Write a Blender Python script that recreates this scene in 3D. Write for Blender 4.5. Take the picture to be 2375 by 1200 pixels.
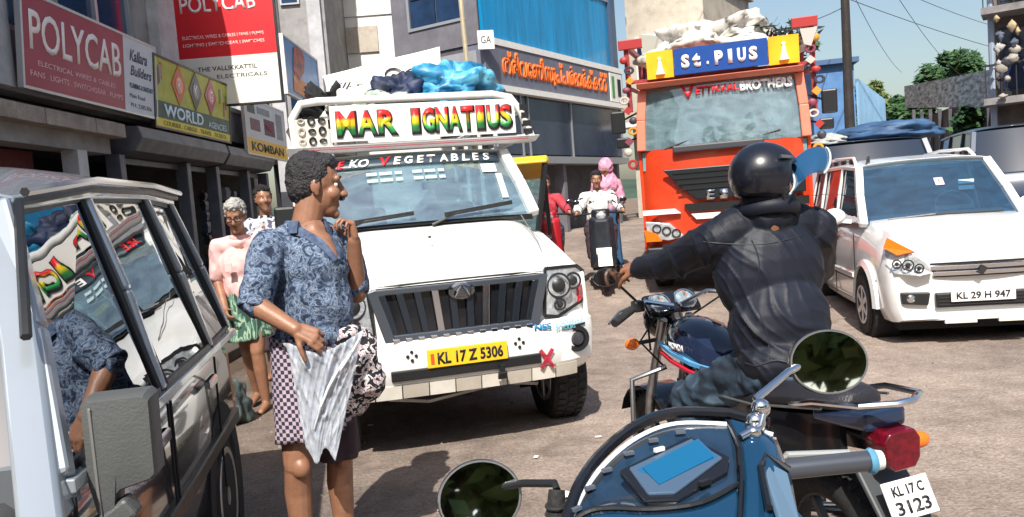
import bpy, bmesh, math, random
from mathutils import Vector, Matrix, Euler, noise
R = math.radians
random.seed(7)
for o in list(bpy.data.objects): bpy.data.objects.remove(o)
SC = bpy.context.scene
COL = SC.collection

# ---------------------------------------------------------------- camera, sky, sun, exposure
cam = bpy.data.cameras.new('camera')
cam.sensor_width = 36.0
cam.lens = 36.0 * 1850 / 2375
cam.clip_start = 0.05
cam.clip_end = 3000
camo = bpy.data.objects.new('camera', cam)
COL.objects.link(camo)
camo.matrix_world = Matrix.Translation((0, 0, 1.5)) @ Matrix.Rotation(R(90 - 3.87), 4, 'X') @ Matrix.Rotation(R(-4.5), 4, 'Z')
SC.camera = camo

SUN_DIR = Vector((-0.14, -1.0, 1.15)).normalized()        # towards the sun
world = bpy.data.worlds.new('World')
SC.world = world
world.use_nodes = True
nt = world.node_tree
bg = nt.nodes['Background']
sky = nt.nodes.new('ShaderNodeTexSky')
sky.sky_type = 'NISHITA'
sky.sun_disc = False
sky.sun_elevation = math.asin(SUN_DIR.z)
sky.sun_rotation = math.atan2(SUN_DIR.x, SUN_DIR.y)
sky.air_density = 1.3
sky.dust_density = 2.5
sky.ozone_density = 1.5
nt.links.new(sky.outputs[0], bg.inputs[0])
bg.inputs[1].default_value = 0.105
sun = bpy.data.lights.new('sun', 'SUN')
sun.energy = 4.8
sun.angle = R(0.5)
sun.color = (1.0, 0.95, 0.87)
suno = bpy.data.objects.new('sun', sun)
COL.objects.link(suno)
suno.location = SUN_DIR * 60
suno.rotation_euler = SUN_DIR.to_track_quat('Z', 'Y').to_euler()
SC.view_settings.view_transform = 'Standard'
SC.view_settings.look = 'None'
SC.view_settings.exposure = 0.5
SC.view_settings.gamma = 1.0
SC.view_settings.use_curve_mapping = False
SC.render.engine = 'CYCLES'
SC.cycles.max_bounces = 7
SC.cycles.transparent_max_bounces = 12

# ---------------------------------------------------------------- helpers
class MB:
    """collects shapes and links them as one mesh object"""
    def __init__(s): s.v = []; s.f = []; s.uv = None
    def add(s, vs, fs, M=None):
        n = len(s.v)
        s.v += [tuple(M @ Vector(p)) if M else tuple(p) for p in vs]
        s.f += [tuple(i + n for i in f) for f in fs]
        return s
    def box(s, x0, x1, y0, y1, z0, z1, M=None):
        vs = [(x, y, z) for z in (z0, z1) for y in (y0, y1) for x in (x0, x1)]
        return s.add(vs, [(0,2,3,1),(4,5,7,6),(0,1,5,4),(2,6,7,3),(0,4,6,2),(1,3,7,5)], M)
    def cbox(s, c, d, M=None):
        return s.box(c[0]-d[0]/2, c[0]+d[0]/2, c[1]-d[1]/2, c[1]+d[1]/2, c[2]-d[2]/2, c[2]+d[2]/2, M)
    def bar(s, a, b, w, h=None, up=(0, 0, 1)):
        h = h or w; a = Vector(a); b = Vector(b); d = (b - a); L = d.length; d.normalize()
        u = Vector(up)
        if abs(d.dot(u)) > .98: u = Vector((0, 1, 0))
        x = d.cross(u).normalized(); z = x.cross(d)
        M = Matrix((x, d, z)).transposed().to_4x4(); M.translation = a
        return s.box(-w/2, w/2, 0, L, -h/2, h/2, M)
    def prism(s, pts, t, M=None):
        """polygon in local xz (list of (x,z)), thickness t along +y"""
        n = len(pts)
        vs = [(p[0], 0, p[1]) for p in pts] + [(p[0], t, p[1]) for p in pts]
        fs = [tuple(range(n)), tuple(range(2*n-1, n-1, -1))] + [(i, i+n, (i+1) % n + n, (i+1) % n) for i in range(n)]
        return s.add(vs, fs, M)
    def poly(s, pts, t=0.004, side=None):
        """planar 3D polygon given thickness t"""
        P = [Vector(p) for p in pts]; n = len(P)
        N = Vector((0, 0, 0))
        for i in range(n): N += P[i].cross(P[(i+1) % n])
        N.normalize()
        if side is not None and N.dot(Vector(side)) < 0: P.reverse(); N = -N
        vs = [p for p in P] + [p - N*t for p in P]
        fs = [tuple(range(n)), tuple(range(2*n-1, n-1, -1))] + [((i+1) % n, i, i+n, (i+1) % n + n) for i in range(n)]
        return s.add(vs, fs)
    def loft(s, rings, closed=True, caps=True, M=None):
        n = len(rings[0]); vs = [p for r in rings for p in r]; fs = []
        for j in range(len(rings)-1):
            for i in range(n if closed else n-1):
                a = j*n+i; b = j*n+(i+1) % n
                fs.append((a, b, b+n, a+n))
        if caps and closed:
            fs.append(tuple(range(n-1, -1, -1))); k = (len(rings)-1)*n
            fs.append(tuple(range(k, k+n)))
        return s.add(vs, fs, M)
    def tube(s, pts, r, n=8, sx=1.0, closed=False):
        P = [Vector(p) for p in pts]; m = len(P)
        rs = r if isinstance(r, (list, tuple)) else [r]*m
        rings = []; prev = None
        for i, p in enumerate(P):
            if closed: d = P[(i+1) % m] - P[i-1]
            else: d = P[min(i+1, m-1)] - P[max(i-1, 0)]
            d.normalize()
            if prev is None:
                u = Vector((0, 0, 1)) if abs(d.z) < .9 else Vector((1, 0, 0))
                x = d.cross(u).normalized()
            else:
                x = (prev - d*prev.dot(d)).normalized()
            prev = x; y = d.cross(x)
            rings.append([tuple(p + (x*math.cos(t)*sx + y*math.sin(t))*rs[i]) for t in [2*math.pi*k/n for k in range(n)]])
        if closed: rings.append(rings[0])
        return s.loft(rings, True, not closed)
    def lathe(s, prof, n=24, M=None, arc=2*math.pi):
        """profile [(r, h)], axis z"""
        rings = [[(r*math.cos(arc*k/n), r*math.sin(arc*k/n), h) for k in range(n)] for r, h in prof]
        return s.loft(rings, True, True, M)
    def torus(s, R0, r, n=32, m=10, M=None, sx=1.0):
        rings = []
        for k in range(n+1):
            a = 2*math.pi*k/n
            rings.append([((R0 + r*math.cos(b))*math.cos(a), (R0 + r*math.cos(b))*math.sin(a), r*sx*math.sin(b)) for b in [2*math.pi*j/m for j in range(m)]])
        return s.loft(rings, True, False, M)
    def sph(s, c, r, n=16, m=10, M=None):
        if not isinstance(r, (list, tuple)): r = (r, r, r)
        rings = [[(c[0] + r[0]*math.sin(t)*math.cos(a), c[1] + r[1]*math.sin(t)*math.sin(a), c[2] - r[2]*math.cos(t)) for a in [2*math.pi*k/n for k in range(n)]]
                 for t in [math.pi*(j+.02)/(m+.04) if 0 < j < m else (0.02 if j == 0 else math.pi-.02) for j in range(m+1)]]
        return s.loft(rings, True, True, M)
    def grid(s, fn, nu, nv, M=None, flip=False):
        vs = [fn(i/nu, j/nv) for j in range(nv+1) for i in range(nu+1)]
        fs = [(j*(nu+1)+i, j*(nu+1)+i+1, (j+1)*(nu+1)+i+1, (j+1)*(nu+1)+i) for j in range(nv) for i in range(nu)]
        if flip: fs = [f[::-1] for f in fs]
        return s.add(vs, fs, M)
    def build(s, name, m, parent=None, smooth=False, bevel=0, solid=0, kind=None, sub=0, flat_ang=None, seg=2):
        me = bpy.data.meshes.new(name)
        me.from_pydata(s.v, [], s.f); me.update()
        bm = bmesh.new(); bm.from_mesh(me)
        bmesh.ops.recalc_face_normals(bm, faces=bm.faces)
        bm.to_mesh(me); bm.free()
        return link(name, me, m, parent, smooth, bevel, solid, kind, sub, flat_ang, seg)

def link(name, me, m, parent=None, smooth=False, bevel=0, solid=0, kind=None, sub=0, flat_ang=None, seg=2):
    if m is not None and len(me.materials) == 0:
        me.materials.append(m)
    if smooth:
        for p in me.polygons: p.use_smooth = True
        if smooth != 'all':
            try: me.set_sharp_from_angle(angle=R(flat_ang or 38))
            except Exception: pass
    o = bpy.data.objects.new(name, me); COL.objects.link(o)
    if parent is not None: o.parent = parent
    if solid:
        md = o.modifiers.new('solid', 'SOLIDIFY'); md.thickness = solid; md.offset = -1
    if bevel:
        md = o.modifiers.new('bevel', 'BEVEL'); md.width = bevel; md.segments = seg; md.limit_method = 'ANGLE'; md.angle_limit = R(32)
        md.harden_normals = False
    if sub:
        md = o.modifiers.new('sub', 'SUBSURF'); md.levels = sub; md.render_levels = sub
    if kind: o['kind'] = kind
    return o

def tag(o, label, cat, group=None):
    o['label'] = label; o['category'] = cat
    if group: o['group'] = group
    return o
def thing(name, label, cat, loc=(0, 0, 0), rz=0, group=None):
    o = bpy.data.objects.new(name, None); COL.objects.link(o)
    o.location = loc; o.rotation_euler = (0, 0, R(rz)); o.empty_display_size = .1
    return tag(o, label, cat, group)
def copy_tree(o, parent=None):
    c = o.copy(); COL.objects.link(c); c.parent = parent
    for ch in list(o.children): copy_tree(ch, c)
    return c

# ---------------------------------------------------------------- materials
MATS = {}
def mat(name, col=(.5, .5, .5), rough=.5, metal=0, var=0.0, vscale=6, bump=0, bscale=60, spec=.5, col2=None, coat=0, alpha=1, detail=6, dirt=0, dirtcol=(.25, .2, .16), sheen=0, stretch=None):
    if name in MATS: return MATS[name]
    m = bpy.data.materials.new(name); MATS[name] = m; m.use_nodes = True
    n = m.node_tree.nodes; l = m.node_tree.links; b = n['Principled BSDF']
    b.inputs['Base Color'].default_value = (*col, 1); b.inputs['Roughness'].default_value = rough
    b.inputs['Metallic'].default_value = metal; b.inputs['Specular IOR Level'].default_value = spec
    b.inputs['Coat Weight'].default_value = coat; b.inputs['Coat Roughness'].default_value = .04
    b.inputs['Alpha'].default_value = alpha
    if sheen: b.inputs['Sheen Weight'].default_value = sheen
    tc = n.new('ShaderNodeTexCoord'); src = tc.outputs['Object']
    if stretch:
        mp = n.new('ShaderNodeMapping'); mp.inputs['Scale'].default_value = stretch
        l.new(src, mp.inputs[0]); src = mp.outputs[0]
    last = None
    if var or col2:
        t = n.new('ShaderNodeTexNoise'); t.inputs['Scale'].default_value = vscale; t.inputs['Detail'].default_value = detail
        t.inputs['Roughness'].default_value = .6
        l.new(src, t.inputs['Vector'])
        cr = n.new('ShaderNodeValToRGB')
        c2 = col2 or tuple(max(0, c*(1-var)) for c in col)
        cr.color_ramp.elements[0].position = .33; cr.color_ramp.elements[0].color = (*c2, 1)
        cr.color_ramp.elements[1].position = .66; cr.color_ramp.elements[1].color = (*col, 1)
        l.new(t.outputs[0], cr.inputs[0]); last = cr.outputs[0]
        l.new(last, b.inputs['Base Color'])
        rr = n.new('ShaderNodeMapRange'); rr.inputs[3].default_value = min(1, rough*1.25); rr.inputs[4].default_value = rough*.8
        l.new(t.outputs[0], rr.inputs[0]); l.new(rr.outputs[0], b.inputs['Roughness'])
    if dirt:
        t = n.new('ShaderNodeTexNoise'); t.inputs['Scale'].default_value = 3.1; t.inputs['Detail'].default_value = 9; t.inputs['Roughness'].default_value = .72
        l.new(src, t.inputs['Vector'])
        mr = n.new('ShaderNodeMapRange'); mr.inputs[1].default_value = .48; mr.inputs[2].default_value = .75; mr.inputs[4].default_value = dirt
        l.new(t.outputs[0], mr.inputs[0])
        mx = n.new('ShaderNodeMixRGB'); mx.inputs[2].default_value = (*dirtcol, 1)
        if last: l.new(last, mx.inputs[1])
        else: mx.inputs[1].default_value = (*col, 1)
        l.new(mr.outputs[0], mx.inputs[0]); l.new(mx.outputs[0], b.inputs['Base Color'])
    if bump:
        t = n.new('ShaderNodeTexNoise'); t.inputs['Scale'].default_value = bscale; t.inputs['Detail'].default_value = 5
        l.new(src, t.inputs['Vector'])
        bp = n.new('ShaderNodeBump'); bp.inputs['Strength'].default_value = bump; bp.inputs['Distance'].default_value = .02
        l.new(t.outputs[0], bp.inputs['Height']); l.new(bp.outputs[0], b.inputs['Normal'])
    return m

def glass_mat(name, tint=(.5, .6, .65), refl=.12, rough=.02, wav=0.0, sky_sheen=0, sky_sheen_col=(.45, .66, .72)):
    if name in MATS: return MATS[name]
    m = bpy.data.materials.new(name); MATS[name] = m; m.use_nodes = True
    n = m.node_tree.nodes; l = m.node_tree.links; n.remove(n['Principled BSDF'])
    out = n['Material Output']
    tr = n.new('ShaderNodeBsdfTransparent'); tr.inputs[0].default_value = (*tint, 1)
    gl = n.new('ShaderNodeBsdfGlossy'); gl.inputs['Roughness'].default_value = rough; gl.inputs[0].default_value = (.95, .97, 1, 1)
    fr = n.new('ShaderNodeFresnel'); fr.inputs[0].default_value = 1.5
    ad = n.new('ShaderNodeMath'); ad.operation = 'ADD'; ad.inputs[1].default_value = refl; ad.use_clamp = True
    mx = n.new('ShaderNodeMixShader')
    l.new(fr.outputs[0], ad.inputs[0]); l.new(ad.outputs[0], mx.inputs[0]); l.new(tr.outputs[0], mx.inputs[1]); l.new(gl.outputs[0], mx.inputs[2])
    if sky_sheen:   # sky reflection painted into the pane as a streaky coloured diffuse film
        df = n.new('ShaderNodeBsdfDiffuse'); df.inputs[0].default_value = (*sky_sheen_col, 1)
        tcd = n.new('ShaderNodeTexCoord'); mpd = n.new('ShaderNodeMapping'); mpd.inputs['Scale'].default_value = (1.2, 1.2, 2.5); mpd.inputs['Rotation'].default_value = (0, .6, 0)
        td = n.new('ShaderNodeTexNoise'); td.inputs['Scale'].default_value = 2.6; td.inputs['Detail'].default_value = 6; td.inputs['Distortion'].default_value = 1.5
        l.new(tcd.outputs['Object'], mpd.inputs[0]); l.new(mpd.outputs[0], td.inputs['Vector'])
        mrd = n.new('ShaderNodeMapRange'); mrd.inputs[1].default_value = .3; mrd.inputs[2].default_value = .7; mrd.inputs[3].default_value = sky_sheen*.45; mrd.inputs[4].default_value = sky_sheen*1.35
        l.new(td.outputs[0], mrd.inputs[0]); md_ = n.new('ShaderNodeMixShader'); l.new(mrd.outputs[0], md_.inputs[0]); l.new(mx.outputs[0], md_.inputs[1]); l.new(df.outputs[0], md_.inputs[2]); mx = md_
    l.new(mx.outputs[0], out.inputs[0])
    if wav:
        tc = n.new('ShaderNodeTexCoord'); t = n.new('ShaderNodeTexNoise'); t.inputs['Scale'].default_value = 2.2
        l.new(tc.outputs['Object'], t.inputs['Vector'])
        bp = n.new('ShaderNodeBump'); bp.inputs['Strength'].default_value = wav; bp.inputs['Distance'].default_value = .05
        l.new(t.outputs[0], bp.inputs['Height']); l.new(bp.outputs[0], gl.inputs['Normal'])
    return m

def ramp_mat(name, kind='noise', cols=((0, (0, 0, 0)), (1, (1, 1, 1))), scale=20, rough=.8, const=True, bump=0, vec='Object', mapping=None, detail=3, dist=0.0, sheen=0):
    """printed patterns: a texture driving a colour ramp"""
    if name in MATS: return MATS[name]
    m = bpy.data.materials.new(name); MATS[name] = m; m.use_nodes = True
    n = m.node_tree.nodes; l = m.node_tree.links; b = n['Principled BSDF']; b.inputs['Roughness'].default_value = rough
    if sheen: b.inputs['Sheen Weight'].default_value = sheen
    tc = n.new('ShaderNodeTexCoord'); src = tc.outputs[vec]
    if mapping:
        mp = n.new('ShaderNodeMapping'); mp.inputs['Scale'].default_value = mapping.get('s', (1, 1, 1)); mp.inputs['Location'].default_value = mapping.get('l', (0, 0, 0)); mp.inputs['Rotation'].default_value = mapping.get('r', (0, 0, 0))
        l.new(src, mp.inputs[0]); src = mp.outputs[0]
    if kind == 'noise':
        t = n.new('ShaderNodeTexNoise'); t.inputs['Scale'].default_value = scale; t.inputs['Detail'].default_value = detail; t.inputs['Distortion'].default_value = dist; o = t.outputs[0]
        l.new(src, t.inputs['Vector'])
    elif kind == 'voronoi':
        t = n.new('ShaderNodeTexVoronoi'); t.inputs['Scale'].default_value = scale; o = t.outputs['Distance']; l.new(src, t.inputs['Vector'])
    elif kind == 'z':
        sp = n.new('ShaderNodeSeparateXYZ'); l.new(src, sp.inputs[0]); o = sp.outputs[2]
    elif kind == 'x':
        sp = n.new('ShaderNodeSeparateXYZ'); l.new(src, sp.inputs[0]); o = sp.outputs[0]
    elif kind == 'wave':
        t = n.new('ShaderNodeTexWave'); t.inputs['Scale'].default_value = scale; t.inputs['Distortion'].default_value = dist; o = t.outputs[0]; l.new(src, t.inputs['Vector'])
    cr = n.new('ShaderNodeValToRGB'); cr.color_ramp.interpolation = 'CONSTANT' if const else 'LINEAR'
    e = cr.color_ramp.elements
    while len(e) < len(cols): e.new(.5)
    for i, (p, c) in enumerate(cols): e[i].position = p
    for i, (p, c) in enumerate(cols): e[i].position = p; e[i].color = (*c, 1)
    l.new(o, cr.inputs[0]); l.new(cr.outputs[0], b.inputs['Base Color'])
    if bump:
        bp = n.new('ShaderNodeBump'); bp.inputs['Strength'].default_value = bump; bp.inputs['Distance'].default_value = .01
        l.new(o, bp.inputs['Height']); l.new(bp.outputs[0], b.inputs['Normal'])
    return m

white_paint = mat('white_paint', (.80, .80, .78), .28, coat=.5, dirt=.34, dirtcol=(.55, .47, .38))
white_trim = mat('white_trim', (.78, .77, .74), .45, var=.12, vscale=12)
cream_paint = mat('cream_paint', (.74, .70, .60), .45, var=.1, vscale=9, dirt=.35, dirtcol=(.45, .38, .28))
black_trim = mat('black_trim', (.015, .016, .018), .42, var=.3, vscale=20)
black_gloss = mat('black_gloss', (.01, .011, .014), .12, coat=.4)
rubber = mat('rubber', (.018, .018, .018), .8, var=.4, vscale=30, bump=.3, bscale=90)
chrome = mat('chrome', (.75, .76, .78), .12, 1)
steel = mat('steel', (.42, .43, .45), .32, .9, var=.25, vscale=25)
dark_metal = mat('dark_metal', (.06, .06, .065), .4, .6, var=.3)
dark_inside = mat('dark_interior', (.035, .036, .04), .85, var=.3, vscale=8)
skin = mat('skin', (.33, .16, .095), .42, var=.26, vscale=15, bump=.10, bscale=160, detail=6)
skin2 = mat('skin_dark', (.30, .13, .07), .45, var=.3, vscale=15, bump=.1, bscale=160)
hair_black = mat('hair_black', (.016, .014, .015), .5, var=.4, vscale=60, bump=.9, bscale=130)
eye_white = mat('eye_white', (.7, .68, .64), .2)
eye_dark = mat('eye_dark', (.02, .012, .01), .15)
red_plastic = mat('red_plastic', (.45, .012, .02), .15, coat=.5)
orange_plastic = mat('orange_plastic', (.85, .17, .01), .2, coat=.5)
lamp_clear = mat('lamp_clear', (.78, .82, .86), .1, .55, var=.4, vscale=25, bump=.5, bscale=25)

FONT = bpy.data.fonts.load('<builtin>') if False else None
def text_obj(s, name, m, w, h, M, parent=None, depth=.002, bold=0.0, shear=0.0, space=1.0):
    """flat lettering fitted into a w x h box, standing in the local xz plane of M (facing -y), centred"""
    cu = bpy.data.curves.new(name, 'FONT'); cu.body = s; cu.extrude = .0; cu.offset = bold; cu.shear = shear; cu.space_character = space
    cu.resolution_u = 3
    o = bpy.data.objects.new(name, cu); COL.objects.link(o)
    dg = bpy.context.evaluated_depsgraph_get(); dg.update()
    me = bpy.data.meshes.new_from_object(o.evaluated_get(dg))
    bpy.data.objects.remove(o); bpy.data.curves.remove(cu)
    me.name = name
    if not me.vertices: return None
    xs = [v.co.x for v in me.vertices]; ys = [v.co.y for v in me.vertices]
    cx, cy = (min(xs)+max(xs))/2, (min(ys)+max(ys))/2; sx, sy = w/(max(xs)-min(xs)), h/(max(ys)-min(ys))
    for v in me.vertices: v.co = Vector(((v.co.x-cx)*sx, 0, (v.co.y-cy)*sy))
    me.materials.clear(); me.materials.append(m)
    o = bpy.data.objects.new(name, me); COL.objects.link(o)
    o.parent = parent; o.matrix_local = M
    md = o.modifiers.new('thick', 'SOLIDIFY'); md.thickness = depth; md.offset = 0
    return o

def remesh(mb, voxel, smooth_it=4, factor=.5, disp=None, faces=None):
    """melt overlapping closed shapes into one continuous surface"""
    me = bpy.data.meshes.new('tmp'); me.from_pydata(mb.v, [], mb.f); me.update()
    bm = bmesh.new(); bm.from_mesh(me); bmesh.ops.recalc_face_normals(bm, faces=bm.faces); bm.to_mesh(me); bm.free()
    o = bpy.data.objects.new('tmp', me); COL.objects.link(o)
    md = o.modifiers.new('r', 'REMESH'); md.mode = 'VOXEL'; md.voxel_size = voxel; md.use_smooth_shade = True
    if smooth_it:
        ms = o.modifiers.new('s', 'SMOOTH'); ms.iterations = smooth_it; ms.factor = factor
    dg = bpy.context.evaluated_depsgraph_get(); dg.update()
    r = bpy.data.meshes.new_from_object(o.evaluated_get(dg))
    bpy.data.objects.remove(o); bpy.data.meshes.remove(me)
    if disp:
        ns = [v.normal.copy() for v in r.vertices]
        for v, nn in zip(r.vertices, ns):
            v.co += nn * disp(v.co, nn)
    for p in r.polygons: p.use_smooth = True
    return r
def capsule(mb, a, ra, b, rb, n=14):
    a = Vector(a); b = Vector(b); d = (b-a); L = d.length
    if L < 1e-5: return mb.sph(a, ra, n, 8)
    d.normalize(); pts = []; rs = []
    for k in range(4):
        t = math.pi/2*k/4; pts.append(a - d*ra*math.cos(t)); rs.append(max(ra*math.sin(t), ra*.05))
    pts += [a, (a+b)/2, b]; rs += [ra, (ra+rb)/2, rb]
    for k in range(3, -1, -1):
        t = math.pi/2*k/4; pts.append(b + d*rb*math.cos(t)); rs.append(max(rb*math.sin(t), rb*.05))
    return mb.tube(pts, rs, n)
def ell(mb, c, r, rot=None, n=18, m=12):
    M = Matrix.Translation(c)
    if rot is not None: M = M @ (rot.to_4x4() if isinstance(rot, Matrix) else Euler([R(a) for a in rot]).to_matrix().to_4x4())
    return mb.sph((0, 0, 0), r, n, m, M)
def fbm(p, s, o=3):
    return noise.fractal(Vector(p)*s, 1.0, 2.0, o)

def smooth_curve(P, n=6):
    """rounded line through the given points"""
    out = []; V = [Vector(p) for p in P]
    for i in range(len(V)-1):
        a, b, c, d = V[max(i-1, 0)], V[i], V[i+1], V[min(i+2, len(V)-1)]
        for k in range(n):
            t = k/n; out.append(tuple(.5*((2*b) + (c-a)*t + (2*a-5*b+4*c-d)*t*t + (3*b-a-3*c+d)*t**3)))
    out.append(tuple(V[-1])); return out
# ---------------------------------------------------------------- ground and road
def ground_mat(name, cols, sc=1.0, bump=.5, rough=.9):
    m = bpy.data.materials.new(name); m.use_nodes = True; n = m.node_tree.nodes; l = m.node_tree.links; b = n['Principled BSDF']
    b.inputs['Roughness'].default_value = rough; b.inputs['Specular IOR Level'].default_value = .3
    tc = n.new('ShaderNodeTexCoord')
    t1 = n.new('ShaderNodeTexNoise'); t1.inputs['Scale'].default_value = .55*sc; t1.inputs['Detail'].default_value = 7; t1.inputs['Roughness'].default_value = .65
    t2 = n.new('ShaderNodeTexNoise'); t2.inputs['Scale'].default_value = 55; t2.inputs['Detail'].default_value = 4; t2.inputs['Roughness'].default_value = .8
    t3 = n.new('ShaderNodeTexVoronoi'); t3.inputs['Scale'].default_value = 45
    t4 = n.new('ShaderNodeTexNoise'); t4.inputs['Scale'].default_value = 5; t4.inputs['Detail'].default_value = 8; t4.inputs['Roughness'].default_value = .75
    sep = n.new('ShaderNodeSeparateXYZ'); l.new(tc.outputs['Object'], sep.inputs[0])
    for t in (t1, t2, t3, t4): l.new(tc.outputs['Object'], t.inputs['Vector'])
    cr = n.new('ShaderNodeValToRGB'); e = cr.color_ramp.elements
    e[0].position = .38; e[0].color = (*cols[0], 1); e[1].position = .62; e[1].color = (*cols[1], 1)
    l.new(t1.outputs[0], cr.inputs[0])
    c4 = n.new('ShaderNodeValToRGB'); c4.color_ramp.elements[0].position = .35; c4.color_ramp.elements[0].color = (.62, .6, .58, 1); c4.color_ramp.elements[1].position = .62; c4.color_ramp.elements[1].color = (1.06, 1.05, 1.05, 1)
    l.new(t4.outputs[0], c4.inputs[0])
    m4 = n.new('ShaderNodeMixRGB'); m4.blend_type = 'MULTIPLY'; m4.inputs[0].default_value = .8; l.new(cr.outputs[0], m4.inputs[1]); l.new(c4.outputs[0], m4.inputs[2])
    c2 = n.new('ShaderNodeValToRGB'); c2.color_ramp.elements[0].position = .3; c2.color_ramp.elements[0].color = (.38, .36, .35, 1); c2.color_ramp.elements[1].position = .64; c2.color_ramp.elements[1].color = (1.25, 1.22, 1.2, 1)
    l.new(t2.outputs[0], c2.inputs[0])
    mx = n.new('ShaderNodeMixRGB'); mx.blend_type = 'MULTIPLY'; mx.inputs[0].default_value = .75
    l.new(m4.outputs[0], mx.inputs[1]); l.new(c2.outputs[0], mx.inputs[2]); l.new(mx.outputs[0], b.inputs['Base Color'])
    # oily, trodden dirt on the kerb side of the road, wheel tracks and dark spills
    gx_ = n.new('ShaderNodeMapRange'); gx_.inputs[1].default_value = -2.6; gx_.inputs[2].default_value = 2.6; l.new(sep.outputs[0], gx_.inputs[0])
    ad0 = n.new('ShaderNodeMath'); ad0.operation = 'MULTIPLY_ADD'; ad0.inputs[1].default_value = .9; l.new(t1.outputs[0], ad0.inputs[0]); l.new(gx_.outputs[0], ad0.inputs[2])
    cg = n.new('ShaderNodeValToRGB'); cg.color_ramp.elements[0].position = .45; cg.color_ramp.elements[0].color = (.50, .49, .48, 1); cg.color_ramp.elements[1].position = 1.0; cg.color_ramp.elements[1].color = (1, 1, 1, 1); l.new(ad0.outputs[0], cg.inputs[0])
    mg = n.new('ShaderNodeMixRGB'); mg.blend_type = 'MULTIPLY'; mg.inputs[0].default_value = 1; l.new(mx.outputs[0], mg.inputs[1]); l.new(cg.outputs[0], mg.inputs[2])
    t5 = n.new('ShaderNodeTexNoise'); t5.inputs['Scale'].default_value = 1.7; t5.inputs['Detail'].default_value = 5; t5.inputs['Distortion'].default_value = .6; l.new(tc.outputs['Object'], t5.inputs['Vector'])
    c5 = n.new('ShaderNodeValToRGB'); c5.color_ramp.elements[0].position = .62; c5.color_ramp.elements[0].color = (1, 1, 1, 1); c5.color_ramp.elements[1].position = .72; c5.color_ramp.elements[1].color = (.55, .53, .52, 1); l.new(t5.outputs[0], c5.inputs[0])
    m5 = n.new('ShaderNodeMixRGB'); m5.blend_type = 'MULTIPLY'; m5.inputs[0].default_value = .8; l.new(mg.outputs[0], m5.inputs[1]); l.new(c5.outputs[0], m5.inputs[2]); l.new(m5.outputs[0], b.inputs['Base Color'])
    ad = n.new('ShaderNodeMath'); ad.operation = 'ADD'; l.new(t2.outputs[0], ad.inputs[0]); l.new(t3.outputs[0], ad.inputs[1])
    bp = n.new('ShaderNodeBump'); bp.inputs['Strength'].default_value = bump; bp.inputs['Distance'].default_value = .012
    l.new(ad.outputs[0], bp.inputs['Height']); l.new(bp.outputs[0], b.inputs['Normal'])
    return m
earth = ground_mat('dusty_earth', ((.20, .15, .11), (.27, .21, .16)))
asphalt = ground_mat('asphalt_dusty', ((.25, .208, .18), (.40, .33, .28)))
concrete_slab = ground_mat('paving_concrete', ((.22, .19, .16), (.3, .26, .22)))

def road_z(x, y):
    """the street climbs gently from about the nose of the lorry on"""
    t = min(1, max(0, (x+3.0)/2.5)); t = t*t*(3-2*t)
    r = 0 if y < 7.0 else (.07*(y-8) if y > 9 else .0175*(y-7)**2)
    return min(r, .77)*t
ys = [-60, -8, 4, 6.5, 7, 7.5, 8, 8.5, 9, 10, 11.5, 13, 15, 17, 19, 21, 26, 40, 80, 140, 900]; xs = [-400, -60, -8, -4, -3, -2.5, -2, -1.5, -1, -.5, 0, 2, 6, 12, 24, 60, 160, 500]
g = MB(); g.loft([[(x, y, road_z(x, y)) for x in xs] for y in ys], closed=False); g.build('ground', earth, kind='structure')
# the road runs straight away from the camera, then bends to the right
left = [(-2.9, -8), (-2.95, 4), (-2.9, 9), (-2.2, 13.5), (.2, 18), (5.5, 26), (14, 39), (40, 80), (80, 140)]
right = [(7.5, -8), (7.6, 4), (7.9, 9), (8.8, 13.5), (10.5, 18), (14.8, 26), (23, 39), (50, 76), (92, 134)]
def edge(P, y):
    for (x0, y0), (x1, y1) in zip(P, P[1:]):
        if y0 <= y <= y1: return x0 + (x1-x0)*(y-y0)/(y1-y0)
    return P[-1][0]
g = MB(); rows_ = []
for y in [-8, 0, 3, 6.5, 7, 7.5, 8, 8.5, 9, 10, 11.5, 13, 15, 17, 19, 21, 26, 32, 40, 60, 80, 110, 134]:
    a, b = edge(left, y), edge(right, y); ss = sorted(set([a, b] + [x for x in (-2.5, -2, -1.5, -1, -.5, 0, 1, 2, 4, 6) if a < x < b]))
    while len(ss) < 14: ss.append(ss[-1] - (ss[-1]-ss[-2])*.5 if False else ss[-1]); ss = sorted(ss)
    rows_.append([(x, y, road_z(x, y) + .004 + (.008 if y > 26 else 0)) for x in [a + (b-a)*k/40 for k in range(41)]])
g.loft(rows_, closed=False); g.build('road', asphalt, kind='structure')
# raised footway in front of the shops
g = MB(); g.box(-4.45, -3.2, 4.5, 16.5, 0, .12); g.build('pavement', concrete_slab, kind='structure', bevel=.01)

# ---------------------------------------------------------------- shop row on the left
wall_grey = mat('plaster_grey', (.34, .33, .33), .85, var=.3, vscale=2.5, bump=.3, bscale=30, dirt=.6, dirtcol=(.12, .11, .10))
wall_cream = mat('plaster_cream', (.56, .50, .42), .85, var=.2, vscale=2, bump=.3, bscale=30, dirt=.6, dirtcol=(.24, .2, .16))
wall_white = mat('plaster_white', (.80, .79, .76), .8, var=.08, vscale=2, bump=.2, bscale=30, dirt=.25, dirtcol=(.5, .46, .4))
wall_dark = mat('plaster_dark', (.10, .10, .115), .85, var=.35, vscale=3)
conc = mat('ledge_concrete', (.40, .34, .29), .9, var=.3, vscale=5, bump=.5, bscale=40, dirt=.7, dirtcol=(.14, .12, .1))
shutter_m = mat('shutter_grey', (.15, .155, .18), .5, .3, var=.3, vscale=5, dirt=.5, dirtcol=(.08, .07, .07))
maroon = mat('maroon_panel', (.14, .018, .02), .6, var=.4, vscale=4)
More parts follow.
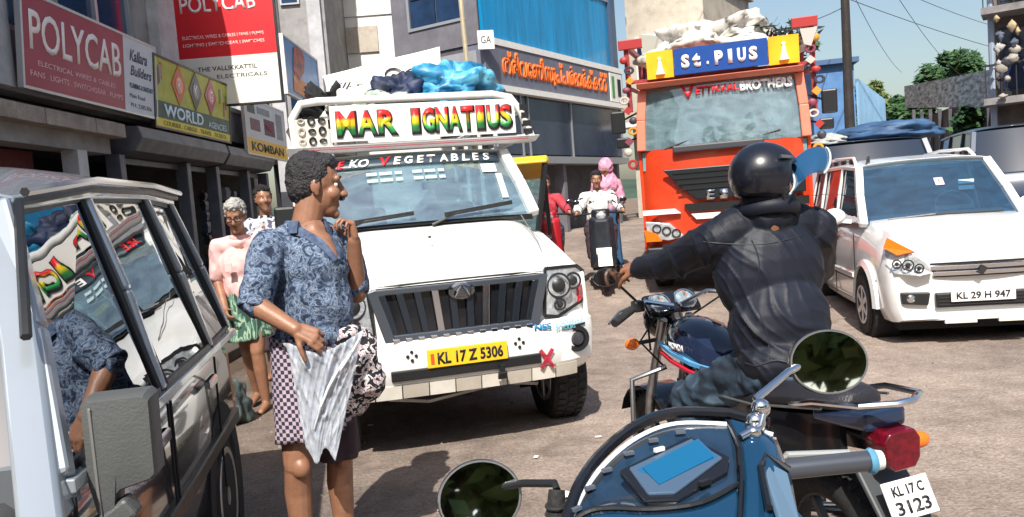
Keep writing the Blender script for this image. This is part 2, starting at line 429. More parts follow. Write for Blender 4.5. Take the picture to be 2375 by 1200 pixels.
blue_glass = mat('window_blue_glass', (.02, .05, .12), .08, .35, var=.4, vscale=3)
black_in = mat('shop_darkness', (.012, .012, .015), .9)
frame_al = mat('aluminium_frame', (.5, .51, .53), .35, .7)

XF = -4.6
sh = thing('shop_building', 'long dim two storey shop row with open fronts behind the parked silver jeep', 'building', (XF, 3.0, 0))
# local coordinates: x depth (0 = facade plane, negative = inside), y along the street
def lw(y0, y1, z0, z1, x0=-.25, x1=0.0): m = MB(); m.box(x0, x1, y0, y1, z0, z1); return m
# upper storey wall with openings left for the windows
m = MB()
Z1 = 2.95
m.box(-.25, -.02, -3.0, 12.7, Z1, 3.45)
m.box(-.25, -.02, -3.0, 8.5, 3.45, 3.55)
for a, b in ((-3, 1.2), (2.35, 3.0), (4.25, 4.6), (5.5, 5.7), (7.5, 8.5)): m.box(-.25, -.02, a, b, 3.55, 5.3)
m.box(-.25, -.02, -3, 8.5, 5.3, 6.6)
m.box(-6, -.25, -3, -2.8, 0, 6.6); m.box(-6, -.25, 12.5, 12.7, 0, 3.45); m.box(-6, -.25, 8.3, 8.5, 2.95, 6.6); m.box(-6.2, -6, -3, 12.7, 0, 6.6)
m.build('wall', wall_grey, sh)
for i, (a, b) in enumerate(((1.2, 2.35), (3.0, 4.25), (4.6, 5.5), (5.7, 7.5))):
    f = MB()
    f.box(-.16, -.05, a, b, 3.55, 3.61); f.box(-.16, -.05, a, b, 5.24, 5.3)
    f.box(-.16, -.05, a, a+.06, 3.61, 5.24); f.box(-.16, -.05, b-.06, b, 3.61, 5.24); f.box(-.16, -.05, (a+b)/2-.03, (a+b)/2+.03, 3.61, 5.24)
    w = f.build('window', frame_al, sh)
    for c, d in ((a+.06, (a+b)/2-.03), ((a+b)/2+.03, b-.06)):
        q = MB(); q.box(-.12, -.10, c, d, 3.61, 5.24); q.build('pane', blue_glass, w)
# pale vertical columns on the facade
for y0, y1 in ((7.9, 8.5), (4.3, 4.55)):
    q = MB(); q.box(-.019, .12, y0, y1, 2.95, 6.6); q.build('column', mat('column_pale', (.5, .5, .52), .7, var=.25, vscale=4, dirt=.5, dirtcol=(.2, .2, .2)), sh)
m = MB(); m.box(-6.2, .05, -3, 8.6, 6.6, 6.8); m.box(-6, .04, 8.61, 12.7, 3.45, 3.52); m.build('roof', conc, sh)
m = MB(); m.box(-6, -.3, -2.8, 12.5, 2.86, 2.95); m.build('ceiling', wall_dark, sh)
# concrete ledge over the first shop, in separate cast slabs
y = -3.0
k = 0
while y < 6.5:
    L = .42 + .12*((k*37) % 5)/5
    q = MB(); q.box(-.22, .16 + .006*(k % 2), y+.004, min(y+L, 6.55)-.004, 2.64, 2.80); q.build('slab', conc, sh, bevel=.006)
    y += L; k += 1
m = MB(); m.box(-.3, -.02, -3, 6.5, 2.46, 2.64); m.build('beam', wall_grey, sh)
# first shop: dark inside, maroon side panel, white post
m = MB(); m.box(-.5, -.42, 3.2, 5.6, 0, 2.46); m.build('side_panel', maroon, sh)
m = MB(); m.box(-.18, 0, 5.72, 5.92, 0, 2.46); m.build('post', mat('post_white', (.6, .6, .6), .6, var=.2, vscale=6), sh)
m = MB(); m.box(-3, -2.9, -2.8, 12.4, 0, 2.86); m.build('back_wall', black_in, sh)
m = MB(); m.box(-5.9, -.1, -2.8, 12.4, .05, .13); m.build('floor_slab', conc, sh)
# rolled shutters boxes over the second and third shops
for a, b, d in ((6.75, 9.75, .22), (9.95, 12.4, .18)):
    q = MB(); q.loft([[(-.2, y, 2.82), (d, y, 2.80), (d+.04, y, 2.66), (d-.06, y, 2.50), (-.2, y, 2.46)] for y in (a, b)]); q.build('shutter_box', shutter_m, sh, bevel=.01)
    for j in range(1):
        q = MB(); q.box(-.15-.005*j, -.11, a+.08, b-.08, 2.455-.085*(j+1)+.006, 2.455-.085*j); q.build('shutter_slat', shutter_m, sh, bevel=.01)
for y0 in (6.62, 8.62, 9.78, 11.3, 12.42):
    q = MB(); q.box(-.16, .02, y0, y0+.14, 0, 2.47); q.build('post', shutter_m, sh, bevel=.01)
# stock hanging and stacked in the openings: strings of packets, pots and tools
packs = [mat('packet_%d' % i, c, .4, var=.4, vscale=9) for i, c in enumerate(((.16, .17, .2), (.3, .31, .34), (.05, .05, .07), (.1, .12, .2), (.22, .12, .09)))]
rr = random.Random(3)
for y0, y1 in ((6.85, 8.55), (8.8, 9.7), (10.0, 11.2), (11.5, 12.3)):
    n = int((y1-y0)/.2)
    for i in range(n):
        yy = y0 + (i+.5)*(y1-y0)/n; xx = -.3 - rr.random()*.5
        z = 2.2 - rr.random()*.15
        while z > .45:
            h = .1 + rr.random()*.12; w = .06 + rr.random()*.05
            q = MB(); q.loft([[(xx-.03, yy-w*.8, z), (xx+.03, yy-w*.8, z), (xx+.03, yy+w*.8, z), (xx-.03, yy+w*.8, z)],
                              [(xx-.05, yy-w, z-h*.4), (xx+.05, yy-w, z-h*.4), (xx+.05, yy+w, z-h*.4), (xx-.05, yy+w, z-h*.4)],
                              [(xx-.03, yy-w*.7, z-h), (xx+.03, yy-w*.7, z-h), (xx+.02, yy+w*.7, z-h), (xx-.02, yy+w*.7, z-h)]])
            o = q.build('hanging_packet', packs[rr.randrange(5)], None)
            o.parent = None; o.location = sh.location
            o['_tmp'] = 1
            tag(o, 'small dark goods packet hanging in a string in the open shop fronts', 'packet', 'goods hung up in the shop fronts')
            z -= h + .02 + rr.random()*.05
for o in COL.objects:
    if '_tmp' in o: del o['_tmp']

def sign_box(name, label, loc, rz, w, h, frame_m, face_m, t=.06, tilt=0):
    """signboard standing in local xz facing -y, origin at its lower left corner"""
    root = thing(name, label, 'sign', loc, rz)
    root.rotation_euler = (R(tilt), 0, R(rz))
    m = MB(); b = .03
    m.box(0, w, 0, t, 0, b); m.box(0, w, 0, t, h-b, h); m.box(0, b, 0, t, b, h-b); m.box(w-b, w, 0, t, b, h-b)
    m.build('frame', frame_m, root, bevel=.004)
    if face_m:
        m = MB(); m.box(b, w-b, .012, t-.01, b, h-b); m.build('face', face_m, root)
    return root
def patch(root, name, m, x0, x1, z0, z1, y=.008):
    q = MB(); q.box(x0, x1, y, .0115, z0, z1); return q.build(name, m, root)
def at_sign(x, z, y=.007): return Matrix.Translation((x, y, z))
white_ink = mat('ink_white', (.85, .83, .82), .5); black_ink = mat('ink_black', (.015, .015, .02), .5)
red_face = mat('sign_red', (.72, .02, .028), .4, var=.12, vscale=3)
maroon_face = mat('sign_maroon', (.36, .025, .065), .4, var=.12, vscale=2)
pale_face = mat('sign_pale', (.62, .68, .74), .5, var=.08)
cream_face = mat('sign_cream', (.82, .80, .70), .5, var=.08, vscale=3)
# a sign on the left facade faces +x: rotate by +90 so that local x runs along +y
s1 = sign_box('shop_sign', 'maroon cable brand signboard with big white letters and a pale blue address panel', (XF+.22, 7.5, 2.93), 90, 2.85, .92, frame_al, None)
s1.rotation_euler = (R(4), 0, R(90))
patch(s1, 'brand_panel', maroon_face, .03, 1.98, .03, .89, .006); patch(s1, 'address_panel', pale_face, 1.985, 2.82, .03, .89, .006)
text_obj('POLYCAB', 'lettering', white_ink, 1.78, .38, at_sign(1.02, .57, .004), s1, bold=.012)
text_obj('ELECTRICAL WIRES & CABLES', 'small_lettering', mat('ink_pink', (.8, .5, .55), .5), 1.5, .05, at_sign(1.0, .27, .004), s1)
text_obj('FANS . LIGHTS . SWITCHGEAR . PUMPS', 'small_lettering', MATS['ink_pink'], 1.8, .055, at_sign(1.02, .16, .004), s1)
navy_ink = mat('ink_navy', (.03, .05, .12), .5)
text_obj('Kallara', 'address_lettering', navy_ink, .46, .14, at_sign(2.36, .70, .004), s1, bold=.02, shear=.3)
text_obj('Builders', 'address_lettering', navy_ink, .56, .12, at_sign(2.42, .52, .004), s1, bold=.02, shear=.3)
text_obj('PLUMBING & SANITARY', 'address_lettering', navy_ink, .62, .06, at_sign(2.42, .34, .004), s1, bold=.02)
text_obj('Main Road', 'address_lettering', navy_ink, .4, .05, at_sign(2.3, .22, .004), s1)
text_obj('PH: 2285306', 'address_lettering', navy_ink, .55, .05, at_sign(2.4, .11, .004), s1)

yg = mat('sign_yellow_green', (.50, .52, .06), .5, var=.25, vscale=6); dgreen = mat('sign_dark_green', (.03, .10, .07), .5, var=.3); yel = mat('sign_yellow', (.80, .66, .04), .5, var=.1)
s2 = sign_box('shop_sign', 'yellow green signboard with three lettered diamonds above a green band', (XF+.22, 10.25, 2.83), 90, 2.78, .94, dark_metal, yg)
s2.rotation_euler = (R(4), 0, R(90))
patch(s2, 'green_band', dgreen, .03, 2.75, .14, .36); patch(s2, 'yellow_band', yel, .03, 2.75, .03, .139)
for i, (c, ch) in enumerate((((.55, .09, .02), 'R'), ((.02, .03, .06), 'K'), ((.38, .03, .10), 'G'))):
    cx = .78 + i*.58
    q = MB(); q.prism([(cx-.24, .64), (cx, .36), (cx+.24, .64), (cx, .92)], .006, Matrix.Translation((0, .002, 0))); d = q.build('diamond', mat('diamond_%d' % i, c, .4), s2)
    q = MB(); q.lathe([(.12, 0), (.12, .003)], 24, Matrix.Translation((cx, .001, .64)) @ Matrix.Rotation(R(90), 4, 'X')); q.build('disc', mat('disc_tint_%d' % i, tuple(min(1, k*1.4+.12) for k in c), .4), d)
    text_obj(ch, 'lettering', white_ink, .12, .17, at_sign(cx, .64, -.004), s2, bold=.02)
text_obj('WORLD', 'lettering', mat('ink_pale_blue', (.6, .8, .95), .4), 1.35, .17, at_sign(.95, .25, .004), s2, bold=.03)
text_obj('AGENCIES', 'lettering', MATS['ink_pale_blue'], .75, .09, at_sign(2.2, .22, .004), s2)
text_obj('COURIER . CARGO . TRAVEL . TICKETS', 'lettering', mat('ink_dgreen', (.1, .12, .02), .5), 2.3, .06, at_sign(1.4, .085, .004), s2)
rr = random.Random(5)
for i in range(9):   # little printed figures at the ends of the board
    x = (.1 + .03*i) if i < 4 else (2.3 + .09*(i-4)); z = .5 + rr.random()*.25
    patch(s2, 'printed_figure', mat('fig_%d' % (i % 3), ((.35, .08, .06), (.12, .2, .1), (.5, .42, .38))[i % 3], .5), x, x+.06, z-.1, z+.12)

s3 = sign_box('shop_sign', 'white framed signboard with dark goods pictures over a yellow lettered strip', (XF+.22, 13.85, 2.72), 90, 2.5, 1.02, white_trim, pale_face)
patch(s3, 'yellow_strip', mat('strip_amber', (.82, .50, .04), .5), .03, 2.47, .03, .30)
text_obj('KOMBAN', 'lettering', black_ink, 2.0, .16, at_sign(1.25, .165, .004), s3, bold=.03)
for i, (x0, x1, z0, z1, c) in enumerate(((.3, .85, .45, .66, (.2, .05, .1)), (1.1, 1.75, .42, .72, (.1, .02, .06)), (.2, .6, .75, .93, (.02, .08, .06)), (.75, 1.5, .78, .9, (.3, .35, .4)), (1.9, 2.3, .4, .9, (.35, .36, .42)))):
    patch(s3, 'printed_picture', mat('pic_%d' % i, c, .5, var=.5, vscale=14), x0, x1, z0, z1)
text_obj('TYRES', 'lettering', mat('ink_magenta', (.5, .04, .2), .5), .5, .12, at_sign(1.42, .57, -.001), s3, bold=.02)

# hoarding facing the camera, hung out over the pavement
HB = thing('hoarding', 'tall red and white cable hoarding jutting out over the shops and facing the road', 'sign', (-5.06, 12.9, 3.42), 0)
w, h = 1.62, 2.45
m = MB(); m.box(0, w, 0, .1, 0, .03); m.box(0, w, 0, .1, h-.03, h); m.box(0, .03, 0, .1, .03, h-.03); m.box(w-.03, w, 0, .1, .03, h-.03); m.build('frame', dark_metal, HB)
patch(HB, 'white_panel', cream_face, .03, w-.03, .03, .78, .006); patch(HB, 'red_panel', red_face, .03, w-.03, .782, h-.03, .006)
text_obj('POLYCAB', 'lettering', white_ink, 1.2, .26, at_sign(.72, 1.62, .004), HB, bold=.012)
text_obj('ELECTRICAL WIRES & CABLES | FANS | PUMPS', 'small_lettering', mat('ink_salmon', (.9, .55, .5), .5), 1.3, .07, at_sign(.76, 1.10, .004), HB, bold=.02)
text_obj('LIGHTING | SWITCHGEAR | SWITCHES', 'small_lettering', MATS['ink_salmon'], 1.3, .07, at_sign(.76, .98, .004), HB, bold=.02)
text_obj('THE VALLIKKATTIL', 'lettering', black_ink, .95, .07, at_sign(.78, .60, .004), HB, bold=.01)
text_obj('ELECTRICALS', 'lettering', black_ink, .8, .06, at_sign(1.0, .47, .004), HB)
m = MB(); m.bar((0, .1, .2), (-.0, .5, .2), .04); m.bar((0, .1, 2.0), (0, .5, 2.0), .04); m.build('bracket', dark_metal, HB)

# blue sign parallel to the street, further out
bs = sign_box('shop_sign', 'blue signboard with an orange red emblem above the pickup rack', (-3.16, 12.15, 3.42), 90, 2.2, .9, white_trim, mat('sign_blue', (.03, .24, .62), .4, var=.3, vscale=3))
bs.rotation_euler = (R(0), 0, R(90))
q = MB(); q.prism([(.45, .42), (.75, .30), (1.15, .5), (1.25, .78), (.95, .9), (.6, .8)], .005, Matrix.Translation((0, .004, 0))); q.build('emblem', mat('emblem_red', (.6, .06, .03), .5, col2=(.05, .02, .06), vscale=8), bs)
q = MB(); q.prism([(.4, .1), (1.7, .05), (1.75, .25), (1.2, .33), (.45, .38)], .005, Matrix.Translation((0, .004, 0))); q.build('emblem', mat('emblem_orange', (.85, .30, .03), .5, col2=(.5, .12, .02), vscale=12), bs)

# second shop block beyond, with pillars
b2 = thing('shop_building', 'narrow grey shop block with pale pillars behind the blue signboard', 'building', (-5.6, 17.0, 0))
m = MB(); m.box(0, 2.1, 0, 7, 2.9, 9.5); m.build('wall', wall_grey, b2)
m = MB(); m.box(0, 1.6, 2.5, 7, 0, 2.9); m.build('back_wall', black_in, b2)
for x in (.1, .85, 1.75):
    q = MB(); q.box(x, x+.28, -.1, 0, 0, 9.5); q.build('column', MATS['column_pale'], b2)
for x0 in (.42, 1.2):
    for z0 in (3.6, 6.0):
        q = MB(); q.box(x0, x0+.4, -.06, -.003, z0, z0+1.4); ww = q.build('window', frame_al, b2)
        q = MB(); q.box(x0+.04, x0+.36, -.07, -.062, z0+.04, z0+1.36); q.build('pane', blue_glass, ww)
m = MB(); m.box(-.1, 2.2, -.15, 7, 9.5, 9.7); m.build('roof', conc, b2)

# big plain white wall facing the camera
b3 = thing('white_building', 'tall plain white building wall between the signs and the grey corner building', 'building', (-3.75, 19.2, 0))
m = MB(); m.box(0, 2.6, 0, 8, 0, 10.5); m.build('wall', wall_white, b3)
m = MB(); m.box(-.06, 2.66, -.08, 8, 10.5, 10.75); m.build('roof', conc, b3)
for z in (5.35, 8.2):
    q = MB(); q.box(0, 1.0, -.05, -.003, z, z+.6); q.build('repair_patch', wall_cream, b3)
for z in (3.2, 6.2, 9.0):
    q = MB(); q.box(-.02, 2.62, -.035, -.004, z, z+.07); q.build('cornice', wall_white, b3)
q = MB(); q.tube([(1.9, -.06, 0), (1.9, -.06, 10.4)], .045, 8); q.build('drain_pipe', white_trim, b3)

# ---------------------------------------------------------------- corner building with blue glazing
A = 32.2
gb = thing('corner_building', 'grey corner building with large blue glazing and orange lettered fascia over the pickup', 'building', (-.30, 16.0, 0), -A + 90)
# local: x runs along the right hand facade (away), y to the left along the short facade; facade planes y=0 and x=0
slate = mat('cladding_grey', (.17, .165, .19), .55, var=.3, vscale=3, bump=.15)
tealg = mat('blue_sheet', (.012, .29, .60), .16, .1, var=.35, vscale=1.6, stretch=(3, 3, .3))
Lr = 7.2; H = 9.5
m = MB()
m.box(.02, Lr, .3, 2.12, 2.4, H)           # core above the shops
m.box(2.0, Lr, .6, 2.12, 0, 2.4)
m.build('wall', wall_dark, gb)
m = MB(); m.box(-.1, Lr+.1, -.1, 2.2, H, H+.2); m.build('roof', conc, gb)
# short facade (x=0): cladding with a window
m = MB(); m.box(-.02, .02, 0, 2.15, 4.72, 5.22); m.box(-.02, .02, 0, .28, 5.22, 7.0); m.box(-.02, .02, 1.72, 2.15, 5.22, 7.0); m.box(-.02, .02, 0, 2.15, 7.0, H); m.build('cladding', slate, gb)
f = MB(); f.box(-.05, .0, .28, .34, 5.22, 7.0); f.box(-.05, .0, 1.66, 1.72, 5.22, 7.0); f.box(-.05, .0, .34, 1.66, 5.22, 5.28); f.box(-.05, 0, .34, 1.66, 6.94, 7.0)
w = f.build('window', frame_al, gb)
for j in range(3):
    for i in range(2):
        q = MB(); q.box(-.02, .01, .36+i*.66, .98+i*.66, 5.3+j*.55, 5.82+j*.55); q.build('pane', blue_glass, w)
m = MB(); m.box(-.012, .02, .1, 1.15, 3.0, 4.6); m.build('side_panel', mat('panel_grey', (.3, .3, .33), .6, var=.2), gb)
m = MB(); m.box(-.03, .02, 1.15, 2.12, 0, 4.70); m.build('side_wall', wall_white, gb)
# right facade (y=0): vertical sheets of blue glazing in two bands
n = 22
for band, (z0, z1) in enumerate(((4.86, 6.55), (6.6, 8.3))):
    for i in range(n):
        x0 = .10 + i*(5.95/n); x1 = x0 + 5.95/n
        q = MB(); q.box(x0+.006, x1-.006, -.02 - .012*((i*7+band) % 3)/3, .05, z0+.01, z1-.01); q.build('pane', tealg, gb)
    q = MB(); q.box(.04, 6.1, -.06, -.035, z1-.02, z1+.05); q.build('mullion', frame_al, gb)
m = MB(); m.box(0, 6.6, -.12, .2, 4.72, 4.85); m.build('cornice', white_trim, gb)
m = MB(); m.box(6.1, 6.42, -.1, .3, 4.85, H); m.build('column', mat('corner_dark_blue', (.05, .09, .16), .4), gb)
m = MB(); m.box(.0, 6.6, -.10, .3, 3.92, 4.72); m.build('fascia', mat('fascia_slate', (.16, .17, .22), .5, var=.2), gb)
m = MB(); m.box(0, 6.6, -.16, .3, 3.80, 3.92); m.build('ledge', white_trim, gb)
fo = mat('ink_orange', (.90, .17, .02), .4)
def face_r(x, z, y=-.11): return Matrix.Translation((x, y, z))
text_obj('ത്രിവേണിസൂപ്പർമാർക്കറ്റ്', 'lettering', fo, 5.0, .62, face_r(3.1, 4.34), gb, depth=.03, bold=.02)
q = MB(); q.box(5.75, 6.5, -.13, -.11, 3.95, 4.68); pc = q.build('picture_panel', white_trim, gb)
q = MB(); q.box(5.85, 6.0, -.14, -.131, 4.05, 4.6); q.build('picture', mat('pic_green', (.08, .25, .08), .5), pc)
q = MB(); q.box(6.2, 6.4, -.14, -.131, 4.1, 4.55); q.build('picture', black_ink, pc)
# lower shop front: dark panes in steel frames
x = .25
for i, wd in enumerate((1.15, .3, 2.0, 2.9)):
    q = MB(); q.box(x, x+wd-.03, .02, .06, 2.55, 3.78); q.build('pane', mat('slate_glass', (.045, .06, .10), .12, .2, var=.3, vscale=2), gb)
    q = MB(); q.box(x+wd-.03, x+wd, -.02, .08, 2.45, 3.80); q.build('mullion', frame_al, gb)
    x += wd
m = MB(); m.box(0, 6.6, -.15, .3, 2.34, 2.50); m.build('ledge', frame_al, gb)
for i in range(3):
    q = MB(); q.box(.1+i*3, .24+i*3, .0, .25, 0, 2.34); q.build('column', slate, gb)
m = MB(); m.box(-.02, .3, .3, 2.1, 0, .2); m.build('step', conc, gb)
# small white projecting sign at the corner
ps = thing('wall_sign', 'tiny white sign at the outer corner below the blue glazing', 'sign', (-.33, 15.75, 4.55), 10)
m = MB(); m.box(0, .32, 0, .04, 0, .36); m.build('face', white_trim, ps)
text_obj('GA', 'lettering', black_ink, .2, .14, Matrix.Translation((.16, -.003, .18)), ps)
# curly lettered white cloth banner left of the corner
cb = thing('banner', 'white banner with flourished black script above the pickup load', 'banner', (-3.15, 14.6, 3.45), 8)
m = MB(); m.grid(lambda u, v: (u*2.15, .03*math.sin(u*9), v*(.62+.42*u) + .0), 20, 6); m.build('cloth', mat('banner_white', (.8, .8, .78), .8), cb, smooth=True, solid=.006)
for i, (x, z, s) in enumerate(((.95, .42, .16), (1.25, .55, .2), (1.62, .5, .24), (1.9, .6, .2), (.55, .28, .12))):
    pts = [(x + s*math.cos(t)*(1-t/9), -.05, z + s*.8*math.sin(t)*(1-t/9)) for t in [k*.45 for k in range(11)]]
    q = MB(); q.tube(pts, [.004+.012*math.sin(k/10*math.pi) for k in range(11)], 5); q.build('flourish', black_ink, cb)
text_obj('silks', 'lettering', black_ink, .6, .12, Matrix.Translation((.4, -.04, .42)), cb, shear=.3)

# ---------------------------------------------------------------- middle distance: buildings behind the truck
def block(name, label, loc, rz, w, d, h, wm, rows, cols, z0=.8, fh=3.0, balcony=False, winm=blue_glass, roofm=None):
    b = thing(name, label, 'building', loc, rz)
    m = MB(); m.box(0, w, 0, d, 0, h); m.build('wall', wm, b)
    m = MB(); m.box(-.15, w+.15, -.25, d+.1, h, h+.18); m.build('roof', roofm or conc, b)
    cw = w/cols
    for r in range(rows):
        for c in range(cols):
            x0 = c*cw+cw*.22; zz = z0+r*fh
            q = MB(); q.box(x0, x0+cw*.56, -.06, -.003, zz, zz+fh*.5); f = q.build('window', white_trim, b)
            q = MB(); q.box(x0+.07, x0+cw*.56-.07, -.075, -.062, zz+.07, zz+fh*.5-.07); q.build('pane', winm, f)
        if balcony and r:
            q = MB(); q.box(-.05, w+.05, -1.0, -.08, r*fh-.12, r*fh+.03); q.build('balcony_slab', white_trim, b)
            q = MB(); q.box(-.05, w+.05, -1.0, -.92, r*fh+.04, r*fh+.8); q.build('parapet', wm, b)
    return b
block('flat_block', 'cream building with dark upper windows behind the load of the orange truck', (4.0, 24.6, 0), -32, 2.4, 5, 7.7, wall_cream, 2, 2, balcony=True, fh=3.6)
t = thing('awning', 'slanting off white parapet awning left of the orange truck rack', 'awning', (4.15, 23.4, 5.35), -50)
m = MB(); m.loft([[(0, 0, .75), (2.9, 0, 0), (2.9, .1, -.5), (0, .1, .15)], [(0, 1.2, .85), (2.9, 1.2, .1), (2.9, 1.3, -.4), (0, 1.3, .25)]]); m.build('sheet', cream_face, t)
m = MB(); m.bar((.1, .6, .1), (.1, .6, -5.3), .08); m.bar((2.8, .6, -.4), (2.8, .6, -5.3), .08); m.build('post', dark_metal, t)
block('flat_block', 'narrow blue washed shed just left of the utility pole', (11.75, 30.3, 0), -12, 1.5, 3, 5.75, mat('wall_blue', (.10, .24, .50), .7, var=.35, vscale=2), 0, 1, roofm=mat('roof_blue', (.06, .12, .24), .6))

# blue corrugated sheet fence beside the road
cf = thing('sheet_fence', 'tall blue corrugated sheet fence receding behind the utility pole', 'fence', (13.25, 29.9, 0), 58)
cm = mat('corrugated_blue', (.20, .36, .52), .45, .2, var=.25, vscale=1, dirt=.4, dirtcol=(.4, .42, .42))
for i in range(8):
    L = 1.0; hh = 5.05 - .03*i
    q = MB(); q.grid(lambda u, v: (i*L + u*L*.995, .045*math.sin(u*math.pi*8), v*hh + .1), 32, 1); q.build('sheet', cm, cf, smooth=True, solid=.003)

# utility pole and its wires
up = thing('utility_pole', 'dark leaning utility pole with crossarms and trailing wires', 'pole', (10.45, 24.2, 0))
m = MB(); m.tube([(0, 0, 0), (.02, 0, 4), (.12, 0, 12)], [.17, .14, .09], 10); m.build('shaft', mat('pole_dark', (.04, .032, .03), .8, var=.4, vscale=4), up)
for z, w in ((8.62, .62), (9.35, .5)):
    q = MB(); q.bar((-w, .12, z), (w, .12, z+.05), .09); a = q.build('crossarm', dark_metal, up)
    for x in (-w*.9, 0.25, w*.9):
        q = MB(); q.lathe([(.03, 0), (.07, .03), (.05, .09), (.08, .13), (.03, .2)], 10, Matrix.Translation((x, .12, z+.05))); q.build('insulator', mat('porcelain', (.05, .05, .06), .3), up)
wires = ((( 10.05, 24.3, 8.8), (26, 52, 8)), ((11.0, 24.3, 8.8), (30, 52, 7.4)), ((10.1, 24.3, 9.45), (-2, 14, 12)), ((11.0, 24.3, 9.5), (4, 9, 11)), ((11.0, 24.3, 7.6), (36, 50, 9)), ((10.5, 24.3, 6.9), (38, 48, 6.6)), ((11.0, 24.3, 8.75), (25, 30, 14)), ((10.5, 24.3, 6.6), (6.8, 28, 7.5)))
for a, b in wires:
    a = Vector(a); b = Vector(b)
    q = MB(); q.tube([tuple(a.lerp(b, k/14) - Vector((0, 0, 4*.6*(k/14)*(1-k/14)))) for k in range(15)], .013, 4)
    tag(q.build('overhead_wire', mat('wire', (.12, .13, .15), .6)), 'thin overhead wire strung across the sky from the utility pole', 'wire', 'overhead wires at the utility pole')

# long weathered wall and hoarding on the far right
fw = thing('boundary_wall', 'weathered pale far wall with dark stains below the big tree', 'wall', (22.6, 45, 0), -106)
stain = mat('stained_wall', (.66, .60, .54), .9, col2=(.08, .07, .065), vscale=3.4, detail=12, stretch=(.5, 1, 1.8))
for i in range(9):
    a, b = i*1.75, i*1.75+1.742
    q = MB(); q.loft([[(x, 0, 5.15-.0914*x), (x, .3, 5.15-.0914*x), (x, .3, 6.35-.08*x), (x, 0, 6.35-.08*x)] for x in (a, b)]); q.build('panel', stain, fw)
for i in range(9):
    q = MB(); q.box(i*1.95, i*1.95+.16, .32, .48, 0, 5.0-.17*i); q.build('post', wall_dark, fw)
q = MB(); q.box(-.2, 15.8, .5, .7, 0, 4.4); q.build('plinth', mat('dark_plinth', (.10, .08, .07), .9, var=.5, vscale=1), fw)

# right edge building with balconies
rb = thing('flat_block', 'tall shabby block with balconies and an orange pipe at the right edge', 'building', (10.0, 16.3, 0), -34)
m = MB(); m.box(0.0, 6, 0, 8, 0, 11); m.build('wall', mat('wall_shabby', (.22, .19, .18), .9, var=.6, vscale=2.5, dirt=.7, dirtcol=(.05, .05, .06)), rb)
m = MB(); m.box(-.1, 6, -.3, 8, 11, 11.2); m.build('roof', conc, rb)
for k, z in enumerate((2.7, 4.45, 6.2, 7.95)):
    q = MB(); q.box(-.14, 3.4, -.75, 0.0, z, z+.13); q.build('balcony_slab', mat('slab_weathered', (.32, .30, .30), .8, var=.5, vscale=3), rb)
    q = MB(); q.box(.12, .72, -.03, -.003, z+.2, z+1.55); f = q.build('window', dark_metal, rb)
    q = MB(); q.box(.17, .67, -.045, -.032, z+.31, z+1.49); q.build('pane', mat('night_glass', (.02, .03, .07), .15), f)
    q = MB()
    for i in range(9): q.bar((-.1+i*.17, -.72, z+.13), (-.1+i*.17, -.72, z+.75), .02)
    q.bar((-.12, -.72, z+.76), (1.4, -.72, z+.76), .04); q.build('railing', dark_metal, rb)
q = MB(); q.tube([(.0, -.3, 2.2), (.02, -.3, 11)], .06, 8); q.build('drain_pipe', mat('pipe_blue_grey', (.3, .36, .45), .5), rb)
q = MB(); q.box(.76, 1.05, -.92, -.76, 0, 3.95); q.build('pillar', mat('orange_wall', (.62, .26, .05), .7, var=.3), rb)
q = MB(); q.box(.74, 1.05, -.92, -.76, 3.95, 11); q.build('pillar', mat('pinkish_wall', (.48, .28, .28), .7, var=.3), rb)
sr = random.Random(11)
for i in range(26):   # washing, boxes and clutter tied to the balcony front
    x = .0 + sr.random()*.65; z = 2.75 + sr.random()*1.5; w_ = .08+.16*sr.random(); h_ = .1+.22*sr.random()
    q = MB(); q.grid(lambda u, v: (x + w_*(.5+.6*(.6+.9*abs(noise.noise(Vector((u*4, v*3, i)))))*math.sin(v*3.1)*math.cos(u*6.28)), -.82 + .05*math.sin(v*3.1)*math.sin(u*6.28), z + h_*v + .03*noise.noise(Vector((u*5, v*5, i*2)))), 12, 8)
    o = q.build('clutter', [mat('cl_%d' % j, c, .8, var=.5, vscale=8) for j, c in enumerate(((.42, .38, .33), (.03, .03, .04), (.45, .34, .2), (.12, .14, .2), (.5, .46, .44)))][i % 5], rb, smooth='all')

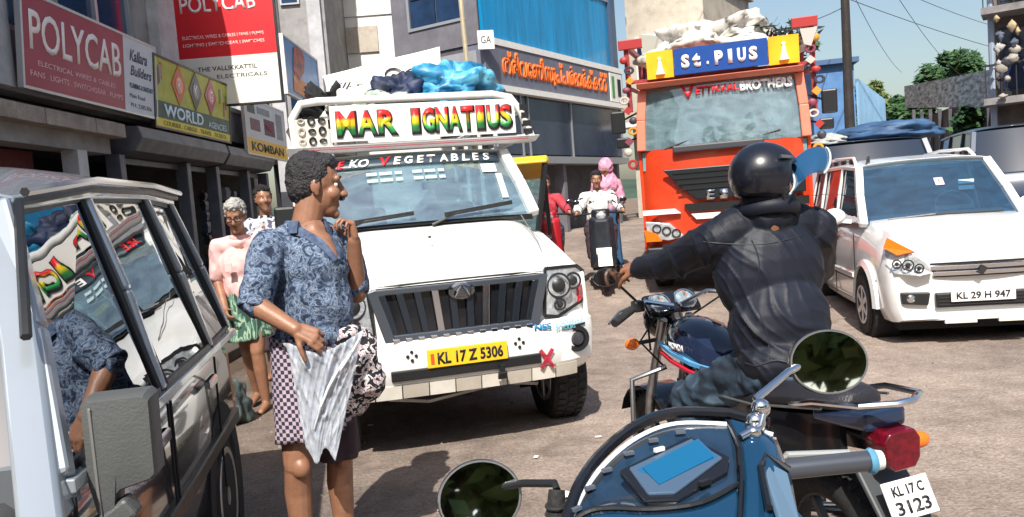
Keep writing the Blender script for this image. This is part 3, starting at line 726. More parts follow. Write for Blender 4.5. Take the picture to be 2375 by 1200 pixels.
# ---------------------------------------------------------------- trees
leafg = [ramp_mat('leaf_%d' % i, 'noise', cols, 1.4, .7, False) for i, cols in enumerate((((.3, (.012, .045, .02)), (.7, (.05, .12, .03))), ((.3, (.02, .06, .03)), (.7, (.09, .15, .05))), ((.3, (.05, .09, .02)), (.7, (.16, .2, .05)))))]
bark = mat('bark', (.10, .075, .055), .9, var=.4, vscale=9, bump=.6, bscale=25)
def tree(name, label, loc, h, cr, ctr, lobes, leaf, seed, mi=0, n=2600, trunk_r=.25):
    rnd = random.Random(seed); t = thing(name, label, 'tree', loc)
    m = MB(); m.tube([(0, 0, 0), (.1*h*.1, 0, h*.35), (.03*h, 0, h*.7)], [trunk_r, trunk_r*.7, trunk_r*.4], 9)
    cs = []
    for i in range(lobes):
        a = rnd.random()*6.28; e = rnd.random()*1.9-.75; q = cr*(.35+.5*rnd.random())
        c = Vector((ctr[0]+q*math.cos(a)*math.cos(e), ctr[1]+q*math.sin(a)*math.cos(e), ctr[2]+q*math.sin(e)*.85)); cs.append((c, cr*(.22+.2*rnd.random())))
        m.tube([(.03*h, 0, h*.45), tuple((Vector((0, 0, h*.6))+c)/2), tuple(c)], [trunk_r*.45, trunk_r*.25, trunk_r*.08], 6)
    m.build('trunk', bark, t)
    f = MB()
    for k in range(n):
        c, r = cs[rnd.randrange(lobes)]
        d = Vector((rnd.gauss(0, 1), rnd.gauss(0, 1), rnd.gauss(0, 1))).normalized() * r*(rnd.random()**.4)*1.08
        p = c + d; s = leaf*(.5+rnd.random())
        x = Vector((rnd.gauss(0, 1), rnd.gauss(0, 1), rnd.gauss(0, .5))).normalized(); y = x.orthogonal().normalized()
        f.add([p-x*s, p-y*s*.45, p+x*s, p+y*s*.45], [(0, 1, 2, 3)])
    f.build('crown', leafg[mi], t)
    return t
tree('broadleaf_tree', 'big dark rounded tree rising behind the weathered far wall', (32.0, 57, 0), 11, 2.3, (0, 0, 8.1), 20, .24, 1, 0, 4600)
tree('broadleaf_tree', 'lower bushy tree beside the far wall under the big dark tree', (29.2, 58, 0), 7.0, 2.2, (0, 0, 5.4), 12, .3, 2, 0, 2600)
tree('broadleaf_tree', 'small yellow green tree showing over the blue sheet fence', (19.0, 42, 0), 6.5, 1.2, (0, 0, 5.5), 8, .22, 4, 2, 1100, .15)
tree('broadleaf_tree', 'sparse dark tree between the truck rack and the utility pole', (12.3, 33, 0), 7.6, .8, (0, 0, 6.9), 6, .24, 9, 1, 420, .12)
tree('broadleaf_tree', 'dark bushy tree standing behind the balcony block on the right', (20.5, 33, 0), 6, 2.0, (0, 0, 3.0), 10, .28, 12, 0, 2400)
tree('broadleaf_tree', 'dense dark tree at the far end of the sheet fence', (26.8, 62, 0), 6, 2.2, (0, 0, 4.4), 14, .4, 15, 1, 2800)
# far wooded rise closing the view
g = MB(); g.grid(lambda u, v: (-120+u*330, 120+v*120, -1 + v*v*8 + (2.5*noise.noise(Vector((u*9, v*4, 0))) if v > 0 else 0)), 40, 12); g.build('hill', mat('far_hill', (.05, .09, .05), .9, var=.5, vscale=.08), smooth=True, kind='structure')
# trees behind the camera, seen in the mirrors and shop glass
for i, (x, y_, s) in enumerate(((-11, -13, 1.1), (-4.5, -15, 1.2), (2, -15, 1.15), (8, -14, 1.0), (13, -9, 1.0))):
    tree('roadside_tree', ['leafy roadside tree behind the viewer, farthest left', 'tall leafy roadside tree behind the viewer on the left', 'tall leafy roadside tree straight behind the viewer', 'leafy roadside tree behind the viewer on the right', 'leafy roadside tree behind the viewer, farthest right'][i], (x, y_, 0), 8*s, 4.0*s, (0, 0, 4.6*s), 22, .34, 30+i, 2, 4200)
# ---------------------------------------------------------------- vehicles
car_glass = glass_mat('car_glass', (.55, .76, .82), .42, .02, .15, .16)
dark_car_glass = glass_mat('dark_car_glass', (.22, .30, .34), .14, .02, .1)
seat_m = mat('seat_fabric', (.10, .11, .13), .8, var=.3)
dash_m = mat('dashboard', (.09, .10, .11), .6)
rim_m = mat('rim_silver', (.5, .51, .53), .3, .8)

def wheel(root, c, r=.33, w=.19, spokes=5, hub=rim_m):
    """tyre with tread blocks, rim with spokes; axle along local x"""
    T = Matrix.Translation(c) @ Matrix.Rotation(R(90), 4, 'Y')
    wh = MB(); wh.lathe([(r*.62, -w*.35), (r*.55, -w*.2), (r*.5, 0), (r*.55, w*.2), (r*.62, w*.35)], 28, T); wb = wh.build('wheel', dark_metal, root, smooth=True)
    t = MB(); prof = [(r*.62, -w*.42), (r*.72, -w*.5), (r*.93, -w*.5), (r*.985, -w*.42), (r, -w*.2), (r, w*.2), (r*.985, w*.42), (r*.93, w*.5), (r*.72, w*.5), (r*.62, w*.42), (r*.62, -w*.42)]
    rings = [[(a*math.cos(k*6.2832/36), a*math.sin(k*6.2832/36), h) for k in range(36)] for a, h in prof]
    t.loft(rings, True, False, T)
    for k in range(36):
        a = k*6.2832/36
        for j, sx in enumerate((-.3, 0, .3)):
            Mx = T @ Matrix.Rotation(a + (.08 if j % 2 else 0), 4, 'Z')
            t.box(r-.004, r+.007, -.016, .016, sx*w-w*.11, sx*w+w*.11, Mx)
    t.build('tyre', rubber, wb, smooth=True)
    for sgn in (-1, 1):
        q = MB(); h0 = sgn*w*.44
        q.lathe([(r*.13, h0-.012), (r*.13, h0+.012)], 16, T)
        for k in range(spokes):
            Mx = T @ Matrix.Rotation(k*6.2832/spokes, 4, 'Z')
            q.box(r*.1, r*.6, -r*.085, r*.085, h0-.012, h0+.008, Mx)
        rings = [[(a*math.cos(k*6.2832/28), a*math.sin(k*6.2832/28), h0+hh) for k in range(28)] for a, hh in ((r*.56, -.015), (r*.64, -.015), (r*.64, .015), (r*.56, .015), (r*.56, -.015))]
        q.loft(rings, True, False, T)
        q.build('rim', hub, wb, bevel=.003)
    return wb

def xsec_body(stations):
    """stations: (y, halfwidth, zsill, zshoulder, ztop, crown) -> closed loft"""
    rings = []
    for y, hw, zs, zh, zt, cr in stations:
        h = [(hw*.93, zs), (hw*.985, zs+.1), (hw, (zs+zh)/2), (hw*.985, zh-.05), (hw*.955, zh), (hw*.86, zt), (hw*.55, zt+cr*.7), (0, zt+cr)]
        ring = [(x, y, z) for x, z in h] + [(-x, y, z) for x, z in h[-2::-1]]
        rings.append(ring)
    return rings

def cabin(root, pil, paint, glassm, roof_crown=.05, pw=.055, names=('front_quarter_glass', 'side_glass'), trimm=None, floor=True, skip_wind=False):
    """greenhouse: pil = list of ((bx, by, bz), (rx, ry, rz)) for the +x side, mirrored; first pillar carries the windscreen, last the rear glass"""
    trimm = trimm or black_trim
    for sx in (1, -1):
        for i, (b, r) in enumerate(pil):
            b1 = (b[0]*sx, b[1], b[2]); r1 = (r[0]*sx, r[1], r[2])
            q = MB(); mid = tuple((b1[k]+r1[k])/2 + (.012*sx if k == 0 else 0) for k in range(3))
            w = pw if i else pw*1.25
            q.bar(b1, mid, w, w*.9, up=(0, 1, 0)); q.bar(mid, r1, w, w*.9, up=(0, 1, 0)); q.build('pillar', paint, root, bevel=.012)
        for i in range(len(pil)-1):
            (b, r), (b2, r2) = pil[i], pil[i+1]
            e = .04
            P = [(b[0]*sx+.004*sx, b[1]+e, b[2]+.01), (b2[0]*sx+.004*sx, b2[1]-e, b2[2]+.01), (r2[0]*sx+.004*sx, r2[1]-e, r2[2]-.02), (r[0]*sx+.004*sx, r[1]+e, r[2]-.02)]
            q = MB(); q.poly(P, .004); q.build('side_window', glassm, root)
            q = MB()
            for a_, b_ in zip(P, P[1:]+P[:1]): q.bar(a_, b_, .018, .022)
            q.build('window_seal', trimm, root)
    b, r = pil[0]
    if not skip_wind:
        q = MB()
        def ws(u, v):
            x = (u*2-1); bx, rx = b[0]-.01, r[0]-.01
            return ((bx+(rx-bx)*v)*x, (b[1]+(r[1]-b[1])*v) - .10*(1-x*x), b[2]+(r[2]-b[2])*v + .01*(1-x*x))
        q.grid(ws, 16, 6); q.build('windscreen', glassm, root, smooth=True)
    b, r = pil[-1]
    q = MB(); q.grid(lambda u, v: ((b[0]+(r[0]-b[0])*v)*(u*2-1), b[1]+(r[1]-b[1])*v+.02, b[2]+(r[2]-b[2])*v), 6, 3); q.build('rear_window', glassm, root, smooth=True)
    # roof as a crowned closed shell
    y0 = pil[0][1][1]; y1 = pil[-1][1][1]; rings = []
    N = 10
    def rp(t):
        y = y0 + (y1-y0)*t
        for i in range(len(pil)-1):
            a, c = pil[i][1], pil[i+1][1]
            if a[1]-1e-6 <= y <= c[1]+1e-6:
                k = (y-a[1])/max(1e-6, c[1]-a[1]); return a[0]+(c[0]-a[0])*k, a[2]+(c[2]-a[2])*k
        return pil[-1][1][0], pil[-1][1][2]
    for j in range(N+1):
        t = j/N; x, z = rp(t); y = y0 + (y1-y0)*t
        cr = roof_crown*math.sin(math.pi*min(1, max(0, .12+.8*t)))**.5
        front = -.07 if j == 0 else 0
        ring = []
        for k in range(13):
            u = 1 - k/6.0
            ring.append(((x+.03)*math.copysign(abs(u)**.8, u), y + (-.10*(1-u*u) if j == 0 else 0), z + .015 + cr*(1-abs(u)**3)))
        ring += [(-(x+.035), y, z-.02), ((x+.035), y, z-.02)]
        rings.append(ring)
    q = MB(); q.loft(rings); q.build('roof', paint, root, smooth=True, bevel=.006)
    return q

def mirror_arm(root, base, tip, size, m=black_trim):
    q = MB(); q.bar(base, tip, .035, .03); mm = q.build('side_mirror', m, root)
    q = MB(); cx, cy, cz = tip; w, h = size
    q.box(cx-w/2, cx+w/2, cy-.035, cy+.03, cz-h/2, cz+h/2); q.build('shell', m, mm, bevel=.02)
    q = MB(); q.box(cx-w/2+.015, cx+w/2-.015, cy+.031, cy+.034, cz-h/2+.015, cz+h/2-.015); q.build('glass', chrome, mm)
    return mm
def seats(root, xs, y, z, mt=seat_m):
    for x in xs:
        q = MB(); q.box(x-.22, x+.22, y, y+.42, z-.1, z+.02); q.box(x-.21, x+.21, y+.36, y+.48, z+.02, z+.58); q.box(x-.11, x+.11, y+.38, y+.46, z+.6, z+.76); q.build('seat', mt, root, bevel=.04)
def steering(root, x, y, z, mt=black_trim):
    q = MB(); T = Matrix.Translation((x, y, z)) @ Matrix.Rotation(R(65), 4, 'X'); q.torus(.18, .014, 24, 6, T); q.box(-.17, .17, -.02, .02, -.01, .01, T); q.build('steering_wheel', mt, root, smooth=True)

# ================================================================ white pickup
pk = thing('pickup_truck', 'white pickup with a green red and yellow lettered header board and yellow number plate', 'pickup', (-.325, 4.78, 0), 15)
hw = .87
def noseY(x): a = abs(x)/hw; return .03*a*a + .16*a**7
# bumper: horizontal loft wrapped round the nose
rows = [(.40, .10, .80), (.42, .02, .83), (.47, -.01, .86), (.50, -.035, .875), (.68, -.045, .885), (.74, -.035, .885), (.765, .02, .87), (.77, .10, .85)]
q = MB()
def bump(u, v):
    k = v*(len(rows)-1); i = min(int(k), len(rows)-2); f = k-i
    z, yo, w = [rows[i][j]*(1-f)+rows[i+1][j]*f for j in range(3)]
    x = w*math.sin((u*2-1)*math.pi/2)
    return (x, yo + .16*(abs(x)/w)**6 + (.5*max(0, abs(u*2-1)-.93)/.07 if abs(u*2-1) > .93 else 0) + .03*(x/w)**2, z)
q.grid(bump, 60, (len(rows)-1)*2); bp_ = q.build('bumper', white_paint, pk, smooth=True)
# segmented lower lip
lipm = mat('lip_cream', (.72, .68, .60), .5, var=.2, vscale=8); lipm2 = mat('lip_beige', (.50, .45, .38), .5, var=.2, vscale=8)
for i in range(9):
    x0 = -.72 + i*.16
    q = MB(); pts = [(x0+.004 + k*.152/4) for k in range(5)]
    q.loft([[(x, noseY(x)-.020, .405), (x, noseY(x)-.035, .485), (x, noseY(x)+.03, .485), (x, noseY(x)+.03, .405)] for x in pts]); q.build('lip_segment', lipm if i % 2 else lipm2, bp_)
q = MB(); q.loft([[(x, noseY(x)-.058, .515), (x, noseY(x)-.062, .575), (x, noseY(x)+.02, .58), (x, noseY(x)+.02, .51)] for x in [-.46+.92*k/12 for k in range(13)]]); q.build('air_slot', black_trim, bp_, bevel=.005)
q = MB(); q.bar((.20, -.07, .49), (.20, -.085, .545), .03); q.bar((.20, -.09, .50), (.20, -.06, .46), .05, .02); q.build('tow_hook', black_trim, bp_)
pm = mat('plate_yellow', (.85, .52, .02), .4, var=.1, vscale=8)
q = MB(); q.box(-.245, .245, -.075, -.062, .575, .685); pl = q.build('number_plate', pm, pk, bevel=.004)
text_obj('KL 17 Z 5306', 'plate_lettering', black_ink, .40, .072, Matrix.Translation((.015, -.078, .63)), pl, bold=.03)
q = MB(); q.box(-.225, -.205, -.079, -.0752, .60, .66); q.build('plate_mark', mat('mark_red', (.7, .08, .02), .5), pl)
for sx in (-1, 1):   # four petal studs beside the plate
    for a in range(4):
        q = MB(); x = sx*.33 + .025*math.cos(a*math.pi/2); z = .655 + .025*math.sin(a*math.pi/2)
        q.lathe([(.011, 0), (.008, .006)], 8, Matrix.Translation((x, noseY(x)-.046, z)) @ Matrix.Rotation(R(90), 4, 'X')); q.build('stud', black_trim, bp_)
    q = MB(); q.lathe([(.085, .0), (.08, .012), (.055, .012), (.05, .002)], 20, Matrix.Translation((sx*.725, noseY(.725)-.040, .625)) @ Matrix.Rotation(R(90), 4, 'X')); fl = q.build('fog_lamp', black_trim, pk, smooth=True)
    q = MB(); q.lathe([(.045, 0), (.035, .016), (.01, .02)], 16, Matrix.Translation((sx*.725, noseY(.725)-.05, .625)) @ Matrix.Rotation(R(90), 4, 'X')); q.build('lens', mat('lens_dark', (.06, .06, .07), .1, .3), fl, smooth=True)
    q = MB(); q.loft([[(sx*x, noseY(x)-.055, .705), (sx*x, noseY(x)-.058, .718), (sx*x, noseY(x), .718), (sx*x, noseY(x), .705)] for x in (.62, .68, .74, .80)]); q.build('trim_line', black_trim, bp_)
# stickers
q = MB(); red_s = mat('sticker_red', (.55, .03, .06), .5, col2=(.15, .01, .02), vscale=40)
for a in (35, -35):
    T = Matrix.Translation((.50, noseY(.5)-.052, .535)) @ Matrix.Rotation(R(a), 4, 'Y'); q.box(-.012, .012, -.002, .002, -.07, .07, T)
q.box(.478, .522, noseY(.5)-.056, noseY(.5)-.0525, .52, .55); q.build('cross_sticker', red_s, bp_)
text_obj('NSS', 'sticker_lettering', mat('sticker_blue', (.02, .25, .5), .5), .11, .04, Matrix.Translation((.49, noseY(.5)-.048, .735)), bp_, bold=.04)
text_obj('ROADSERVICE', 'sticker_lettering', mat('sticker_cyan', (.15, .5, .65), .5), .2, .035, Matrix.Translation((.67, noseY(.67)-.062, .742)) @ Matrix.Rotation(R(14), 4, 'Z'), bp_)
text_obj('24 HOURS', 'sticker_lettering', MATS['sticker_cyan'], .14, .02, Matrix.Translation((.64, noseY(.64)-.058, .712)) @ Matrix.Rotation(R(10), 4, 'Z'), bp_)

# nose panel, fenders, hood in one shell
def hoodz(y): return 1.085 + .33*(min(max(y, 0), 1.05)/1.05)**.85
def shell(u, v):
    """u across, v from grille bottom up over the hood to the windscreen"""
    x = u*2-1
    if v < .3:
        k = v/.3; z = .76 + (.33)*k; y = .03 + .07*k; w = .85 - .01*k
    else:
        k = (v-.3)/.7; y = .10 + .98*k; z = hoodz(y); w = .85 - .03*k
    xx = w*math.sin(x*math.pi/2*.98)
    a = abs(xx)/w
    fade = max(0, 1-(max(0, v-.3)/.5))
    y += (.04*a*a + .14*a**6)*fade
    z -= (0 if v < .3 else (.03*a*a + .14*a**9))
    return (xx, y, z)
q = MB(); q.grid(shell, 44, 30); q.build('hood', white_paint, pk, smooth=True)
for sx in (-1, 1):   # fender sides and doors
    q = MB(); q.grid(lambda u, v: (sx*(.855 + .012*math.sin(v*3.1)) , .17+u*.93, .46 + v*(hoodz(.17+u*.93)-.46-.13)), 8, 6); q.build('fender', white_paint, pk, smooth=True, solid=.02)
    q = MB(); q.box(sx*.80-.06, sx*.80+.06, 1.08, 2.35, .42, 1.28); d = q.build('door', white_paint, pk, bevel=.03)
    q = MB(); q.box(sx*.865-.012, sx*.865+.012, 2.08, 2.22, 1.08, 1.12); q.build('handle', black_trim, d)
q = MB(); q.box(-.74, .74, 1.0, 2.4, .4, .95); q.build('floor', dark_inside, pk)
q = MB(); q.box(-.85, .85, 2.3, 2.36, .45, 1.3); q.build('cab_back', white_paint, pk)
q = MB(); q.loft([[(-.76, .98, 1.32), (.76, .98, 1.32), (.76, 1.0, 1.0), (-.76, 1.0, 1.0)], [(-.76, 1.42, 1.26), (.76, 1.42, 1.26), (.76, 1.42, .95), (-.76, 1.42, .95)]]); q.build('dashboard', mat('dash_green', (.28, .44, .42), .6, var=.4, vscale=5), pk)
# hood shut lines and wiper cowl
q = MB(); q.tube([(-.82, .25, 1.035), (-.7, .145, 1.058), (-.35, .10, 1.07), (0, .095, 1.072), (.35, .10, 1.07), (.7, .145, 1.058), (.82, .25, 1.035)], .006, 6); q.build('shut_line', black_trim, pk)
q = MB(); q.loft([[(x, 1.03-.10*(1-(x/.80)**2)+.01, 1.41), (x, 1.10-.10*(1-(x/.78)**2), 1.435), (x, 1.12, 1.40), (x, 1.03, 1.38)] for x in [-.80+1.60*k/14 for k in range(15)]]); q.build('wiper_cowl', black_trim, pk, smooth=True)
for pts in (((-.60, .13, 1.075), (-.66, .5, 1.225), (-.70, 1.0, 1.405)), ((.60, .13, 1.075), (.66, .5, 1.225), (.70, 1.0, 1.405))):
    q = MB(); a_, b_, c_ = [Vector(p) for p in pts]; q.tube([tuple(a_.lerp(b_, k/6) + Vector((0, 0, .012))) for k in range(7)] + [tuple(b_.lerp(c_, k/6) + Vector((0, 0, .012))) for k in range(1, 7)], .0035, 5); q.build('shut_line', mat('gap_grey', (.2, .19, .18), .8), pk)
# grille
gx = lambda z: .43 + .09*(z-.74)/.30
q = MB()
def gy(x): return .03 + noseY(x)*.6
G0, G1 = .755, 1.06
def gl(z0, z1, e, n=14): return [[(x, gy(x)-.03-e, z0), (x, gy(x)-.035-e, z1), (x, gy(x)+.06, z1), (x, gy(x)+.04, z0)] for x in [-(gx(z0)) + 2*gx(z0)*k/n for k in range(n+1)]]
q.loft(gl(G1-.035, G1, .02)); 
q.loft(gl(G0-.045, G0+.03, .02))
for sx in (-1, 1): q.bar((sx*gx(G0), gy(.55)-.03, G0-.04), (sx*gx(G1), gy(.6)-.03, G1-.0), .055, .06)
gr = q.build('grille', mat('grille_frame', (.12, .14, .17), .25, .6), pk, bevel=.006)
q = MB(); q.loft([[(x, gy(x)-.022, G0-.02), (x*gx(G1)/gx(G0), gy(x)-.012, G1), (x*gx(G1)/gx(G0), gy(x)+.10, G1), (x, gy(x)+.08, G0-.02)] for x in [-gx(G0)+2*gx(G0)*k/10 for k in range(11)]]); q.build('grille_backing', black_gloss, gr)
for i in range(10):
    x = -.41 + i*.0911
    if abs(x) < .04: continue
    xt = x*1.16
    q = MB(); q.loft([[(xx-.022, gy(x)-.048, z), (xx+.022, gy(x)-.048, z), (xx+.014, gy(x)+.0, z), (xx-.014, gy(x)+.0, z)] for xx, z in ((x, G0+.02), ((x+xt)/2, (G0+G1)/2), (xt, G1-.03))]); q.build('grille_slat', mat('slat_chrome', (.62, .66, .7), .15, 1) if i in (3, 6) else mat('slat_smoked', (.07, .09, .12), .22, .85), gr, bevel=.004)
for i in range(12):
    x = -.41 + i*.0745
    q = MB(); q.box(x-.02, x+.02, gy(x)-.062, gy(x)-.045, G0-.025, G0+.008); q.build('chrome_stud', chrome, gr, bevel=.004)
q = MB(); q.lathe([(.085, 0), (.08, .02), (.06, .025), (.058, .012), (.02, .012)], 28, Matrix.Translation((0, -.02, 1.01)) @ Matrix.Rotation(R(90), 4, 'X') @ Matrix.Diagonal((1, .62, 1, 1))); em = q.build('emblem', mat('emblem_dark_chrome', (.25, .27, .3), .15, 1), pk, smooth=True)
for k in (-1, 1):
    q = MB(); q.tube([(k*.045, -.05, .98), (k*.03, -.055, 1.01), (k*.006, -.05, 1.04)], [.004, .009, .003], 6); q.build('emblem_wing', chrome, em)
# head lamps
for sx in (-1, 1):
    P = [(.555, 1.085), (.53, .79), (.62, .775), (.83, .845), (.865, 1.03), (.80, 1.075)]
    hl_y = lambda x: .06 + .04*(x/.85)**2 + .14*(x/.85)**6 - .045
    q = MB(); n = len(P)
    fr = [(sx*x, hl_y(x), z) for x, z in P]; bk = [(sx*x, hl_y(x)+.08, z) for x, z in P]
    c = (sx*.70, hl_y(.70)-.014, .93)
    vs = fr+bk+[c]; fs = [(i, (i+1) % n, 2*n) for i in range(n)] + [((i+1) % n, i, i+n, (i+1) % n+n) for i in range(n)]
    q.add(vs, fs); hl = q.build('headlight', lamp_clear, pk, smooth=True, flat_ang=30)
    q = MB(); 
    for k in range(n): q.bar(fr[k], fr[(k+1) % n], .014, .02)
    q.build('lamp_rim', black_trim, hl)
    for (x, z, r) in ((.64, .97, .075), (.755, .985, .05), (.64, .85, .035)):
        q = MB(); T = Matrix.Translation((sx*x, hl_y(x)-.013, z)) @ Matrix.Rotation(R(90), 4, 'X'); q.torus(r, .007, 20, 6, T); q.lathe([(r*.6, 0), (r*.4, .012), (.004, .014)], 14, T); q.build('reflector', dark_metal, hl, smooth=True)
    q = MB(); q.poly([(sx*.80, hl_y(.8)-.012, .93), (sx*.845, hl_y(.845)-.012, .95), (sx*.84, hl_y(.84)-.012, .865), (sx*.80, hl_y(.8)-.012, .84)], .02, (0, -1, 0)); q.build('indicator', red_plastic if sx > 0 else orange_plastic, hl)
pil = [((.82, 1.05, 1.42), (.73, 1.50, 1.925)), ((.84, 2.28, 1.40), (.73, 2.20, 1.94))]
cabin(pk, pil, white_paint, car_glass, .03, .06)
# black sunshade band with lettering on the windscreen
def wsP(x, v, off=-.012):
    b, r = pil[0]; bx, rx = b[0]-.01, r[0]-.01; w = bx+(rx-bx)*v
    return (x, b[1]+(r[1]-b[1])*v - .10*(1-(x/w)**2) + off, b[2]+(r[2]-b[2])*v + .01*(1-(x/w)**2) + off*-.5)
q = MB(); q.grid(lambda u, v: wsP(-.675+1.35*u, .83+.15*v), 20, 2); q.build('sun_band', mat('band_slate', (.03, .05, .07), .4), pk, smooth=True, solid=.003)
def ws_text(s, name, m, x, v, w, h, off=-.02, **k):
    p = wsP(x, v, off); sl = math.atan2(.45, .50); yaw = math.atan(2*.10*x/(.7*.7))
    return text_obj(s, name, m, w, h, Matrix.Translation(p) @ Matrix.Rotation(yaw, 4, 'Z') @ Matrix.Rotation(-sl, 4, 'X'), pk, **k)
ws_text('KO', 'windscreen_lettering', white_ink, -.42, .905, .15, .085, bold=.03, shear=.25)
ws_text('V', 'windscreen_lettering', mat('ink_red', (.7, .02, .03), .4), -.22, .905, .08, .095, bold=.03, shear=.25)
for ch, x in zip('EGETABLES', [-.135+.0875*i for i in range(9)]):
    ws_text(ch, 'windscreen_lettering', white_ink, x, .905, .068, .08, bold=.03, shear=.25)
ws_text('RE', 'windscreen_lettering', MATS['ink_red'], -.58, .905, .12, .09, bold=.03, shear=.25)
for x, w in ((-.25, .26), (.08, .24)):   # faint pale decal bars, unreadable in the photograph
    for k, vv in enumerate((.70, .60)):
        for a, b in ((0, .3), (.36, .72), (.80, 1)):
            q = MB(); q.grid(lambda u, v: wsP(x-w/2+w*(a+(b-a)*u), vv+.045*v, -.016), 3, 1); q.build('decal', mat('ink_pale_teal', (.40, .52, .55), .5), pk, solid=.002)
q = MB(); q.grid(lambda u, v: wsP(.50+.12*u, .66+.13*v, -.014), 2, 2); q.build('paper_sticker', white_trim, pk, solid=.002)
q = MB(); q.grid(lambda u, v: wsP(.60+.05*u, .25+.38*v, -.014), 2, 2); q.build('paper_sticker', mat('sticker_pale', (.5, .62, .66), .5), pk, solid=.002)
# items on the dashboard
q = MB(); q.sph((-.38, 1.12, 1.37), (.16, .10, .04)); tag(q.build('cushion', mat('cushion_pink', (.6, .25, .28), .8, col2=(.1, .4, .3), vscale=5), None), 'small pink and green cushion on the pickup dashboard behind the glass', 'cushion')
o = COL.objects['cushion']; o.matrix_world = Matrix.Translation(pk.location) @ Matrix.Rotation(R(15), 4, 'Z')
q = MB(); q.grid(lambda u, v: (-.15+.7*u, 1.03+.2*v, 1.345+.01*math.sin(u*20)), 12, 3); o = tag(q.build('cloth', mat('dash_cloth', (.55, .62, .55), .8, col2=(.2, .4, .35), vscale=12), None, solid=.01), 'pale green cloth laid along the pickup dashboard', 'cloth'); o.matrix_world = COL.objects['cushion'].matrix_world
q = MB(); q.box(.02, .13, 1.22, 1.27, 1.66, 1.72); q.bar((.075, 1.3, 1.72), (.075, 1.35, 1.82), .015); q.build('interior_mirror', black_trim, pk, bevel=.01)
steering(pk, .38, 1.5, 1.32); seats(pk, (-.38, .38), 1.7, .98)
# wipers
for pts in (((-.62, .965, 1.40), (-.44, .94, 1.465), (-.20, .935, 1.485)), ((.02, .93, 1.40), (.22, .945, 1.475), (.52, .99, 1.505))):
    q = MB(); q.tube(pts, [.012, .008, .006], 6); w = q.build('wiper', black_trim, pk)
    a, b = Vector(pts[1]), Vector(pts[2]); d = (b-a)
    q = MB(); q.bar(tuple(a - d*.35 + Vector((0, .0, .0))), tuple(b + d*.4), .012, .03); q.build('blade', rubber, w)
q = MB(); q.sph((-.08, .48, 1.33), (.012, .012, .008)); q.build('washer_jet', black_trim, pk)
# door mirrors
for sx in (-1,): mirror_arm(pk, (sx*.83, 1.22, 1.46), (sx*.98, 1.18, 1.50), (.15, .22))
# rack header above the cab
hb = MB(); z0, z1 = 2.015, 2.37; Y = 1.42
hb.tube([(-.86, Y, z0), (-.87, Y, z1-.12), (-.80, Y, z1-.015), (-.68, Y, z1), (.66, Y, z1), (.80, Y, z1-.03), (.88, Y, z1-.14), (.96, Y, z0)], .030, 10)
hb.tube([(-.9, Y, z0), (.97, Y, z0)], .030, 10); hb.tube([(-.86, Y, z0-.03), (-.80, Y+.5, 2.0)], .02, 6)
for sx in (-.88, .91):
    hb.tube([(sx, Y, z0+.02), (sx*1.02, 2.45, z0), (sx*1.02, 4.4, z0)], .022, 8); hb.tube([(sx*.97, Y, z1-.14), (sx*1.02, 2.45, z1-.1), (sx*1.02, 4.4, z1-.1)], .022, 8)
    for yy in (2.45, 3.1, 3.75, 4.4): hb.tube([(sx*1.02, yy, .9), (sx*1.02, yy, z1-.1)], .022, 8)
hb.build('rack', white_trim, pk, smooth=True)
q = MB(); q.box(-.60, .82, Y-.045, Y-.03, z0+.045, z1-.045); hd = q.build('header_board', mat('header_white', (.80, .77, .72), .45, var=.06), pk, bevel=.003)
ig = ramp_mat('ignatius_ink', 'z', ((0, (.02, .25, .07)), (.25, (.03, .35, .08)), (.42, (.75, .62, .02)), (.60, (.85, .5, .02)), (.72, (.75, .02, .02))), rough=.4, const=False, mapping={'s': (1, 1, 5.5), 'l': (0, 0, .5)})
for word, x0, w in (('MAR', -.565, .46), ('IGNATIUS', -.02, .81)):
    n = len(word); cw = w/n
    for i, ch in enumerate(word):
        ww = cw*.88*(.6 if ch == 'I' else 1)
        x = x0 + (i+.5)*cw
        text_obj(ch, 'lettering_outline', black_ink, ww+.022, .20, Matrix.Translation((x+.006, Y-.052, (z0+z1)/2-.008)), hd, bold=.05, depth=.004)
        text_obj(ch, 'lettering', ig, ww, .17, Matrix.Translation((x, Y-.060, (z0+z1)/2)), hd, bold=.03, depth=.004)
# ornamental mesh panel to the left of the board
rr = random.Random(2)
q = MB(); q.box(-.85, -.615, Y-.02, Y-.01, z0+.02, z1-.13); q.build('side_board', cream_paint, pk)
for i in range(9):
    x = -.81 + .075*(i % 3); z = z0+.06 + .075*(i//3)
    q = MB(); q.torus(.022, .008, 10, 5, Matrix.Translation((x, Y-.03, z)) @ Matrix.Rotation(R(90), 4, 'X') @ Matrix.Diagonal((1, 1.2 if i % 2 else .7, 1, 1))); q.build('ornament', black_trim if i % 3 else lipm2, pk)
q = MB(); q.loft([[(-.93, Y-.06, 1.985), (.97, Y-.06, 1.985), (.97, Y+.1, 1.985), (-.93, Y+.1, 1.985)], [(-.93, Y-.10, 2.03), (1.0, Y-.10, 2.03), (1.0, Y+.1, 2.03), (-.93, Y+.1, 2.03)]]); q.build('header_rail', white_trim, pk, bevel=.008)
q = MB(); q.tube([(-.8, Y-.1, 2.005), (.9, Y-.1, 2.007)], .004, 5); q.build('rail_line', mat('line_red', (.4, .05, .08), .5), pk)
for i in range(4):
    q = MB(); x = .93-.012*i
    q.box(x-.03, x+.03, Y-.03, Y+.02, 2.09+.07*i*.9, 2.045+.07*i*.9); q.build('ornament', black_trim, pk)
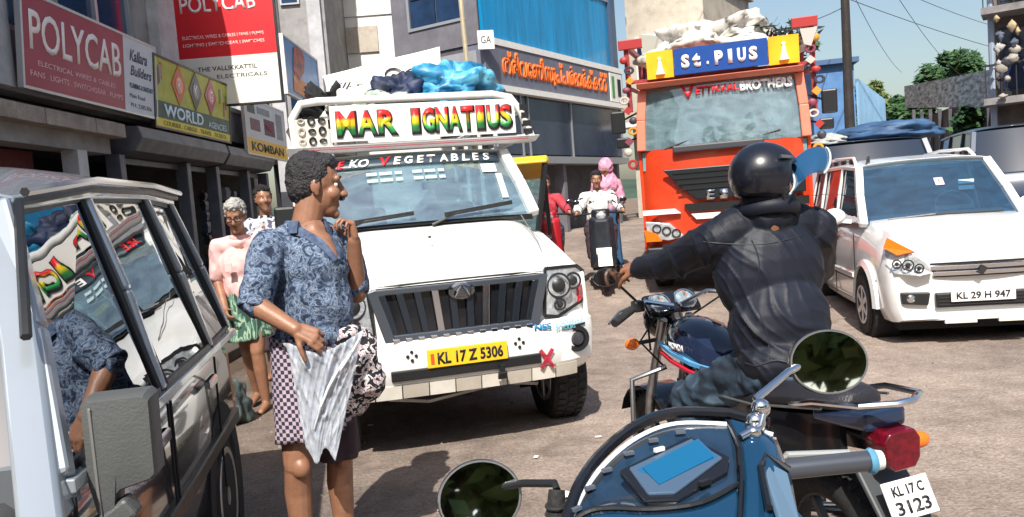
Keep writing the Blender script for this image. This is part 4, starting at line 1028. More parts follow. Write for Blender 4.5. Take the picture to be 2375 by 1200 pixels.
# cargo bed
q = MB(); q.box(-.9, .9, 2.45, 4.5, .72, .80); q.build('bed_floor', dark_metal, pk)
for sx in (-1, 1):
    q = MB(); q.box(sx*.9-.02, sx*.9+.02, 2.45, 4.5, .8, 1.3); q.build('bed_side', white_paint, pk, bevel=.01)
q = MB(); q.box(-.9, .9, 4.48, 4.52, .8, 1.3); q.build('tailgate', white_paint, pk, bevel=.01)
q = MB(); q.box(-.4, -.3, .4, 4.4, .45, .6); q.box(.3, .4, .4, 4.4, .45, .6); q.box(-.7, .7, .62, .72, .28, .4); q.lathe([(.12, -.14), (.12, .14)], 12, Matrix.Translation((0, .67, .33)) @ Matrix.Rotation(R(90), 4, 'Y')); q.build('chassis', dark_metal, pk)
q = MB(); q.tube([(-.45, .35, .34), (-.2, .33, .30), (.3, .35, .35), (.55, .4, .3)], .025, 6); q.build('steering_rod', steel, pk)
for sx in (-1, 1):
    wheel(pk, (sx*.755, .60, .335), .34, .23, 6); wheel(pk, (sx*.70, 3.5, .33), .335, .21, 6)
    q = MB(); q.box(sx*.72-.12, sx*.72+.12, 1.03, 1.05, .12, .55); q.build('mud_flap', rubber, pk)
    q = MB(); q.lathe([(.40, -.09), (.40, .09)], 20, Matrix.Translation((sx*.74, .60, .36)) @ Matrix.Rotation(R(90), 4, 'Y') , arc=math.pi); q.build('wheel_arch', black_in, pk)

# load on the pickup
def heap(name, label, cat, m, c, r, seed, amp=.35, rot=0, voxel=None):
    """crumpled cloth or sack: a displaced dome"""
    mb = MB()
    def f(u, v):
        a = u*2*math.pi; t = v*math.pi*.98+.02
        d = Vector((math.cos(a)*math.sin(t), math.sin(a)*math.sin(t), -math.cos(t)))
        k = 1 + amp*noise.fractal(d*1.7+Vector((seed, 0, 0)), 1, 2, 3) - amp*.55*abs(noise.noise(d*3.3+Vector((0, seed, 0))))
        return (d.x*r[0]*k, d.y*r[1]*k, max(-r[2]*.55, d.z*r[2]*k))
    mb.grid(f, 56, 34)
    o = tag(mb.build(name, m, None, smooth='all'), label, cat)
    o.location = c; o.rotation_euler = (0, 0, R(rot)); return o
PM = Matrix.Translation(pk.location) @ Matrix.Rotation(R(15), 4, 'Z')
def pkw(x, y, z): return PM @ Vector((x, y, z))
tarp = ramp_mat('tarp_blue', 'noise', ((.3, (.01, .05, .12)), (.45, (.02, .22, .42)), (.62, (.15, .50, .68))), 5, .45, False, detail=5, dist=1.2)
navy_cloth = mat('cloth_navy', (.02, .035, .10), .6, col2=(.01, .015, .03), vscale=7)
heap('tarpaulin', 'crumpled bright blue tarpaulin bundle on top of the pickup rack', 'tarpaulin', tarp, pkw(.42, 1.85, 2.43), (.42, .36, .24), 3.3, .5)
heap('cloth_bundle', 'navy cloth bundle lying between the white sheet and bright blue tarpaulin', 'bundle', navy_cloth, pkw(-.02, 1.85, 2.41), (.25, .3, .22), 5.1, .45)
heap('sheet_bundle', 'crumpled white sheet bundle on the rack above the header lettering', 'bundle', mat('cloth_white', (.78, .77, .74), .8, var=.1, bump=.2, bscale=12), pkw(-.36, 2.0, 2.37), (.26, .3, .17), 8.2, .5)
heap('cloth_bundle', 'black spiky cloth heap on the left part of the pickup rack', 'bundle', mat('cloth_black', (.015, .015, .018), .8, var=.5), pkw(-.58, 2.1, 2.37), (.22, .3, .19), 1.7, .9)
heap('sheet_bundle', 'low white and green sheet folded on the left end of the rack', 'bundle', mat('cloth_pale_green', (.6, .66, .6), .8, col2=(.1, .15, .12), vscale=9), pkw(-.18, 1.6, 2.35), (.2, .15, .1), 4.4, .5)
q = MB(); b0 = pkw(.62, 1.95, .8); q.tube([tuple(b0), tuple(b0+Vector((-.02, .02, 1.9))), tuple(b0+Vector((-.05, .0, 3.6)))], [.022, .02, .016], 7); tag(q.build('bamboo_pole', mat('bamboo', (.55, .46, .30), .6, var=.3, vscale=6)), 'thin tan bamboo pole standing up from the pickup bed', 'pole')

# ================================================================ orange truck
tk = thing('lorry', 'orange and black lorry with a decorated red rack and blue header board', 'truck', (2.72, 10.0, .17), -16)
tk.rotation_euler = (R(3.5), 0, R(-16))
orange = mat('lorry_orange', (.68, .05, .012), .35, coat=.4, var=.15, vscale=3, dirt=.3, dirtcol=(.4, .12, .05))
salmon = mat('lorry_salmon', (.72, .20, .12), .4, var=.15)
W2 = 1.06
q = MB()
def tkbody(u, v):
    x = (u*2-1); z = .55 + v*(1.86-.55); w = W2 - .02*v
    xx = w*math.sin(x*math.pi/2); a = abs(xx)/w
    return (xx, .02+.04*a*a+.20*a**8 + .05*v**2, z)
q.grid(tkbody, 40, 14); q.build('front_panel', orange, tk, smooth=True)
for sx in (-1, 1):
    q = MB(); q.box(sx*(W2-.03)-.02, sx*(W2-.03)+.02, .22, 1.75, .6, 1.86); q.build('cab_side', orange, tk)
    q = MB(); q.box(sx*.98-.04, sx*.98+.04, 1.6, 1.72, 1.8, 2.9); q.build('cab_rear_pillar', orange, tk)
q = MB(); q.box(-1.02, 1.02, 1.7, 1.75, .6, 3.0); q.build('cab_back', orange, tk)
pil2 = [((1.0, .17, 1.86), (.95, .30, 2.82)), ((1.01, 1.0, 1.86), (.96, 1.0, 2.86)), ((1.01, 1.68, 1.86), (.96, 1.68, 2.86))]
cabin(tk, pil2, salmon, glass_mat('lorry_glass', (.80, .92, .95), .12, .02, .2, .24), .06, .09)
q = MB(); q.box(-1.0, 1.0, .2, .72, 1.6, 1.84); q.build('dashboard', mat('dash_teal', (.16, .34, .36), .6, var=.5, vscale=3), tk)
q = MB(); q.grid(lambda u, v: (-1.0+2*u, (.52+.05*math.sin(u*24+v*3)+.03*math.sin(u*51)), 1.7+v*1.1), 60, 2); q.build('curtain', mat('curtain_teal', (.36, .66, .76), .7, var=.35, vscale=4), tk, smooth=True, solid=.01)
for x0, s in ((-.85, 1), (.85, -1)):
    q = MB(); q.grid(lambda u, v: (x0 + s*(u*.5*(1-v*.55)) , .42+.03*math.sin(u*18), 1.9+.8*(1-v) ), 20, 5); q.build('curtain', mat('curtain_pale', (.55, .76, .82), .7, var=.4, vscale=6), tk, smooth=True, solid=.01)
steering(tk, .5, .6, 1.85); seats(tk, (-.55, .55), .8, 1.45)
for i in range(4):
    q = MB(); q.box(-.05+.02*i, .48-.02*i, .26, .40, 1.88+.055*i, 1.915+.055*i); o = q.build('folder', mat('folder_%d' % (i % 2), ((.6, .6, .5), (.35, .45, .35))[i % 2], .7), None); o.matrix_world = Matrix.Translation(tk.location) @ Matrix.Rotation(R(-16), 4, 'Z') @ Matrix.Rotation(R(3.5), 4, 'X'); tag(o, ['pale folder at the bottom of the pile on the lorry dashboard', 'green folder second in the pile on the lorry dashboard', 'pale folder third in the pile on the lorry dashboard', 'green folder topmost on the lorry dashboard'][i], 'folder')
text_obj('V', 'windscreen_lettering', mat('ink_red', (.7, .02, .03), .4), .17, .17, Matrix.Translation((-.38, .172, 2.72)) @ Matrix.Rotation(R(-8), 4, 'X'), tk, bold=.03)
text_obj('ETTIKKAL', 'windscreen_lettering', MATS['ink_red'], .52, .10, Matrix.Translation((-.02, .15, 2.72)) @ Matrix.Rotation(R(-8), 4, 'X'), tk, bold=.03)
text_obj('BROTHERS', 'windscreen_lettering', white_ink, .62, .13, Matrix.Translation((.56, .18, 2.71)) @ Matrix.Rotation(R(-8), 4, 'X') @ Matrix.Rotation(R(5), 4, 'Z'), tk, bold=.05)
# black grille, chrome letters, bull's head emblem, white stripe, lamps
q = MB(); q.prism([(-.74, 1.60), (.95, 1.60), (.95, 1.20), (-.34, 1.20), (-.52, 1.36)], .04, Matrix.Translation((0, -.03, 0))); tg = q.build('grille', mat('grille_grey', (.025, .03, .035), .35, .4), tk, bevel=.01)
for i, zz in enumerate((1.54, 1.47, 1.40, 1.33)):
    q = MB(); q.box(-.62+.02*i, .9, -.042, -.031, zz, zz+.025); q.build('grille_slat', black_trim, tg)
for i, ch in enumerate('EICHER'): text_obj(ch, 'chrome_lettering', chrome, .10, .12, Matrix.Translation((-.17+.16*i, -.045, 1.25)), tg, bold=.03, depth=.02)
q = MB(); T = Matrix.Translation((.22, -.035, 1.50)) @ Matrix.Rotation(R(90), 4, 'X'); q.torus(.12, .02, 20, 8, T @ Matrix.Diagonal((1.15, .7, 1, 1))); q.sph((.22, -.05, 1.49), (.06, .03, .06)); q.build('emblem', chrome, tg, smooth=True)
for pts, m_ in (([(-1.02, 1.10), (-.62, 1.10), (-.55, 1.04), (-1.02, 1.04)], white_ink), ([(-.42, 1.02), (.98, 1.02), (.98, .95), (-.36, .95)], white_ink), ([(-.5, 1.15), (.98, 1.15), (.98, 1.05), (-.44, 1.05)], black_trim)):
    q = MB(); q.prism(pts, .05, Matrix.Translation((0, -.025, 0))); q.build('front_trim', m_, tk)
for sx in (-1, 1):
    pts = [(sx*1.0, .96), (sx*.70, .92), (sx*.52, .74), (sx*.72, .70), (sx*.98, .74)]
    q = MB(); q.prism(pts, .08, Matrix.Translation((0, -.03 , 0)) ); hl = q.build('headlight', lamp_clear, tk, bevel=.01)
    q = MB(); q.prism([(sx*1.02, .86), (sx*.86, .80), (sx*.80, .70), (sx*1.0, .70)], .02, Matrix.Translation((0, -.055, 0))); q.build('indicator', orange_plastic, hl)
    q = MB()
    for k in range(3): q.torus(.05, .01, 16, 6, Matrix.Translation((sx*(.86-.12*k), -.04, .86-.035*k)) @ Matrix.Rotation(R(90), 4, 'X'))
    q.build('reflector', dark_metal, hl, smooth=True)
    q = MB(); q.box(sx*.82-.2, sx*.82+.2, .3, 1.1, .3, .6); q.build('step_box', dark_metal, tk)
    wheel(tk, (sx*.88, .85, .46), .46, .24, 6); wheel(tk, (sx*.88, 3.9, .46), .46, .24, 6)
    mirror_arm(tk, (sx*1.0, .3, 2.5), (sx*1.28, .22, 2.35), (.18, .36))
    mirror_arm(tk, (sx*1.0, .3, 2.1), (sx*1.24, .25, 2.02), (.17, .17))
q = MB(); q.box(-1.0, 1.0, -.06, .1, .42, .62); q.build('bumper', dark_metal, tk, bevel=.02)
q = MB(); q.box(-.26, .26, -.075, -.062, .45, .58); pq = q.build('number_plate', pm, tk); text_obj('KL 40 C 7714', 'plate_lettering', black_ink, .44, .08, Matrix.Translation((0, -.078, .515)), pq, bold=.02)
q = MB(); q.loft([[(x, .12 - .0*(x*x), 2.84), (x, .05, 2.93), (x, .3, 2.97), (x, .3, 2.84)] for x in [-1.0+2*k/10 for k in range(11)]]); q.build('sun_visor', salmon, tk, bevel=.01)
for pts in (((-.7, .10, 1.86), (-.25, .12, 2.02)), ((.2, .10, 1.86), (.7, .13, 2.0))):
    q = MB(); q.tube(pts, .014, 6); q.build('wiper', black_trim, tk)
q = MB(); q.box(-.6, .5, -.02, .06, 1.80, 1.90); q.build('cowl', mat('cowl_dark', (.05, .05, .06), .5), tk, bevel=.02)
# header board and yellow side pictures
q = MB(); q.box(-.52, .60, .15, .20, 3.02, 3.42); hd = q.build('header_board', mat('board_blue', (.01, .07, .32), .4, var=.2), tk)
for i, ch in enumerate('St.PIUS'):
    text_obj(ch, 'lettering', white_ink, .03 if ch == '.' else (.05 if ch == 'I' else .10), .045 if ch == '.' else .17, Matrix.Translation((-.38+.135*i, .14, 3.21 if ch != '.' else 3.15)), hd, bold=.06)
ypm = mat('board_yellow', (.85, .48, .02), .4, col2=(.8, .36, .01), vscale=3)
for x0, x1 in ((-.86, -.53), (.61, .96)):
    q = MB(); q.box(x0, x1, .15, .2, 3.0 if x0 < 0 else 3.0, 3.42); b = q.build('picture_board', ypm, tk)
    q = MB(); cx = (x0+x1)/2; q.tube([(cx, .143, 3.06), (cx, .14, 3.16), (cx, .143, 3.27)], [.06, .035, .02], 8); q.sph((cx, .14, 3.30), (.025, .01, .03)); q.build('printed_figure', mat('figure_pale', (.8, .75, .55), .6), b)
# red rack with ornament panels
q = MB()
for x in (-1.12, 1.12):
    q.bar((x, .30, 2.2 if x > 0 else 2.5), (x, .30, 3.55), .06); q.bar((x, .3, 3.55), (x, 5.5, 3.5), .06); q.bar((x, .3, 2.9), (x, 5.5, 2.9), .05)
    for y in (1.9, 2.8, 3.7, 4.6, 5.5): q.bar((x, y, 1.1), (x, y, 3.5), .06)
q.bar((-1.12, .3, 3.0), (1.12, .3, 2.98), .06)
q.build('rack', mat('rack_red', (.42, .05, .05), .45, col2=(.15, .03, .04), vscale=9), tk)
rr = random.Random(8)
oc = [mat('orn_%d' % i, c, .5) for i, c in enumerate(((.38, .03, .03), (.60, .28, .03), (.5, .46, .42), (.04, .04, .06), (.22, .05, .08)))]
for sx in (-1, 1):
    for k in range(11):
        z = 1.7 + k*.165; x = sx*(1.13 + .05*math.sin(k*1.3))
        q = MB()
        if k % 3 == 0: q.torus(.05, .018, 12, 6, Matrix.Translation((x, .22, z)) @ Matrix.Rotation(R(90), 4, 'X'))
        elif k % 3 == 1: q.sph((x, .22, z), (.055, .03, .06), 10, 6)
        else: q.prism([(x-.06, z), (x, z-.07), (x+.06, z), (x, z+.07)], .03, Matrix.Translation((0, .2, 0)))
        q.build('ornament', oc[(k*7+(sx > 0)) % 5], tk, smooth=True)
    q = MB(); q.box(sx*1.05-.16, sx*1.05+.14, .22, .28, 3.5, 3.62); q.build('rack_cap', oc[0], tk, bevel=.01)
q = MB(); q.prism([(.98, 3.48), (1.18, 3.48), (1.10, 3.22), (1.02, 3.26)], .04, Matrix.Translation((0, .18, 0))); q.build('pennant', oc[2], tk)
q = MB(); q.box(-1.1, 1.1, 1.85, 5.6, .95, 1.1); q.build('bed_floor', dark_metal, tk)
q = MB(); q.box(-1.1, -1.06, 1.85, 5.6, 1.1, 2.3); q.box(1.06, 1.1, 1.85, 5.6, 1.1, 2.3); q.build('bed_side', orange, tk)
def remap_z(z):
    K = [(-1, -1), (.30, .30), (.55, .57), (1.86, 1.87), (2.82, 2.64), (3.0, 2.76), (3.45, 3.12), (4.5, 4.2)]
    for (a, b), (c, d) in zip(K, K[1:]):
        if a <= z <= c: return b + (d-b)*(z-a)/(c-a)
    return z
def remap_tree(o):
    for ch in o.children:
        if ch.name.split('.')[0] in ('wheel',): continue
        if ch.matrix_local.translation.length > .01:
            ch.location.z = remap_z(ch.location.z)
        elif ch.type == 'MESH':
            for v in ch.data.vertices: v.co.z = remap_z(v.co.z)
        remap_tree(ch)
bpy.context.view_layer.update()
remap_tree(tk)
TM = tk.matrix_world.copy()
def tkw(x, y, z): return TM @ Vector((x, y, z))
heap('sack_load', 'lumpy grey white sacks heaped on top of the orange lorry', 'load', ramp_mat('sack_white', 'noise', ((.3, (.06, .06, .06)), (.42, (.45, .43, .38)), (.6, (.75, .73, .68))), 7, .9, False), tkw(.0, 1.7, 3.17), (1.0, 1.0, .42), 2.2, .35)
f = MB(); rr = random.Random(4)
for k in range(160):
    p = tkw(.75+rr.gauss(0, .22), 1.4+rr.gauss(0, .2), 3.18+abs(rr.gauss(0, .1))); x = Vector((rr.gauss(0, 1), rr.gauss(0, .6), rr.gauss(0, .7))).normalized()*.09; y = x.orthogonal().normalized()*.035
    f.add([p-x, p-y, p+x, p+y], [(0, 1, 2, 3)])
tag(f.build('leafy_branch', mat('leaf_black', (.012, .02, .014), .6), kind='stuff'), 'dark leafy branch lying on the lorry load above the yellow picture board', 'branch')

# ================================================================ white hatchback on the right
cr = thing('hatchback_car', 'white tall hatchback with roof rails and white number plate on the right', 'car', (3.94, 6.70, 0), -10.5)
cp = mat('car_white', (.80, .80, .79), .22, coat=.7, dirt=.18, dirtcol=(.6, .52, .45))
st = [(.03, .62, .30, .52, .62, .02), (.0, .67, .24, .62, .79, .02), (.035, .705, .22, .72, .89, .03), (.12, .73, .21, .80, .945, .03), (.38, .737, .20, .87, 1.00, .04), (.70, .738, .20, .92, 1.045, .04), (.88, .739, .20, .94, 1.07, .03), (2.0, .74, .20, .95, 1.02, .0), (3.2, .735, .22, .96, 1.02, 0), (3.52, .70, .28, .95, 1.0, 0), (3.58, .66, .34, .9, .95, 0)]
q = MB(); q.loft(xsec_body(st)); q.build('body', cp, cr, smooth=True, flat_ang=50)
pil3 = [((.705, .86, 1.03), (.60, 1.40, 1.585)), ((.72, 1.88, 1.02), (.615, 1.92, 1.615)), ((.715, 2.75, 1.03), (.615, 2.72, 1.61)), ((.70, 3.44, 1.03), (.60, 3.34, 1.585))]
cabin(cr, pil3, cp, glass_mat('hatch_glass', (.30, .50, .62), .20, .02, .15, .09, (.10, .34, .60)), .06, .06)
q = MB(); q.box(-.6, .6, 1.1, 3.3, .95, 1.035); q.build('interior_floor', dark_inside, cr)
q = MB(); q.grid(lambda u, v: (-.62+1.24*u, .86+.52*v, 1.075+.03*math.sin(v*3)), 8, 4); q.build('dashboard', mat('dash_blue_grey', (.10, .17, .24), .6, var=.4, vscale=4), cr, smooth=True, solid=.02)
steering(cr, .32, 1.5, 1.12); seats(cr, (-.32, .32), 1.6, .90); seats(cr, (-.35, .35), 2.5, .90, mat('seat_red_brown', (.25, .08, .06), .8))
q = MB(); q.box(-.07, .07, 1.62, 1.66, 1.42, 1.48); q.build('interior_mirror', black_trim, cr)
text_obj('✝', 'windscreen_sticker', mat('sticker_pink', (.8, .5, .55), .5), .08, .10, Matrix.Translation((.06, 1.10, 1.40)) @ Matrix.Rotation(R(-44), 4, 'X'), cr)
for z in (1.36, 1.30): 
    q = MB(); q.box(.24, .38, 1.12, 1.123, z, z+.04); q.build('windscreen_sticker', mat('sticker_pale', (.5, .62, .66), .5), cr)
# wheel arches
for sx in (-1, 1):
    for y in (.72, 3.05):
        q = MB(); T = Matrix.Translation((sx*.64, y, .30)) @ Matrix.Rotation(R(90), 4, 'Y') @ Matrix.Rotation(R(-90), 4, 'Z')
        q.lathe([(.37, -.12), (.37, .108)], 26, T); q.build('wheel_arch', black_in, cr)
        q = MB(); rings = []
        for k in range(19):
            a = math.pi*k/18; c_, s_ = math.cos(a), math.sin(a)
            rings.append([(sx*.735, y+.355*c_, .30+.355*s_), (sx*.785, y+.36*c_, .30+.36*s_), (sx*.765, y+.415*c_, .30+.415*s_), (sx*.72, y+.42*c_, .30+.42*s_)])
        q.loft(rings); q.build('arch_lip', cp, cr, smooth=True)
        wheel(cr, (sx*.70, y, .29), .29, .17, 6)
    # door seams, handles, rub strip
    for pts in (((sx*.745, 1.12, .30), (sx*.752, 1.08, .95)), ((sx*.747, 1.98, .26), (sx*.745, 1.98, .98)), ((sx*.745, 2.80, .42), (sx*.738, 2.84, .98)), ((sx*.742, 1.12, .28), (sx*.742, 2.75, .28))):
        q = MB(); q.tube(pts, .005, 5); q.build('door_seam', black_trim, cr)
    for y in (1.80, 2.62):
        q = MB(); q.box(sx*.755-.014, sx*.755+.014, y, y+.13, .86, .89); q.build('door_handle', black_trim, cr, bevel=.008)
        q = MB(); q.lathe([(.045, 0), (.02, .006)], 14, Matrix.Translation((sx*.742, y+.06, .875)) @ Matrix.Rotation(R(90*sx), 4, 'Y')); q.build('handle_recess', mat('recess_grey', (.25, .24, .24), .5), cr)
    q = MB(); q.loft([[(sx*.742, y, .50), (sx*.768, y, .505), (sx*.768, y, .55), (sx*.742, y, .56)] for y in (1.14, 2.0, 2.74)]); q.build('rub_strip', cp, cr, bevel=.006)
    q = MB(); q.tube([(sx*.764, 1.14, .493), (sx*.764, 2.74, .493)], .007, 5); q.build('rub_strip_shadow_gap', black_trim, cr)
    q = MB(); q.bar((sx*.74, 1.22, 1.06), (sx*.86, 1.20, 1.08), .05, .04); mm = q.build('side_mirror', cp, cr)
    q = MB(); q.sph((sx*.90, 1.20, 1.12), (.115, .055, .085), 16, 10); q.build('shell', cp, mm, smooth=True)
    q = MB(); q.sph((sx*.90, 1.212, 1.115), (.10, .05, .072), 16, 10); q.build('glass', black_gloss, mm, smooth=True)
    # roof rail
    q = MB(); q.tube([(sx*.57, 1.62, 1.63), (sx*.56, 1.74, 1.70), (sx*.56, 2.6, 1.72), (sx*.56, 3.1, 1.70), (sx*.57, 3.2, 1.63)], .018, 8); q.build('roof_rail', cp, cr, smooth=True)
    for k in range(4): 
        q = MB(); q.box(sx*.56-.02, sx*.56+.02, 1.8+k*.38, 1.87+k*.38, 1.63, 1.69); q.build('rail_foot', black_trim, cr)
    # head lamp
    fr = [(.395, -.01, .615), (.44, -.012, .70), (.56, .04, .80), (.70, .20, .90), (.725, .17, .70), (.68, .035, .62), (.5, -.02, .595)]
    fr = [(sx*a, b-.050, c+.03) for a, b, c in fr]; n = len(fr); c = (sx*.57, -.03, .73)
    q = MB(); q.add(fr + [c] + [(x*.96, y+.08, z) for x, y, z in fr], [(i, (i+1) % n, n) for i in range(n)] + [((i+1) % n, i, i+n+1, (i+1) % n+n+1) for i in range(n)]); hl = q.build('headlight', lamp_clear, cr, smooth=True, flat_ang=25)
    q = MB(); q.poly([(sx*.53, -.055, .835), (sx*.70, .105, .955), (sx*.735, .10, .87), (sx*.66, -.01, .81)], .03, (0, -1, 0)); q.build('indicator', orange_plastic, hl)
    for x, y, z, r in ((.50, -.070, .69, .035), (.585, -.060, .72, .045), (.66, -.01, .73, .035)):
        q = MB(); T = Matrix.Translation((sx*x, y, z)) @ Matrix.Rotation(R(90), 4, 'X'); q.torus(r, .006, 16, 6, T); q.lathe([(r*.5, 0), (r*.3, .01)], 10, T); q.build('reflector', dark_metal, hl, smooth=True)
    # fog lamp
    q = MB(); q.prism([(sx*.42, .36), (sx*.63, .38), (sx*.64, .48), (sx*.40, .47)], .06, Matrix.Translation((0, -.012, 0))); fg = q.build('fog_lamp', black_trim, cr, bevel=.01)
    q = MB(); q.lathe([(.035, 0), (.02, .012)], 14, Matrix.Translation((sx*.56, -.014, .425)) @ Matrix.Rotation(R(90), 4, 'X')); q.build('lens', chrome, fg, smooth=True)
# nose: grille bars
for z, h, w in ((.70, .018, .40), (.645, .018, .385), (.595, .02, .36)):
    q = MB(); q.loft([[(x, -.014+.10*(x/.7)**2, z), (x, -.016+.10*(x/.7)**2, z+h), (x, .04, z+h), (x, .04, z)] for x in [-w+2*w*k/8 for k in range(9)]]); q.build('grille_bar', black_trim, cr)
for z, w in ((.675, .39), (.625, .37)):
    q = MB(); q.loft([[(x, -.026+.10*(x/.7)**2, z-.018), (x, -.030+.10*(x/.7)**2, z+.018), (x, .04, z+.018), (x, .04, z-.018)] for x in [-w+2*w*k/8 for k in range(9)]]); q.build('grille_slat', chrome, cr, bevel=.003)
q = MB(); q.poly([(-.04, -.045, .625), (.0, -.045, .60), (.045, -.045, .66), (.0, -.045, .69)], .012, (0, -1, 0)); q.build('emblem', dark_metal, cr)
q = MB(); q.box(-.36, .36, -.018, .05, .335, .46); ag = q.build('air_intake', black_trim, cr, bevel=.012)
for k in range(3):
    q = MB(); q.box(-.34, .34, -.026, -.018, .355+.03*k, .365+.03*k); q.build('intake_slat', dark_metal, ag)
q = MB(); q.box(-.25, .25, -.045, -.03, .385, .49); pl = q.build('number_plate', white_ink, cr, bevel=.003)
text_obj('KL 29 H 947', 'plate_lettering', black_ink, .42, .06, Matrix.Translation((0, -.049, .437)), pl, bold=.02)
q = MB(); q.loft([[(x, -.02+.12*(x/.7)**2, .225), (x, -.03+.12*(x/.7)**2, .29), (x, .1, .3), (x, .1, .22)] for x in [-.6+1.2*k/10 for k in range(11)]]); q.build('bumper_lip', cp, cr, smooth=True)
for x in (-.3, .12):
    q = MB(); q.box(x, x+.25, -.03, .0, .2, .235); q.build('lip_segment', cream_paint, cr)
q = MB(); q.tube([(-.5, .78, 1.075), (-.1, .74, 1.10), (.5, .78, 1.09)], .012, 6); q.build('wiper', black_trim, cr)
q = MB(); q.tube([(-.45, 1.58, 1.64), (-.47, 1.50, 1.70), (-.50, 1.43, 1.69), (-.52, 1.40, 1.62)], .010, 6); q.build('aerial', black_trim, cr)
q = MB(); q.box(-.6, .6, .2, 3.4, .12, .24); q.build('underbody', black_in, cr)

# dark van and its covered load behind the hatchback
dv = thing('van', 'dark blue van with a covered roof load behind the white hatchback', 'van', (5.2, 11.1, .20), -14)
dvm = mat('van_dark_blue', (.025, .045, .09), .3, coat=.4, var=.4)
st = [(.0, .80, .35, .8, .9, .02), (.1, .86, .3, .95, 1.05, .03), (.5, .88, .28, 1.0, 1.1, .03), (3.6, .88, .28, 1.0, 1.1, 0), (4.0, .84, .35, 1.0, 1.1, 0)]
q = MB(); q.loft(xsec_body(st)); q.build('body', dvm, dv, smooth=True)
cabin(dv, [((.84, .35, 1.08), (.74, .75, 1.78)), ((.86, 1.4, 1.08), (.76, 1.4, 1.82)), ((.86, 2.6, 1.08), (.76, 2.6, 1.82)), ((.84, 3.9, 1.08), (.74, 3.7, 1.8))], dvm, mat('van_glass_opaque', (.02, .03, .05), .15, coat=.3), .06, .07)
for sx in (-1, 1):
    for y in (.8, 3.2): wheel(dv, (sx*.78, y, .31), .31, .18, 6)
    q = MB(); q.box(sx*.62-.13, sx*.62+.13, -.02, .05, .72, .88); q.build('headlight', lamp_clear, dv, bevel=.02)
q = MB(); q.box(-.7, .7, -.04, .02, .4, .6); q.build('bumper', black_trim, dv, bevel=.02)
DM = Matrix.Translation(dv.location) @ Matrix.Rotation(R(-16), 4, 'Z')
heap('covered_load', 'long blue tarpaulin covered load above the hatchback roof rail', 'tarpaulin', mat('tarp_dull_blue', (.05, .13, .26), .6, col2=(.02, .05, .12), vscale=3, bump=.4, bscale=5), DM @ Vector((.35, 1.7, 1.94)), (.85, .9, .20), 6.1, .2, -16)
heap('sheet_bundle', 'rolled pale grey sheets on the van roof left of the blue cover', 'bundle', mat('sheet_grey', (.45, .46, .45), .8, col2=(.2, .22, .22), vscale=6), DM @ Vector((-.62, 1.3, 1.88)), (.42, .5, .13), 2.9, .25, -16)

dv2 = copy_tree(dv); dv2.location = (8.15, 12.2, .3); dv2.rotation_euler = (0, 0, R(-20)); dv2['label'] = 'dark van parked at the right edge under the balconies'
# ================================================================ silver jeep at the left edge
sv = thing('jeep_van', 'silver grey jeep with reflecting side windows and a big dark mirror at the left edge', 'van', (-1.536, .369, 0), 11)
silver = mat('silver_paint', (.42, .47, .52), .25, .45, coat=.8, var=.12, vscale=3, dirt=.25, dirtcol=(.35, .33, .3))
gun = mat('gunmetal_paint', (.17, .175, .19), .16, .7, coat=.9, var=.5, vscale=2.5)
sg = glass_mat('mirror_tint_glass', (.08, .10, .11), .26, .005, .05)
L_ = 3.52
st = [(.0, .70, .42, .78, .86, .02), (.06, .76, .36, .84, .92, .02), (.5, .79, .34, .88, .95, .03), (1.1, .80, .34, .90, .97, .03), (1.2, .80, .32, .93, .99, 0), (3.3, .80, .32, .93, .99, 0), (3.48, .78, .34, .93, .99, 0), (L_, .74, .4, .9, .95, 0)]
q = MB(); q.loft(xsec_body(st)); q.build('body', gun, sv, smooth=True, flat_ang=50)
zb = 1.0
pl4 = [((.785, 1.15, zb), (.60, 1.50, 1.60)), ((.79, 2.02, zb), (.60, 2.10, 1.645)), ((.79, 2.88, zb), (.60, 2.84, 1.655)), ((.775, 3.46, zb), (.585, 3.36, 1.64))]
cabin(sv, pl4, silver, sg, .10, .045)
